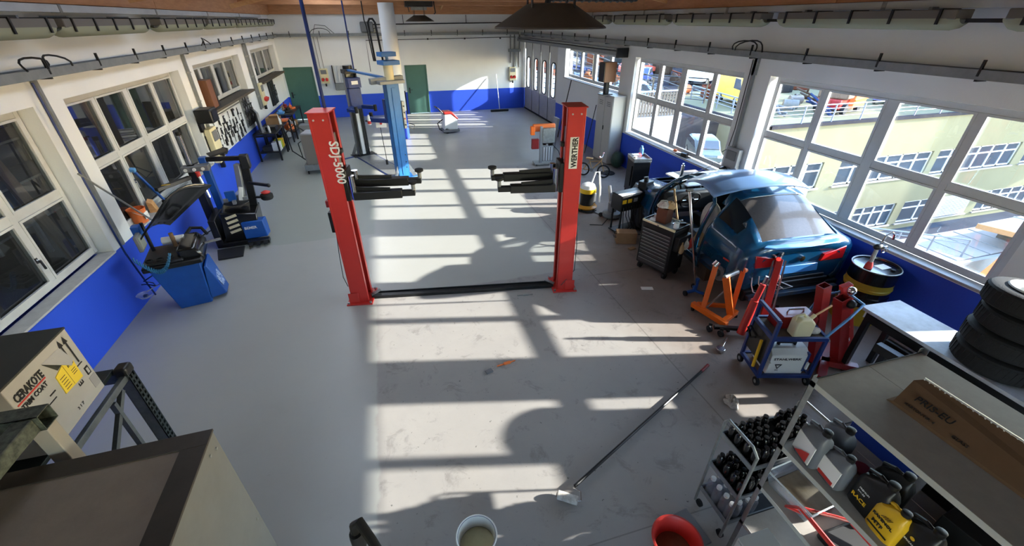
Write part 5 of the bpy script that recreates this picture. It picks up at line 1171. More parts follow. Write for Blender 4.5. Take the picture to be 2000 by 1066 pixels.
# dents and scrapes patch at rear quarter
MB().cb((-1.0, .32, .78), (.01, .12, .025), (0, 0, .1)).build('red_scrape', 'ink_red', car)

mat('bonnet_sky_lit', (112, 150, 200), .3, coat=.5)  # paler than the car body: sky reflection is put into the colour
# bonnet panel lying across the roof
rows = []
for i in range(15):
    u = i/14; r = []
    for j in range(19):
        v = j/18; x = -.74+1.48*v; wdt = 1-.10*u*u
        y = .55*(1-u)*1.0+.0; z = .0
        yy = -.50+1.02*u-.10*math.sin(PI*v)*(1-u); zz = .13*math.sin(PI*v)**.8*1.0+.10*math.sin(PI*min(1, u*1.05))-.05*u
        zz += .012*math.exp(-((v-.25)/.03)**2)+.012*math.exp(-((v-.75)/.03)**2)
        r.append((x*wdt, yy, zz))
    rows.append(r)
t = thing('bonnet_panel', 'curved blue bonnet laid across the roof of the blue car', 'car bonnet', (5.24, 5.16, 1.67), -math.radians(12))
MB().sheet(rows).build('panel', 'bonnet_sky_lit', t, solid=.02)
t.rotation_euler = (-.06, -.05, -math.radians(10))
MB().path([(-.6, -.42, .05), (-.2, -.5, .1), (.2, -.5, .1), (.6, -.42, .05)], .015, 6).build('edge_fold', 'car_dark', t)
tag(MB().box(-.09, .09, -.3, .3, 0, .03).tube((0, -.1, .03), (0, -.1, .30), .035, n=12).tube((0, -.1, .3), (0, -.1, .34), .02, n=8).build('spray_bottle', 'chrome', loc=(5.75, 7.4, 1.0)), 'chrome bottle standing on the engine bay of the blue car', 'bottle')
t = thing('panel_board', 'pale blue flat panel lying over the front of the engine bay', 'panel', (6.15, 7.5, .98), .1)
MB().cb((0, 0, .02), (.7, .5, .015), (.05, .03, 0)).build('board', 'snow_sheet', t, bevel=.003); MB().cb((.1, -.3, .0), (.5, .14, .02), (0, .05, .1)).build('strip', 'cardboard', t); MB().path([(.3, .1, .03), (.42, -.1, .2), (.44, -.12, .28)], .008, 5).build('hook_wire', 'galvanised', t)
# ================================================================ RIGHT SIDE AROUND THE CAR
# black tool trolley near the wall
t = thing('tool_trolley', 'tall black tool trolley with a red and white maker mark near the engine bay', 'tool trolley', (5.62, 8.95, 0), math.radians(-12))
MB().box(0, .42, 0, .5, .1, .9).build('body', 'black_plastic', t, bevel=.01)
for x, y in ((.04, .05), (.38, .05), (.04, .45), (.38, .45)): MB().tube((x-.02, y, .05), (x+.02, y, .05), .05, n=12).build('castor', 'black_rubber', t)
MB().box(-.01, .43, -.01, .51, .9, .93).box(-.01, .0, -.01, .51, .93, .99).box(.42, .43, -.01, .51, .93, .99).box(0, .42, .5, .51, .93, .99).box(0, .42, -.01, 0, .93, .99).build('top_tray', 'galvanised', t, bevel=.003)
MB().box(-.03, 0, .05, .07, .3, .8).build('handle', 'dark_steel', t)
text('WÜRTH', .075, 'white_letter', t, (.14, -.004, .2), (1, 0, 0), (0, 0, 1), bold=.02)
MB().box(.05, .12, -.006, 0, .195, .26).build('logo_mark', 'ink_red', t)
for i, (x, y, w, h, m, lab, nm) in enumerate(((5.8, 9.2, .1, .1, 'clear_plastic', 'clear box of small parts on the black trolley', 'parts_box'), (5.95, 9.3, .08, .09, 'ink_red', 'red and white tin on the black trolley', 'tin'), (6.06, 9.4, .07, .24, 'sky_blue_paint', 'pale blue bottle at the back of the black trolley', 'bottle'), (5.72, 9.1, .05, .08, 'tape_cloth', 'white rag over the corner of the black trolley', 'rag'))):
    item(nm, MB().lathe([(w*.8, 0), (w*.8, h*.7), (w*.4, h*.85), (w*.35, h)], n=12) if nm in ('bottle', 'tin') else MB().box(-w, w, -w*.7, w*.7, 0, h), m, lab, nm.split('_')[0], (x, y, .93), .2*i, bevel=.004)
# battery charger with hanging cables
t = thing('battery_charger', 'black charger trolley with yellow labels and many hanging cables', 'charger', (4.60, 7.25, 0), math.radians(12))
MB().box(-.36, .3, -.14, .2, .52, .86).build('housing', 'black_plastic', t, bevel=.03)
MB().box(-.36, .18, -.12, .0, .86, .875).build('top_strip', 'white_plastic', t, bevel=.003)
for k, (a, m) in enumerate(((-.34, 'yellow_plastic'), (-.2, 'yellow_plastic'), (-.05, 'silver_plastic'))): MB().box(a, a+.1, -.145, -.14, .7, .78).build('label', m, t)
for x, y in ((-.3, -.1), (.26, -.1), (-.3, .16), (.26, .16)): MB().box(x-.015, x+.015, y-.015, y+.015, .05, .52).build('leg', 'dark_steel', t)
MB().box(-.34, .3, -.13, .19, .03, .06).build('base_shelf', 'dark_steel', t)
rc = random.Random(9)
for k in range(9):
    x = -.3+k*.07; MB().path([(x, -.15, .62), (x-.03, -.2, .45), (x+rc.uniform(-.15, .1), -.24, .2), (x+rc.uniform(-.2, .2), -.28, .02), (x+rc.uniform(-.2, .25), -.34, .012)], .009, 5).build('cable', 'black_rubber', t)
item('grinder_head', MB().box(-.13, .13, -.1, .1, .0, .16).tube((0, 0, .16), (0, .02, .24), .05, n=10), 'dark_steel', 'dark grinder head lying on the charger trolley', 'grinder', (4.95, 7.32, .88), .4)
# floor sander / grinder
t = thing('floor_polisher', 'grey electric floor polisher on the floor beside the charger', 'polisher', (4.62, 7.98, 0), .5)
MB().lathe([(.2, .02), (.22, .06), (.2, .12), (.1, .15)], n=24).build('disc_cover', 'grey_plastic', t); MB().lathe([(.1, .15), (.1, .34), (.06, .37)], n=18).build('motor', 'grey_plastic', t); MB().bar((.0, .02, .2), (.22, .28, .62), .06, .09).build('handle_tube', 'grey_plastic', t, bevel=.012)
for x in (-.16, .16): MB().tube((x-.02, .18, .05), (x+.02, .18, .05), .05, n=12).build('wheel', 'black_rubber', t)
# brown box on the floor
t = thing('cardboard_carton', 'brown cardboard carton with black handles on the floor by the charger', 'box', (4.30, 6.74, 0), -.35)
MB().box(-.2, .2, -.1, .12, 0, .24).build('carton', 'cardboard', t, bevel=.006)
for z in (.12, .2): MB().path([(-.2, -.04, z), (-.25, -.04, z+.01), (-.25, .04, z+.01), (-.2, .04, z)], .009, 5).build('handle', 'black_rubber', t)
item('wood_offcut', MB().box(-.07, .07, -.04, .04, 0, .03), 'cardboard', 'small brown offcut on the floor beside the carton', 'wood', (4.27, 6.42, 0), .2)
# roller tool cabinet
ang = math.radians(-69)
t = thing('tool_cabinet', 'black ten-drawer roller tool cabinet beside the car door opening', 'tool cabinet', (3.98, 5.80, 0), ang)
W, D, H = .64, .43, .96
# local: x along the drawer face, y away from the viewer side
MB().box(0, W, 0, D, .13, H-.03).build('body', 'black_plastic', t, bevel=.012)
zz = .17
mat('drawer_grey', (74, 72, 72), .4, .3)
for h in (.1, .075, .075, .06, .06, .06, .06, .06, .06, .06):
    if zz+h > H-.06: break
    d = MB().box(.04, W-.04, -.014, 0, zz, zz+h-.012).build('drawer', 'drawer_grey', t, bevel=.003); MB().box(.05, W-.05, -.024, -.012, zz+h-.026, zz+h-.014).build('pull', 'galvanised', d); zz += h
MB().box(.0, W, -.01, .02, H-.03, H+.005).box(0, W, D-.02, D, H-.03, H+.005).build('top_rim', 'cream_plastic', t, bevel=.004); MB().box(0, .02, .02, D-.02, H-.03, H+.005).box(W-.02, W, .02, D-.02, H-.03, H+.005).build('side_rim', 'black_plastic', t)
MB().box(.02, W-.02, .02, D-.02, H-.03, H-.015).build('top_mat', 'grey_plastic', t)
for x, y in ((.06, .06), (W-.06, .06), (.06, D-.06), (W-.06, D-.06)):
    c = MB().tube((x-.022, y, .06), (x+.022, y, .06), .06, n=16).build('castor', 'black_rubber', t); MB().box(x-.03, x+.03, y-.02, y+.02, .06, .13).build('fork', 'dark_steel', c)
MB().box(W, W+.09, .04, D-.04, .58, .84).build('side_basket', 'black_plastic', t, bevel=.01)
MB().box(W/2-.02, W/2+.02, -.012, -.008, H-.025, H-.005).build('lock', 'chrome', t)
def loc_of(t_, p): return (Matrix.Translation(t_.location) @ Matrix.Rotation(t_.rotation_euler.z, 4, 'Z')) @ Vector(p)
for i, (p, mb, m, lab, nm, ct) in enumerate((
    ((.27, .20, H-.015), MB().box(-.1, .1, -.09, .09, 0, .26), mat('brown_box', (92, 52, 34), .6), 'dark brown box of rags on the tool cabinet', 'rag_box', 'box'),
    ((.56, .14, H-.015), MB().lathe([(.045, 0), (.045, .1), (.02, .1), (.02, .01)], n=18), 'paper', 'white paper roll standing on the tool cabinet front', 'paper_roll', 'roll'),
    ((.12, .12, H-.015), MB().box(-.05, .05, -.06, .06, 0, .02), 'paper', 'white sheet of paper at the far end of the tool cabinet', 'paper_sheet', 'paper'),
    ((.08, .32, H-.015), MB().tube((-.05, -.1, .03), (.06, .1, .03), .03, n=12), 'white_plastic', 'white tube lying at the far end of the tool cabinet', 'tube', 'tube'),
    ((.44, .36, H-.015), MB().bar((-.1, -.1, .01), (.1, .08, .01), .02, .02).bar((-.05, .05, .01), (.08, -.06, .01), .02, .02), 'chrome', 'crossed chrome spanners on the tool cabinet', 'spanner', 'spanner'),
    ((.55, .34, H-.015), MB().box(-.05, .05, -.03, .03, 0, .04), 'black_plastic', 'small black tool at the near corner of the tool cabinet', 'tool', 'tool'))):
    item(nm, mb, m, lab, ct, tuple(loc_of(t, p)), ang+.2*i, bevel=.003)
# rags heap on the brown box: three rags
for i, (dx, dy, m, c) in enumerate(((-.06, 0, mat('cloth_green', (206, 216, 196), .9), 'pale green rag'), (.06, .02, 'trim_beige', 'tan rag'), (.0, -.05, 'tape_cloth', 'white rag'))):
    rg = []; rr = random.Random(20+i)
    for a in range(9):
        rg.append([((.02+.075*(b/6))*math.cos(a*PI/4)*(1+.15*rr.random()), (.02+.075*(b/6))*math.sin(a*PI/4)*(1+.15*rr.random()), .09*(1-(b/6)**2)+rr.uniform(-.012, .012)) if a < 8 else None for b in range(7)])
    rg[8] = rg[0]
    o = MB().sheet(rg).build('rag', m, loc=tuple(loc_of(t, (.27+dx, .20+dy, H+.25+.01*i))), solid=.006); tag(o, c+' on top of the dark brown box', 'rag')
for i, (a, z, m, lab) in enumerate(((.08, .62, 'trim_beige', 'tan work glove stuffed in the side basket of the tool cabinet'), (.2, .66, 'tape_cloth', 'white bottle in the side basket of the tool cabinet'), (.32, .64, 'ink_red', 'red tool in the side basket of the tool cabinet'))):
    p = loc_of(t, (W+.1, .06+a, z)); o = MB().sphere((0, 0, 0), .05, 10, 7, (1, .8, 1.8)).tube((0, 0, .05), (.01, .02, .12), .018, n=8).build('basket_item', m, loc=tuple(p)); tag(o, lab, 'tool')
# tall steel prop with a blue wheeled foot
t = thing('jack_stand_pole', 'tall thin steel pole on a blue three-wheeled foot before the car', 'stand', (4.46, 4.72, 0))
MB().tube((0, 0, .12), (-.36, 0, 1.25), .014, n=10).tube((-.36, 0, 1.25), (-.55, 0, 1.84), .019, n=10).build('pole', 'chrome', t); MB().tube((-.6, 0, 1.85), (-.5, 0, 1.85), .02, n=10).build('head', 'black_plastic', t)
MB().tube((0, 0, .06), (0, 0, .3), .03, n=10).bar((0, 0, .07), (-.16, .0, .06), .05, .03).bar((0, 0, .07), (.08, .13, .06), .05, .03).bar((0, 0, .07), (.09, -.12, .06), .05, .03).build('foot', 'blue_machine', t, bevel=.004)
for x, y in ((-.18, 0), (.09, .15), (.1, -.14)): MB().tube((x-.015, y, .045), (x+.015, y, .045), .045, n=12).build('wheel', 'black_rubber', t)
# orange engine stand frame
t = thing('engine_stand', 'orange folding engine stand frame with three uprights', 'engine stand', (4.39, 4.06, 0), math.radians(-14)); t.scale = (1.1, 1.1, 1.12)
MB().bar((-.28, .22, .09), (-.02, -.27, .09), .07, .07).build('rail', 'orange_paint', t, bevel=.004); MB().bar((-.05, -.22, .1), (.24, .0, .1), .06, .06).build('rail', 'orange_paint', t, bevel=.004); MB().bar((-.22, .2, .1), (.26, .12, .1), .05, .05).build('rail', 'orange_paint', t, bevel=.004)
MB().bar((-.18, .1, .1), (-.10, .22, .70), .065, .08).build('upright', 'orange_paint', t, bevel=.004)
MB().bar((.12, -.08, .1), (-.04, .02, .64), .075, .085).build('upright', 'orange_paint', t, bevel=.004)
MB().bar((.14, -.04, .1), (.27, .18, .64), .06, .08).build('upright', 'orange_paint', t, bevel=.004)
MB().bar((-.15, .08, .12), (.15, .16, .42), .015, .02).build('brace', 'galvanised', t)
MB().tube((-.12, .22, .70), (-.08, .22, .76), .045, n=12).build('bracket', 'chrome', t); MB().tube((-.06, .02, .64), (.16, .12, .66), .03, n=10).build('cross_tube', 'galvanised', t); MB().tube((.24, .16, .66), (.32, .2, .66), .05, n=12).build('end_boss', 'orange_plastic', t)
for x, y in ((-.28, .18), (0, -.3), (.25, 0), (.27, .14)): MB().tube((x-.012, y, .03), (x+.012, y, .03), .03, n=10).build('wheel', 'black_rubber', t)
# red engine crane (low jack) with ram
t = thing('engine_crane', 'red hydraulic engine crane standing before the car tail', 'engine crane', (4.55, 3.62, 0))
MB().bar((-.45, .18, .09), (.1, -.1, .12), .06, .05).build('leg', 'black_plastic', t, bevel=.006); MB().bar((.0, -.1, .1), (.75, .35, .1), .07, .07).build('leg', 'dark_red_paint', t, bevel=.006)
MB().tube((-.2, -.06, .1), (-.10, -.02, .62), .055, n=14).tube((-.10, -.02, .62), (-.04, .0, .86), .038, n=12).build('ram', 'red_paint', t); MB().tube((-.04, 0, .86), (-.02, 0, .98), .02, n=10).build('piston', 'chrome', t)
MB().bar((.35, .12, .12), (.62, .42, .92), .09, .09).build('mast', 'red_paint', t, bevel=.008); MB().bar((.28, .16, .1), (.56, .46, .9), .02, .02).build('tie_rod', 'galvanised', t); MB().bar((.44, .08, .1), (.70, .38, .9), .02, .02).build('tie_rod', 'galvanised', t)
MB().tube((.55, .38, .95), (.72, .5, .97), .035, n=10).build('mast_head', 'chrome', t)
for x, y in ((-.5, .2), (-.05, -.2), (.78, .3), (-.42, .06)):
    w = MB().tube((x-.015, y, .05), (x+.015, y, .05), .05, n=14).build('castor', 'black_rubber', t); MB().bar((x, y, .05), (x+.03, y+.03, .12), .05, .03).build('fork', 'dark_steel', w)
item('oil_filter_wrench', MB().bar((-.1, 0, .02), (.16, .08, .06), .03, .02).tube((-.1, 0, .0), (-.1, 0, .05), .06, n=14), 'chrome', 'chrome strap wrench on the sunlit floor edge by the blue cart', 'wrench', (4.02, 3.45, .0), .3)
# blue welding cart
t = thing('welding_cart', 'blue steel welding cart carrying a white welder and a red toolbox', 'cart', (4.28, 2.90, 0), math.radians(-16))
w, d = .62, .42
m = 'dark_blue_paint'
for x in (-w/2, w/2):
    for y in (-d/2, d/2): MB().box(x-.018, x+.018, y-.018, y+.018, .12, .98 if x < 0 else .74).build('post', m, t, bevel=.003)
MB().bar((-w/2, -d/2, .97), (-w/2, d/2, .97), .036, .036).build('rail', m, t, bevel=.003)
for z in (.14, .72):
    MB().box(-w/2, w/2, -d/2, d/2, z, z+.012).build('shelf', mat('ply_dirty', (96, 84, 70), .8, rgb2=(70, 60, 50), scale=9) if z > .5 else MATS['ply_dirty_'] if 'ply_dirty_' in MATS else 'store_wood', t)
    for y in (-d/2, d/2): MB().box(-w/2, w/2, y-.018, y+.018, z-.02, z+.03).build('rail', m, t, bevel=.003)
    for x in (-w/2, w/2): MB().box(x-.018, x+.018, -d/2, d/2, z-.02, z+.03).build('rail', m, t, bevel=.003)
MB().box(-w/2-.004, -w/2+.004, -d/2, d/2, .3, .72).build('side_panel', 'dark_steel', t)
MB().path([(.28, -.2, .72), (.5, -.16, 1.0), (.72, -.02, 1.08), (.7, .26, 1.08), (.46, .3, 1.0), (.28, .2, .72)], .015, 8).build('handle', 'sky_blue_paint', t)
for x, y in ((-w/2, -d/2), (w/2, -d/2), (-w/2, d/2), (w/2, d/2)):
    c = MB().tube((x-.015, y, .055), (x+.015, y, .055), .055, n=16).build('castor', 'black_rubber', t); MB().tube((x-.017, y, .055), (x+.017, y, .055), .025, n=10).build('hub', 'galvanised', c)
MB().tube((-w/2-.03, -.1, .2), (-w/2-.03, -.08, .6), .018, n=8).build('torch_rod', 'yellow_plastic', t)
MB().path([(-w/2-.05, .0, .6), (-w/2-.08, .12, .66), (-w/2-.05, .2, .58), (-w/2-.05, .1, .5), (-w/2-.06, .0, .58)], .014, 7).build('hose', 'black_rubber', t)
wl = thing('welder', 'white welding machine with black handle on the lower shelf of the blue cart', 'welder', tuple(loc_of(t, (.0, -.03, .155))), math.radians(-16))
MB().prism([(-.16, 0), (.16, 0), (.16, .12), (.16, .3), (.07, .36), (-.09, .36), (-.16, .3)], -.22, .22, 'x').build('casing', 'white_plastic', wl, bevel=.006)
for x in (-.24, .22): MB().box(x, x+.02, -.19, -.09, .1, .2).build('side_lug', 'white_plastic', wl)
MB().box(-.11, .11, -.04, .0, .385, .41).box(-.11, -.085, -.04, 0, .355, .39).box(.085, .11, -.04, 0, .355, .39).build('handle', 'black_plastic', wl, bevel=.006)
MB().box(.2, .23, -.165, .1, .05, .33).build('end_frame', 'dark_blue_paint', wl)
text('STAHLWERK', .046, 'ink', wl, (-.185, -.1625, .225), (1, 0, 0), (0, 0, 1), bold=.012, sx=1.25)
MB()._add([(-.15, -.163, .16), (-.06, -.163, .16), (-.105, -.163, .085), (-.13, -.163, .145), (-.08, -.163, .145), (-.105, -.163, .103)], [(0, 1, 4, 3), (1, 2, 5, 4), (2, 0, 3, 5)]).build('logo_mark', 'ink', wl, solid=.002)
text('ARC', .02, 'ink', wl, (-.125, -.163, .06), (1, 0, 0), (0, 0, 1))
item('red_canister', MB().box(-.07, .07, -.1, .1, 0, .34), 'dark_red_paint', 'red canister beside the welder in the blue cart', 'canister', tuple(loc_of(t, (.268, .0, .16)))[:3], math.radians(-16)) if False else None
tb = thing('toolbox', 'red metal toolbox on top of the blue cart', 'toolbox', tuple(loc_of(t, (.05, .08, .735))), math.radians(-12))
MB().prism([(-.24, 0), (.24, 0), (.24, .12), (.2, .17), (-.2, .17), (-.24, .12)], -.1, .1, 'y').build('box', 'dark_red_paint', tb, bevel=.005); MB().path([(-.1, 0, .17), (-.09, 0, .21), (.09, 0, .21), (.1, 0, .17)], .01, 6).build('handle', 'chrome', tb); MB().box(-.04, .04, -.108, -.1, .1, .14).build('latch', 'chrome', tb)
jc = thing('jerry_can', 'cream plastic jerry can lying on the top shelf of the blue cart', 'can', tuple(loc_of(t, (.02, -.13, .735))), math.radians(-14))
MB().prism([(-.11, 0), (.11, 0), (.11, .19), (.05, .25), (-.07, .25), (-.11, .2)], -.065, .065, 'y').build('body', 'cream_plastic', jc, bevel=.02, bseg=3); MB().path([(-.1, 0, .2), (-.11, 0, .27), (-.03, 0, .29), (.0, 0, .25)], .014, 7).build('handle', 'cream_plastic', jc); MB().tube((.07, 0, .23), (.1, 0, .28), .022, n=10).build('cap', 'cream_plastic', jc); MB().tube((.1, 0, .27), (.34, .1, .33), .012, n=8).build('spout', 'wood_light', jc)
item('grease_rag', MB().sphere((0, 0, .03), .06, 9, 6, (1.3, .9, .6)), 'tape_cloth', 'dirty white cloth behind the jerry can on the cart', 'rag', tuple(loc_of(t, (.22, -.1, .735))), 0, bevel=0)
# red steel presses / gearbox jacks
t = thing('gearbox_lift', 'dark red hydraulic lift frame with hollow square posts', 'lift frame', (5.08, 2.86, 0))
def hollow(p, q, s=.14, th=.012, name='post', m='dark_red_paint'):
    p = Vector(p); q = Vector(q); b = MB(); d = (q-p).normalized(); u = Vector((0, 1, 0)); r = d.cross(u).normalized(); u = r.cross(d)
    for a, e in ((r, u), (-r, u)): b.bar(p+a*s/2, q+a*s/2, th, s, up=e)
    for a in (u, -u): b.bar(p+a*(s/2-th/2), q+a*(s/2-th/2), s-th, th, up=a)
    return b.build(name, m, t)
hollow((-.2, .0, .1), (-.52, .06, 1.27), .10); hollow((.12, -.08, .1), (-.22, .0, 1.08), .12); hollow((.2, -.06, .1), (-.08, .06, 1.04), .08)
MB().bar((-.38, -.28, .07), (.3, .2, .07), .1, .08).build('base_beam', 'dark_red_paint', t, bevel=.006); MB().bar((-.38, .2, .07), (.25, -.26, .07), .1, .08).build('base_beam', 'dark_red_paint', t, bevel=.006)
MB().bar((-.10, .1, 1.18), (.36, -.0, .12), .07, .12).build('brace_plate', 'red_paint', t, bevel=.004); MB().bar((.0, .14, 1.02), (.42, .06, .2), .04, .05).build('brace_plate', 'dark_red_paint', t, bevel=.004)
for k in range(4): text('LIFT', .035, 'white_letter', t, (-.10+.095*k, .02-.021*k, 1.06-.22*k), (.41, -.1, -.95), (1, .3, .3), bold=.02)
MB().sphere((-.12, .0, 1.16), .05, 12, 8).build('knob', 'chrome', t); MB().sphere((-.16, -.08, 1.03), .055, 12, 8).build('knob', 'dark_steel', t)
MB().tube((.1, .1, .3), (-.1, .12, 1.1), .03, n=10).build('screw', 'chrome', t)
for x, y in ((-.4, -.28), (.32, .22), (-.4, .2), (.27, -.28)): MB().tube((x-.015, y, .045), (x+.015, y, .045), .045, n=12).build('castor', 'black_rubber', t)
for i, (x, y, m, lab) in enumerate(((5.0, 2.2, 'orange_paint', 'orange-red casting on the floor behind the blue cart'), (5.45, 2.15, 'dark_steel', 'dark greasy axle part on the floor by the red lift frame'), (5.4, 2.35, 'chrome', 'shiny loose fittings on the floor by the red lift frame'))):
    pass
item('casting', MB().box(-.1, .1, -.1, .1, 0, .3).tube((0, 0, .3), (0, 0, .4), .06, n=10), 'dark_red_paint', 'dark red casting standing behind the blue cart', 'casting', (4.78, 3.28, 0), .3)
# black rails (cross beams) on trestles
t = thing('beam_pair', 'two long black steel beams lying beside the table', 'beam', (0, 0, 0))
MB().bar((4.90, 2.34, .76), (4.98, 1.45, .76), .09, .1).build('beam', 'dark_steel', t, bevel=.006); MB().bar((5.06, 2.36, .76), (5.09, 1.45, .76), .07, .1).build('beam', 'black_plastic', t, bevel=.006)
for y in (1.55, 2.25):
    for x in (4.94, 5.07): MB().box(x-.03, x+.03, y-.03, y+.03, 0, .71).build('leg', 'dark_steel', t)
# oil drum with pump
t = thing('oil_drum', 'black and yellow oil drum below the big window', 'drum', (6.4, 3.55, 0))
R = .285
def ringp(z): return [(R, z-.012), (R+.012, z), (R, z+.012)]
MB().lathe([(R, 0), (R, .28)]+ringp(.3)[1:], n=40, caps=True).build('lower_drum', 'yellow_paint', t)
MB().lathe([(R, .31)]+ringp(.33)+ringp(.40)+ringp(.47)+[(R, .56)], n=40, caps=False).build('middle_band', 'black_gloss', t)
MB().lathe([(R, .56)]+ringp(.6)+[(R, .69)], n=40, caps=False).build('upper_band', 'yellow_paint', t)
MB().lathe([(R, .69), (R, .87), (R+.012, .885), (R+.006, .9), (R-.01, .895), (R-.015, .875), (.0001, .875)], n=40, caps=False).build('top', ['black_gloss'], t)
MB().path([(math.cos(a)*(R+.004), math.sin(a)*(R+.004), .893) for a in [2*PI*k/40 for k in range(40)]], .009, 6, True).build('rim', 'galvanised', t)
MB().box(-.02, .16, -.1, .02, .876, .879).build('top_label', 'paper', t); MB().tube((.1, -.16, .876), (.1, -.16, .895), .03, n=12).build('bung', 'black_plastic', t)
for a0, z, w_, m_, in ((-1.95, .18, .24, 'paper'), (-1.2, .12, .1, 'ink')):
    b = MB(); vs = []
    for k in range(7):
        a = a0+w_*1.8*(k/6-.5); vs += [(math.cos(a)*(R+.003), math.sin(a)*(R+.003), z), (math.cos(a)*(R+.003), math.sin(a)*(R+.003), z+.11)]
    b._add(vs, [(2*k, 2*k+2, 2*k+3, 2*k+1) for k in range(6)]); b.build('side_label', m_, t)
pm = MB().lathe([(.05, 0), (.045, .05), (.03, .1)], (-.16, .0, .876), n=14).build('pump_base', 'ink_red', t)
MB().tube((-.16, 0, .97), (-.13, .02, 1.18), .025, n=12).build('pump_tube', 'galvanised', t); MB().sphere((-.13, .02, 1.2), .06, 12, 8, (1.2, .8, .8)).build('pump_body', 'dark_steel', t)
MB().path([(-.1, .02, 1.22), (-.08, .02, 1.36), (0, .02, 1.40), (.08, .02, 1.36), (.1, .02, 1.28)], .016, 8).build('spout', 'chrome', t); MB().path([(-.06+.05*math.cos(a), -.03, 1.17+.05*math.sin(a)) for a in [2*PI*k/16 for k in range(16)]], .008, 6, True).build('crank', 'chrome', t)
# table with sheet, tyres
t = thing('low_table', 'table topped with a stained pale blue-white board under the window', 'table', (5.70, 0, 0))
mat('stained_board', (198, 204, 214), .55, rgb2=(140, 134, 130), scale=3.2, amt=.8, bump=.2, bscale=14)
MB().prism([(-.52, 2.82), (.05, 2.78), (.03, .3), (-.56, .3)], .89, .93).build('table_top', 'stained_board', t, bevel=.003)
for x in (-.49, -.01):
    for y in (.4, 1.6, 2.7): MB().box(x-.03, x+.03, y-.03, y+.03, 0, .89).build('leg', 'dark_steel', t)
MB().box(-.53, -.5, .35, 2.72, .79, .88).build('apron', 'black_plastic', t)
tyre_prof = [(.19, -.085), (.20, -.095), (.31, -.10), (.34, -.088), (.355, -.07), (.355, .07), (.34, .088), (.31, .10), (.20, .095), (.19, .085)]
tp = None
pos = ['lowest tyre of the black stack on the table', 'second tyre from below in the black stack', 'third tyre from below in the black stack', 'top tyre of the black stack, with a pale wheel rim']
for i, (dx, dy) in enumerate(((0, 0), (.04, .03), (.09, .02), (.12, .12))):
    x, y, z = 5.50+dx*.5, 1.68+dy*.5, .93+.102+i*.202
    if tp is None:
        tp = thing('tyre', pos[0], 'tyre', (x, y, z), 0, 'stack of tyres on the table')
        MB().lathe(tyre_prof+tyre_prof[:1], n=44, caps=False).build('rubber', 'black_rubber', tp, angle=25)
        tb0 = MB().bar((.352, 0, -.07), (.356, .018, .07), .012, .01).build('tread_block', 'black_rubber', tp)
        for k in range(1, 44): share(tb0, tp, (0, 0, 0), (0, 0, 2*PI*k/44))
        for zz in (-.04, 0, .04): pass
    else:
        c = copy_tree(tp); c.location = (x, y, z); c['label'] = pos[i]; c.rotation_euler = (.03*i-.03, .02*i, i*.4)
        last = c
MB().lathe([(.188, .06), (.2, .085), (.235, .108), (.225, .118), (.19, .10), (.165, .07), (.16, -.05), (.17, -.07)], n=36, caps=False).build('wheel_rim', 'paper', last)
t = thing('sun_blocking_cabinet', 'unseen grey cabinet added by the right wall to block low sun', 'cabinet', (6.30, -.6, 0))  # added out of view to keep sun from the lower right window panes off the floor
MB().box(0, .44, 0, 2.2, .05, 1.99).build('body', 'locker_grey', t, bevel=.006)
for k in range(3): MB().box(-.018, 0, .01+.735*k, .725+.735*k, .08, 1.96).build('door', 'locker_grey', t, bevel=.004)
MB().box(.02, .42, .02, 2.18, 0, .05).build('plinth', 'dark_steel', t)
# rag on the floor, paint roller, paper
t = thing('floor_rag', 'crumpled grey-white rag alone on the floor below the blue cart', 'rag', (3.44, 2.62, 0), .2)
for (ox, oy, rz_, sc_) in ((-.035, -.02, .3, 1), (.04, .02, 1.3, .9)):
    rr = random.Random(int(ox*100)+50); g = []
    for a in range(12):
        g.append([((.005+.075*(b/6))*math.cos(a*PI/6)*(1+.25*math.sin(a*3))*sc_*.7+ox, (.005+.075*(b/6))*math.sin(a*PI/6)*1.25*sc_+oy, max(.004, .05*(1-(b/6)**1.5)*(1+.5*math.sin(a*2.5+b))+rr.uniform(0, .012))) for b in range(7)])
    g.append(g[0]); MB().sheet(g).build('fold', 'tape_cloth', t, solid=.004, angle=60)
t = thing('paint_roller', 'white paint roller on a long black pole lying on the floor', 'paint roller', (0, 0, 0))
MB().tube((1.22, 2.13, .05), (3.40, 3.13, .03), .017, n=10).build('pole', 'black_plastic', t); MB().tube((3.40, 3.13, .03), (3.56, 3.205, .03), .02, n=10).build('grip', 'dark_red_paint', t)
MB().tube((1.03, 2.10, .045), (1.19, 1.99, .045), .042, n=18).build('roller_sleeve', 'tape_cloth', t, bevel=.006); MB().tube((1.025, 2.103, .045), (1.022, 2.105, .045), .02, n=10).build('end_cap', 'ink', t)
MB().path([(1.19, 1.99, .045), (1.22, 1.98, .05), (1.25, 2.06, .05), (1.20, 2.12, .05)], .006, 6).build('wire_frame', 'chrome', t)
o = MB().box(-.1, .1, -.045, .045, 0, .004).build('paper_scrap', 'paper', loc=(3.8, 5.08, 0), rotz=-.3); tag(o, 'crumpled printed paper scrap on the floor near the tool cabinet', 'paper')
for (x, y, rz_, lab, m) in ((.78, 3.9, .3, 'small grey block on the sunlit floor strip', 'grey_plastic'), (1.03, 3.98, .15, 'thin orange-handled tool lying on the sunlit floor', 'orange_plastic'), (1.75, 5.45, -.1, 'thin steel rod lying on the floor before the lift channel', 'galvanised')):
    b = MB().bar((-.13, 0, .01), (.13, 0, .01), .012, .012).bar((-.03, 0, .012), (.06, 0, .012), .035, .02) if 'block' not in lab else MB().box(-.045, .045, -.03, .03, 0, .02)
    tag(b.build('floor_tool' if 'block' not in lab else 'small_block', m, loc=(x, y, 0), rotz=rz_), lab, 'tool')
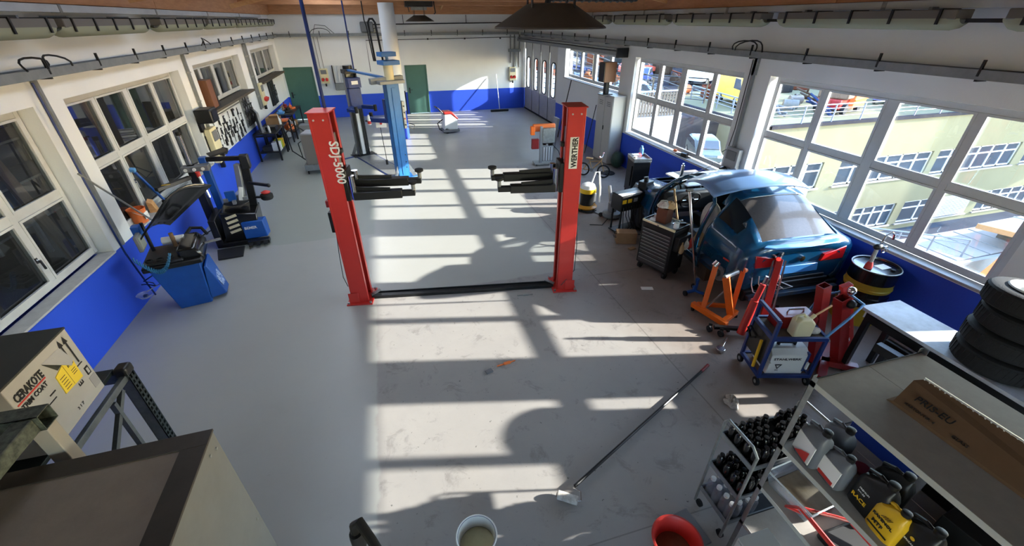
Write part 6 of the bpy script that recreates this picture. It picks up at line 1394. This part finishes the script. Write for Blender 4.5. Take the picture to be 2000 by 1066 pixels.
# paint bucket with brush, red tub
t = thing('paint_bucket', 'blue and white paint bucket with cream paint and a brush', 'bucket', (.20, 1.80, 0))
MB().lathe([(.13, 0), (.155, .33), (.163, .335), (.163, .345), (.152, .345), (.142, .2), (.1415, .19)], n=40, caps=False).lathe([(.0001, 0), (.13, 0)], n=40, caps=False).build('bucket', 'dark_blue_paint', t)
MB().lathe([(.1505, .344), (.141, .205)], n=40, caps=False).build('inner_wall', 'white_plastic', t)
MB().lathe([(.0001, .2), (.142, .2)], n=40, caps=False).build('paint', mat('wet_paint', (214, 208, 168), .15, rgb2=(198, 190, 150), scale=8), t)
MB().lathe([(.163, .33), (.168, .34), (.163, .35), (.154, .345)], n=40, caps=False).build('rim', 'white_plastic', t)
MB().bar((-.01, -.10, .24), (.01, -.15, .40), .03, .015).build('brush_handle', 'black_plastic', t, bevel=.005); MB().cb((-.01, -.09, .25), (.07, .03, .08), (.3, 0, 0)).build('brush_head', 'dark_steel', t)
t = thing('rubber_tub', 'red rubber tub holding brown powder at the bottom edge', 'tub', (1.78, 1.36, 0))
MB().lathe([(.14, 0), (.185, .24), (.2, .25), (.205, .26), (.19, .262), (.175, .24), (.135, .03), (.0001, .03)], n=36, caps=False).build('tub', mat('red_tub', (190, 52, 44), .45), t)
MB().lathe([(.0001, .12), (.15, .10)], n=36, caps=False).build('contents', mat('brown_powder', (120, 84, 62), .9, rgb2=(98, 66, 48), scale=14), t)
# bent pipe rail
t = thing('pipe_rail', 'dark bent pipe handrail at the bottom edge', 'handrail', (0, 0, 0))
MB().path([(-.40, 1.15, 0), (-.41, 1.16, 1.2), (-.42, 1.18, 1.86)], .025, 10).build('upright', 'dark_steel', t); MB().path([(-.42, 1.18, 1.86), (-.418, 1.19, 1.93), (-.39, 1.18, 1.965), (-.34, 1.10, 1.93), (-.16, .78, 1.75), (0, .5, 1.6)], .022, 10).build('rail', 'dark_steel', t); MB().lathe([(.03, 0), (.033, .02), (.033, .09), (.03, .11)], (-.418, 1.178, 1.78), n=14).build('coupling', 'dark_steel', t); MB().lathe([(.07, 0), (.07, .02)], (-.40, 1.15, 0), n=14).build('foot_plate', 'dark_steel', t)
MB().path([(0, .5, 1.6), (.0, .5, 0)], .025, 10).build('upright', 'dark_steel', t)
# middle distance: orange machine, vacuum, bicycle
t = thing('jacking_beam', 'orange and silver workshop machine on a stand beyond the right red post', 'machine', (4.45, 12.35, 0), -.1)
MB().box(-.1, -.02, -.08, .0, .0, 1.15).build('column', 'silver_plastic', t, bevel=.006); MB().box(-.26, .4, -.2, .2, .02, .06).build('base', 'galvanised', t, bevel=.004)
MB().box(-.02, .34, -.06, .02, .1, .55).build('lower_panel', 'silver_plastic', t, bevel=.004)
for k in range(4): MB().box(.02+k*.08, .06+k*.08, -.08, -.06, .12, .53).build('rib', 'white_frame', t)
MB().box(-.02, .36, -.1, .04, .66, 1.1).build('upper_panel', 'galvanised', t, bevel=.01); MB().box(-.3, .4, .04, .16, .98, 1.2).build('motor_cover', 'orange_plastic', t, bevel=.03); MB().box(-.38, -.26, -.05, .1, .9, 1.15).build('end_box', 'orange_paint', t, bevel=.01); MB().box(-.36, -.14, -.12, .0, .5, .8).build('red_box', 'dark_red_paint', t, bevel=.01)
MB().path([(.3, 0, .6), (.5, -.1, .4), (.6, -.1, .1)], .012, 6).build('cable', 'black_plastic', t)
for x in (-.22, .36): MB().tube((x, -.2, .03), (x, -.16, .03), .03, n=10).build('castor', 'black_rubber', t)
item('mesh_guard', MB().path([(-.2, 0, 0), (-.15, 0, .38), (.15, 0, .3), (.28, 0, 0), (-.2, 0, 0)], .015, 6).bar((-.1, 0, .1), (.15, 0, .25), .012).bar((-.16, 0, .3), (.1, 0, .0), .012), 'dark_steel', 'dark triangular guard frame beside the orange machine', 'frame', (5.0, 11.9, 0), .3, bevel=0)
for (x, y, lab) in ((4.9, 13.3, 'small black scrap on the floor behind the orange machine'), (5.15, 13.7, 'larger black scrap on the floor behind the orange machine'), (5.3, 14.6, 'dark tool left on the floor toward the folding door')):
    item('floor_scrap', MB().cb((0, 0, .03), (.18, .1, .06), (0, 0, .4)).bar((-.1, 0, .03), (.15, .08, .05), .03), 'black_plastic', lab, 'scrap', (x, y, 0), x, bevel=.004)
t = thing('leaning_panel', 'grey panel and dark tools leaning behind the right red post', 'panel', (5.55, 14.2, 0))
MB().cb((0, 0, .5), (.1, .35, 1.0), (0, .12, 0)).build('panel', 'silver_plastic', t, bevel=.01); MB().sphere((-.1, -.05, .1), .12, 12, 8, (1.2, 1, .8)).build('bundle', 'black_rubber', t)
t = thing('vacuum_cleaner', 'yellow and black wet vacuum cleaner beside the right red post', 'vacuum cleaner', (4.25, 8.55, 0))
MB().lathe([(.16, .14), (.17, .42), (.18, .44)], n=24).build('tank', 'dark_steel', t); MB().lathe([(.19, .44), (.19, .54)], n=24).build('band', 'yellow_plastic', t); MB().lathe([(.18, .54), (.15, .62), (.06, .66)], n=24).build('motor_head', 'white_plastic', t)
MB().lathe([(.24, .07), (.25, .1), (.2, .14)], n=24).build('base', mat('amber', (190, 130, 30), .4), t); MB().box(.1, .18, -.1, .1, .18, .42).build('filter_box', 'silver_plastic', t, bevel=.01)
MB().path([(.1, .05, .6), (.2, .1, .86), (.3, .1, .86), (.34, .05, .5), (.36, .05, .12)], .02, 8).build('hose', 'white_plastic', t); MB().path([(math.cos(a)*.26, math.sin(a)*.26, .04) for a in [PI*2*k/20 for k in range(18)]], .018, 7).build('power_cable', 'black_rubber', t)
for a in (0.5, 2.1, 3.7, 5.3): MB().tube((math.cos(a)*.2-.015, math.sin(a)*.2, .035), (math.cos(a)*.2+.015, math.sin(a)*.2, .035), .035, n=10).build('castor', 'black_rubber', t)
tag(MB().path([(4.35, 8.3, .01), (4.5, 7.9, .01), (4.2, 7.6, .01), (3.95, 7.7, .01)], .008, 5).build('power_cable', 'black_rubber'), 'thin black cable on the floor before the vacuum cleaner', 'cable')
t = thing('childs_bicycle', 'small tan childs bicycle with pink grips beside the grey locker', 'bicycle', (5.45, 10.75, 0), -.7)
for x in (-.3, .3):
    w = MB().path([(x+.17*math.cos(a), 0, .19+.17*math.sin(a)) for a in [2*PI*k/28 for k in range(28)]], .022, 8, True).build('wheel', 'black_rubber', t)
    for k in range(6): a = PI*k/6; MB().tube((x-.16*math.cos(a), 0, .19-.16*math.sin(a)), (x+.16*math.cos(a), 0, .19+.16*math.sin(a)), .003, n=4).build('spoke', 'chrome', w)
MB().path([(-.3, 0, .19), (-.05, 0, .2), (.2, 0, .48), (.22, 0, .58)], .016, 8).build('frame', 'trim_beige', t); MB().path([(.3, 0, .19), (.2, 0, .5)], .014, 8).build('fork', 'trim_beige', t); MB().path([(-.05, 0, .2), (-.14, 0, .5)], .014, 8).build('seat_tube', 'trim_beige', t); MB().path([(-.3, 0, .19), (-.12, 0, .42), (.2, 0, .48)], .012, 8).build('frame', 'trim_beige', t)
MB().box(-.24, -.04, -.05, .05, .5, .54).build('saddle', 'trim_beige', t, bevel=.015); MB().path([(.2, -.2, .64), (.22, -.08, .6), (.22, .08, .6), (.2, .2, .64)], .01, 6).build('handlebar', 'white_plastic', t)
for y in (-.22, .22): MB().tube((.2, y-.04, .645), (.2, y+.04, .645), .02, n=8).build('grip', mat('pink_grip', (232, 178, 168), .6) if y < 0 else 'pink_grip', t)
MB().tube((-.05, -.04, .2), (-.05, .04, .2), .05, n=12).build('crank', 'galvanised', t); MB().bar((-.05, .05, .2), (.02, .05, .1), .012).build('crank_arm', 'galvanised', t)
item('round_disc', MB().lathe([(.2, 0), (.22, .01), (.2, .03), (.03, .035)], n=24), 'black_rubber', 'flat black disc on the floor beside the bicycle', 'disc', (6.0, 10.9, 0), 0, bevel=0)
item('sill_tray', MB().box(-.07, .07, -.25, .2, 0, .02).cb((0, -.08, .05), (.1, .16, .07), (0, 0, .3)), 'dark_steel', 'dark tray with copper parts on the sill of the second window', 'tray', (6.8, 8.75, 1.035), 0)
item('copper_part', MB().sphere((0, 0, .03), .05, 10, 7, (.9, 1.4, .7)), 'orange_plastic', 'copper-coloured part on the sill of the second window', 'part', (6.8, 9.05, 1.06), 0, bevel=0)
# ================================================================ FOREGROUND LEFT
# big cabinet whose brown top fills the lower left corner
mat('cab_top', (152, 136, 122), .75, rgb2=(138, 124, 112), scale=7, bump=.15, bscale=40)
mat('cab_rim', (66, 58, 50), .5, rgb2=(50, 44, 38), scale=5)
mat('cab_side', (138, 138, 134), .45, .45, rgb2=(124, 124, 120), scale=3)
t = thing('steel_cabinet', 'large cabinet with a brown top in a dark rim, bottom left corner', 'cabinet', (-1.17, 1.89, 0), .02)
MB().box(-1.5, 0, -1.7, 0, .05, 1.985).build('body', 'cab_side', t, bevel=.004)
MB().box(-1.5, .004, -.1, .004, 1.985, 2.0).box(-.12, .004, -1.7, -.1, 1.985, 2.0).box(-1.5, -.12, -1.7, -1.6, 1.985, 2.0).build('top_rim', 'cab_rim', t, bevel=.002)
MB().box(-1.5, -.12, -1.6, -.1, 1.985, 1.994).build('top_panel', 'cab_top', t)
for (y, z) in ((-.05, 1.9), (-.4, 1.55), (-.05, 1.2), (-.12, 1.93)): MB().tube((0, y, z), (.006, y, z), .008, n=8).build('screw', 'galvanised', t)
MB().box(-1.45, -.05, -1.65, -.05, 0, .05).build('plinth', 'cab_rim', t)
# rack with perforated post and zig-zag struts
mat('rack_steel', (120, 126, 128), .4, .7, rgb2=(90, 98, 102), scale=10)
mat('rack_dark', (36, 46, 50), .45, .4)
t = thing('pallet_rack', 'grey steel rack frame with a perforated post left of the brown cabinet', 'rack', (-2.2, 3.03, 0))
def perf_post(x, y, z1):
    b = MB().box(x-.05, x-.045, y-.04, y+.04, 0, z1).box(x-.05, x+.03, y+.035, y+.04, 0, z1).box(x-.05, x+.03, y-.04, y-.035, 0, z1)
    p = b.build('post', 'rack_steel', t)
    # pierced front web: strips between hole rows
    b = MB(); n = int(z1/.05)
    for k in range(n):
        z = k*.05; b.box(x+.025, x+.03, y-.04, y+.04, z, z+.022)
        b.box(x+.025, x+.03, y-.04, y-.028, z+.022, z+.05).box(x+.025, x+.03, y-.008, y+.008, z+.022, z+.05).box(x+.025, x+.03, y+.028, y+.04, z+.022, z+.05)
    b.build('pierced_web', 'rack_dark', p, smooth=False); return p
perf_post(0, 0, 1.64); perf_post(0, -.94, 1.64)
MB().box(-.055, .035, -.045, .06, 1.6, 1.68).build('post_cap', 'black_plastic', t, bevel=.02, bseg=3)
MB().box(-.02, .015, -.94, 0, 1.57, 1.62).build('top_bar', 'rack_steel', t, bevel=.003)
for (a, z0, c, z1) in ((-.12, 1.55, -.9, .95), (-.9, .95, -.12, .4), (-.25, 1.55, -.25, .6)): MB().bar((-.005, a, z0), (-.005, c, z1), .03, .035).build('strut', 'rack_steel', t)
for z in (1.64,): MB().box(-1.9, -.06, -.94, .0, z, z+.03).build('shelf', 'rack_dark', t, bevel=.003)
for y in (0, -.94): MB().box(-1.92, -1.85, y-.04, y+.04, 0, 1.64).build('post', 'rack_steel', t)
MB().box(-1.9, 0, -.03, 0, 1.55, 1.63).build('beam', 'rack_steel', t)
# big printed carton on the rack
t = thing('printed_carton', 'large white carton with black print and a torn yellow label', 'box', (-2.2, 2.81, 1.70))
mat('carton_white', (170, 171, 172), .85, rgb2=(158, 159, 160), scale=3)
mat('carton_dark', (52, 56, 52), .7, rgb2=(44, 48, 45), scale=3)
MB().box(-.62, 0, -.56, 0, 0, .52).build('carton', 'carton_white', t, bevel=.004)
MB().box(-.622, .003, -.562, .003, .512, .524).build('top_flap', 'carton_dark', t, bevel=.002)
F = .0035
text('CERAKOTE', .072, 'ink', t, (F, -.535, .395), (0, 1, 0), (0, 0, 1), bold=.03, sx=.62)
MB().box(0, F, -.54, -.31, .378, .386).build('red_line', 'ink_red', t)
text('TRIM COAT', .042, 'ink', t, (F, -.53, .338), (0, 1, 0), (0, 0, 1), bold=.02, sx=.92)
for y in (-.11, -.065):
    MB()._add([(F, y, .28), (F, y+.012, .28), (F, y+.012, .44), (F, y, .44)], [(0, 1, 2, 3)]).build('arrow_shaft', 'ink', t); MB()._add([(F, y-.014, .44), (F, y+.026, .44), (F, y+.006, .49)], [(0, 1, 2)]).build('arrow_head', 'ink', t)
MB().box(0, F, -.125, -.04, .262, .268).build('arrow_base', 'ink', t)
MB().box(0, F, -.06, -.025, .16, .22).build('stamp', 'ink', t); MB().box(F, F+.001, -.052, -.033, .17, .21).build('stamp_inner', 'carton_white', t)
text('E', .06, 'ink', t, (F, -.12, .15), (0, 0, 1), (0, -1, 0)); MB().box(0, .002, -.07, -.01, .05, .14).build('grey_label', 'silver_plastic', t)
MB().box(0, F, -.36, -.31, .27, .277).box(0, F, -.42, -.33, .235, .24).build('small_print', 'ink', t)
yl = MB().prism([(-.27, .20), (-.10, .19), (-.09, .34), (-.16, .36), (-.26, .33)], 0, .005, 'x').build('yellow_label', 'paper_yellow', t)
text('RCD', .028, 'ink', yl, (.0056, -.155, .31), (0, 1, 0), (0, 0, 1)); MB().box(.0052, .0056, -.182, -.18, .2, .35).build('label_line', 'ink', yl)
for k in range(5): MB().box(.0052, .0056, -.25, -.2, .215+k*.02, .219+k*.02).build('label_line', 'ink', yl)
for k in range(3): MB().box(.0052, .0056, -.15, -.11, .25+k*.015, .254+k*.015).build('label_line', 'ink', yl)
MB()._add([(.0, -.28, .455), (0, -.12, .45), (.07, -.20, .36), (.055, -.15, .37)], [(0, 2, 1), (1, 2, 3)]).build('torn_flap', 'carton_white', t, solid=.004, smooth=False)
MB()._add([(.002, -.28, .45), (.002, -.13, .44), (.002, -.15, .36), (.002, -.22, .35)], [(0, 1, 2, 3)]).build('torn_hole', 'carton_dark', t)
text('3 1 7', .03, 'ink', t, (F, -.27, .05), (0, 1, 0), (0, 0, 1))
# near dark tube frame in front of the carton
t = thing('steel_trestle', 'dark green square-tube frame with an open end before the carton', 'frame', (-1.85, 2.03, 0))
mat('green_black', (44, 52, 48), .6, rgb2=(90, 98, 90), scale=30, amt=1.5)
b = MB()
for a in (-.045, .041): b.box(-.09+a-.0, -.09+a+.004, -1.2, 0, 2.16, 2.25)
MB().box(-.9, .0, -.09, -.086, 2.17, 2.26).box(-.9, .0, -.004, .0, 2.17, 2.26).box(-.9, .0, -.09, 0, 2.17, 2.174).box(-.9, 0, -.09, 0, 2.256, 2.26).build('cross_tube', 'green_black', t)
MB().box(-.1, -.02, -1.3, -.09, 2.175, 2.255).build('side_tube', 'green_black', t, bevel=.006)
MB().box(-.09, -.01, -.08, -.01, .0, 2.17).build('post', mat('post_grey', (150, 146, 140), .6), t, bevel=.004); MB().box(-.88, -.80, -.08, -.01, 0, 2.17).build('post', 'post_grey', t, bevel=.004)
MB().box(-.86, -.12, -1.3, -.1, 2.16, 2.18).build('panel', 'cab_top', t)
MB().box(-.1, -.02, -1.3, -1.22, 2.003, 2.17).build('foot', 'post_grey', t); MB().box(-.86, -.8, -1.3, -1.22, 2.003, 2.17).build('foot', 'post_grey', t)

# ================================================================ FOREGROUND RIGHT: SHELF
mat('shelf_board', (158, 152, 144), .6, rgb2=(146, 140, 132), scale=12, bump=.05)
mat('shelf_edge', (176, 176, 168), .5)
t = thing('shelving_unit', 'grey steel shelving unit at the lower right with three shelves', 'shelving', (2.27, 1.29, 0))
def lpost(x, y, sx, sy): MB().box(x, x+sx*.035, y, y+sy*.003, 0, 2.04).box(x, x+sx*.003, y, y+sy*.035, 0, 2.04).build('post', 'galvanised', t)
lpost(0, 0, 1, -1); lpost(.92, 0, -1, -1); lpost(0, -1.9, 1, 1); lpost(.92, -1.9, -1, 1)
for z in (2.0, 1.40, .93, .45):
    for k, (a, c) in enumerate(((.004, .458), (.462, .916))):
        MB().box(a, c, -1.9, -.004, z-.004, z).build('shelf_board' if False else 'shelf', 'shelf_board', t)
    MB().box(.0, .004, -1.9, -.002, z-.035, z+.002).build('shelf_lip', 'shelf_edge', t)
    MB().box(.004, .92, -.006, .0, z-.035, z+.006).build('end_lip', 'dark_steel', t)
mat('jug_grey', (96, 100, 106), .45)
def jug(kind, label, loc, rz, m, s=1.0, labels=None, cap='black_plastic', wide=1.0):
    t = thing(kind, label, 'bottle', loc, rz)
    w, d, h = .085*s*wide, .05*s, .24*s
    # rounded loft: rows of rounded rectangles
    rows = []
    for z, f, off in ((0, .9, 0), (.01*s, 1, 0), (h*.72, 1, 0), (h*.86, .86, .0), (h*.95, .55, .25*w), (h, .34, .42*w)):
        r = []
        for k in range(20):
            a = 2*PI*k/20; ca, sa = math.cos(a), math.sin(a); e = .5
            r.append((off+w*f*math.copysign(abs(ca)**e, ca), d*(f if f > .8 else f*.9)*math.copysign(abs(sa)**e, sa), z))
        r.append(r[0]); rows.append(r)
    b = MB().sheet(rows); b._add(rows[0][:20], [tuple(range(20))]); b._add(rows[-1][:20], [tuple(range(20))]); b.build('body', m, t)
    MB().lathe([(.022*s, 0), (.024*s, .005*s), (.024*s, .028*s), (.02*s, .03*s)], (.42*w, 0, h), n=14).build('cap', cap, t)
    MB().path([(-w*.75, 0, h*.70), (-w*.85, 0, h*.92), (-w*.3, 0, h*1.0), (w*.1, 0, h*.97)], .011*s, 7).build('handle', m, t)
    if labels:
        MB().box(-w*.8, w*.8, -d-.002, -d+.004, h*.1, h*.68).build('label', labels, t)
    return t
zS = 1.40
a1 = -PI/2-.25
j = jug('oil_canister', 'grey oil canister with white and red label at the left end of the shelf', (2.36, 1.15, zS), a1, 'jug_grey', 1.15, 'paper')
MB()._add([(-.05, -.064, .03), (.06, -.064, .03), (.06, -.064, .12), (0, -.064, .08)], [(0, 1, 2, 3)]).build('red_print', 'ink_red', j)
j = jug('oil_canister', 'smaller grey oil canister with a white label, second on the shelf', (2.37, .985, zS), a1+.1, 'jug_grey', 1.0, 'paper')
MB().box(-.055, .055, -.056, -.052, .025, .05).build('red_print', 'ink_red', j)
j = jug('oil_canister', 'grey unlabelled canister behind the first one', (2.53, 1.13, zS), a1, 'jug_grey', 1.1)
j = jug('oil_canister', 'black racing-oil canister with yellow script before the yellow bottle', (2.40, .78, zS), a1+.1, 'black_plastic', 1.15)
text('RACE', .038, 'yellow_plastic', j, (-.07, -.060, .07), (1, .0, 0), (0, 0, 1), bold=.01); text('PREMIUM', .016, 'white_letter', j, (-.05, -.060, .15), (1, 0, 0), (0, 0, 1)); text('5W-30', .016, 'white_letter', j, (-.05, -.060, .125), (1, 0, 0), (0, 0, 1))
j = jug('oil_canister', 'black crumpled canister behind the racing-oil one', (2.55, .80, zS), a1+.3, 'black_plastic', 1.1)
j = jug('gear_oil_bottle', 'yellow gear-oil bottle with black print on the middle shelf', (2.36, .655, zS), a1+.1, 'yellow_plastic', .95)
text('RAVENOL', .026, 'ink', j, (-.06, -.050, .115), (1, 0, 0), (0, 0, 1), bold=.03); text('MTF', .034, 'ink', j, (-.045, -.050, .065), (1, 0, 0), (0, 0, 1), bold=.02)
for k in range(4): MB().bar((-.02+.012*k, -.0495, .145), (.0+.012*k, -.0495, .165+.004*k), .003, .002).build('logo_mark', 'ink', j)
MB().box(-.06, .06, -.050, -.048, .035, .045).build('print_bar', 'ink', j)
j = jug('oil_canister', 'black canister with a small gold mark right of the yellow bottle', (2.40, .535, zS), a1+.1, 'black_plastic', 1.05, None)
MB().lathe([(.0001, 0), (.012, 0)], n=12, caps=False, T=Matrix.Translation((.0, -.056, .15)) @ Matrix.Rotation(PI/2, 4, 'X')).build('gold_mark', 'yellow_plastic', j); text('LUBRICANT', .016, 'white_letter', j, (-.05, -.0555, .11), (1, 0, 0), (0, 0, 1))
item('red_lid', MB().lathe([(.05, 0), (.055, .01), (.05, .02), (.02, .022)], n=18), 'dark_red_paint', 'flat dark red lid behind the second canister', 'lid', (2.62, .98, zS), 0, bevel=0)
item('blue_crate', MB().box(-.16, .16, -.2, -.19, 0, .3).box(-.16, .16, .19, .2, 0, .3).box(-.16, -.15, -.19, .19, 0, .3).box(.15, .16, -.19, .19, 0, .3).box(-.15, .15, -.19, .19, 0, .01).box(-.17, .17, -.21, .21, .28, .3), mat('crate_blue', (24, 56, 140), .5), 'blue plastic crate at the back of the middle shelf', 'crate', (2.97, 1.04, zS), 0)
item('black_case', MB().box(-.15, .15, -.28, .28, 0, .26).box(-.16, .16, -.29, .29, .12, .14), 'black_plastic', 'long black case behind the bottles on the middle shelf', 'case', (3.0, .5, zS), .03)
item('black_case', MB().box(-.1, .1, -.25, .25, 0, .16), 'car_dark', 'low black case near the right end of the middle shelf', 'case', (2.75, .35, zS), .1)
for i, (x, y) in enumerate(((2.42, .38), (2.5, .34), (2.44, .28))):
    item('black_bottle', MB().lathe([(.03, 0), (.03, .1), (.012, .13), (.012, .15)], n=12), 'black_gloss', ['small black bottle right of the gold-marked canister', 'second small black bottle, behind the first', 'third small black bottle, nearest the right edge'][i], 'bottle', (x, y, zS), 0, bevel=0)
# shelf below: clear tub, red triangle frames, leaflet
zL = .93
t = thing('clear_tub', 'clear plastic tub with brown sludge on the lower shelf', 'tub', (2.48, 1.13, zL), .08)
MB()._add([(-.13, -.15, 0), (.15, -.15, 0), (.15, .14, 0), (-.13, .14, 0), (-.17, -.18, .15), (.19, -.18, .15), (.19, .17, .15), (-.17, .17, .15)], [(0, 3, 2, 1), (0, 1, 5, 4), (1, 2, 6, 5), (2, 3, 7, 6), (3, 0, 4, 7)]).build('tub', 'clear_plastic', t, solid=.004)
MB().box(-.13, .15, -.15, .14, .005, .03).build('sludge', mat('sludge', (104, 90, 62), .5, rgb2=(150, 140, 120), scale=6), t)
MB().path([(-.17, -.18, .15), (.19, -.18, .15), (.19, .17, .15), (-.17, .17, .15)], .008, 6, True).build('rim', 'white_frame', t)
t = thing('warning_triangle', 'red folding frame on black cloth on the lower shelf', 'frame', (2.5, .78, zL))
MB().path([(-.16, .24, .1), (-.14, .0, .06), (-.1, -.25, .04)], .016, 8).build('red_tube', 'red_paint', t); MB().path([(-.16, .24, .1), (.0, .12, .12), (.14, .0, .14), (.2, -.08, .14)], .012, 8).build('red_tube', 'red_paint', t); MB().path([(.06, .06, .12), (.1, -.25, .06)], .012, 8).build('red_tube', 'red_paint', t); MB().path([(-.16, .24, .1), (-.2, .3, .04), (-.12, .2, .05)], .012, 8).build('red_tube', 'red_paint', t)
tag(MB().box(-.2, .35, -.42, .16, 0, .05).build('black_bag', 'car_dark', bevel=.02, loc=(2.55, .72, zL)), 'black bag under the red frame on the lower shelf', 'bag')
item('black_bag', MB().box(-.14, .22, -.12, .14, 0, .16), 'car_dark', 'black bulky bag behind the red frame on the lower shelf', 'bag', (2.92, .9, zL), .2, bevel=.04)
item('leaflet', MB().box(-.05, .05, -.1, .1, 0, .004), 'paper', 'white and blue leaflet sticking out below the shelf edge', 'leaflet', (2.36, .62, 1.06), .2, bevel=0)
tag(bpy.data.objects['leaflet'], None); bpy.data.objects['leaflet'].location = (2.33, .55, .984)
# drawer cabinet beneath
t = thing('drawer_cabinet', 'light grey drawer cabinet under the lower shelf', 'drawer cabinet', (2.27, 1.27, 0))
# long cardboard carton on the top shelf
t = t; bpy.data.objects.remove(t)
t = thing('drawer_cabinet', 'light grey drawer cabinet left of the lower shelf at the bottom edge', 'drawer cabinet', (1.98, .62, 0), .0)
MB().box(0, .26, -.3, .46, 0, .72).build('body', 'locker_grey', t, bevel=.004)
for k in range(4):
    z = .06+k*.165; d = MB().box(-.012, 0, -.29, .45, z, z+.15).build('drawer', 'locker_grey', t, bevel=.003); MB().box(-.02, -.012, -.05, .2, z+.11, z+.13).build('pull', 'galvanised', d)
t = thing('long_carton', 'long brown carton with a frayed white edge on the top shelf', 'box', (2.66, 1.05, 2.0), .02)
mat('carton_brown', (112, 84, 60), .85, rgb2=(98, 72, 50), scale=4)
MB()._add([(-.10, 0, 0), (.16, 0, 0), (.16, -1.6, 0), (-.10, -1.6, 0), (-.10, -.03, .02), (.05, .0, .11), (.1, -.02, .12), (.1, -1.6, .12), (-.10, -1.6, .02)], [(0, 1, 2, 3), (0, 4, 5, 6, 1), (4, 8, 7, 6, 5), (3, 2, 7, 8), (0, 3, 8, 4), (1, 6, 7, 2)]).build('carton', 'carton_brown', t, smooth=False)
MB()._add([(.1, -.02, .122), (.1, -1.6, .122), (.15, -1.6, .10), (.15, 0.0, .10)], [(0, 3, 2, 1)]).build('torn_edge', 'paper', t, solid=.004)
rr = random.Random(4)
b = MB()
for k in range(60): y = -.02-k*.026; b.bar((.098, y, .123), (.09+rr.uniform(-.005, .005), y-.006, .1225), .006, .002)
tag(b.build('frayed_fibres', 'paper', t), None, None, None, 'stuff')
text('PRIS-EU', .055, 'ink', t, (-.045, -.08, .066), (.0, -1, .0), (.2, 0, .1), bold=.01)
text('KARTON NR. 4', .022, 'ink', t, (-.085, -.07, .036), (0, -1, 0), (.2, 0, .1)); text('GLASS', .026, 'ink', t, (-.085, -.30, .036), (0, -1, 0), (.2, 0, .1))
# bottle trolley behind the shelf end
t = thing('bottle_trolley', 'dark steel three-tier trolley full of black spray bottles', 'trolley', (2.25, 1.36, 0))
W, D = .74, .34
for z in (.98, .60, .24):
    MB().box(0, W, 0, D, z, z+.008).build('tray', 'dark_steel', t)
    for y in (0, D): MB().box(0, W, y-.005, y+.005, z, z+.045).build('tray_edge', 'grey_steel', t)
    for x in (0, W): MB().box(x-.005, x+.005, 0, D, z, z+.045).build('tray_edge', 'grey_steel', t)
for x in (0, W):
    MB().path([(x, D, .06), (x, D, 1.14), (x, D-.03, 1.19), (x, .06, 1.19), (x, .0, 1.14), (x, 0, .06)], .012, 8).build('side_frame', 'galvanised', t)
for x in (.03, W-.03):
    for y in (.03, D-.03): MB().tube((x-.012, y, .035), (x+.012, y, .035), .035, n=12).build('castor', 'black_rubber', t)
def can(label, loc, m, grp, h=.16, r=.031, capm='black_gloss'):
    t = thing('spray_bottle', label, 'bottle', loc, 0, grp)
    MB().lathe([(r*.95, 0), (r, .004), (r, h*.72), (r*.55, h*.86), (r*.5, h*.88)], n=14).build('bottle', m, t)
    MB().lathe([(r*.62, h*.86), (r*.66, h*.88), (r*.62, h), (r*.4, h*1.005)], n=12).build('cap', capm, t)
    return t
pc = can('black spray bottle standing on the top tier of the trolley', (2.3, 1.4, .99), 'black_gloss', 'black bottles on the top tier of the trolley')
def copies(proto_, label, grp, z, x0, nx, ny, skip=()):
    n = 0
    for i in range(nx):
        for jj in range(ny):
            if (i, jj) in skip: continue
            c = copy_tree(proto_); c.location = (x0+i*.076+random.uniform(-.006, .006), 1.41+jj*.08+random.uniform(-.006, .006), z); n += 1
            c['label'] = '%s, row %d, place %d from the left' % (label, jj+1, i+1); c['group'] = grp
copies(pc, 'black spray bottle on the top trolley tier', 'black bottles on the top tier of the trolley', .989, 2.30, 9, 4, ((0, 0), (4, 2), (5, 3)))
pc.location = (2.30, 1.41, .989); pc['label'] = 'black spray bottle on the top trolley tier, front left corner'
copies(pc, 'black spray bottle on the middle trolley tier', 'black bottles on the middle tier of the trolley', .609, 2.30, 5, 4, ((2, 3),))
pw = can('white capped bottle on the bottom trolley tier, front left corner', (2.30, 1.41, .249), 'clear_plastic', 'white bottles on the bottom tier of the trolley', .2, .034, 'white_plastic')
copies(pw, 'white capped bottle on the bottom tier', 'white bottles on the bottom tier of the trolley', .249, 2.30, 4, 4, ((0, 0), (3, 3)))
item('grey_lid_box', MB().box(-.14, .14, -.2, .2, 0, .06), 'grey_plastic', 'grey flat box lid on the floor at the foot of the trolley', 'lid', (2.10, 1.22, .0), .2) if False else None
item('foot_board', MB().box(-.1, .1, -.16, .16, 0, .02), 'grey_plastic', 'grey flat board on the floor at the foot of the trolley', 'board', (2.06, 1.50, 0), .1)
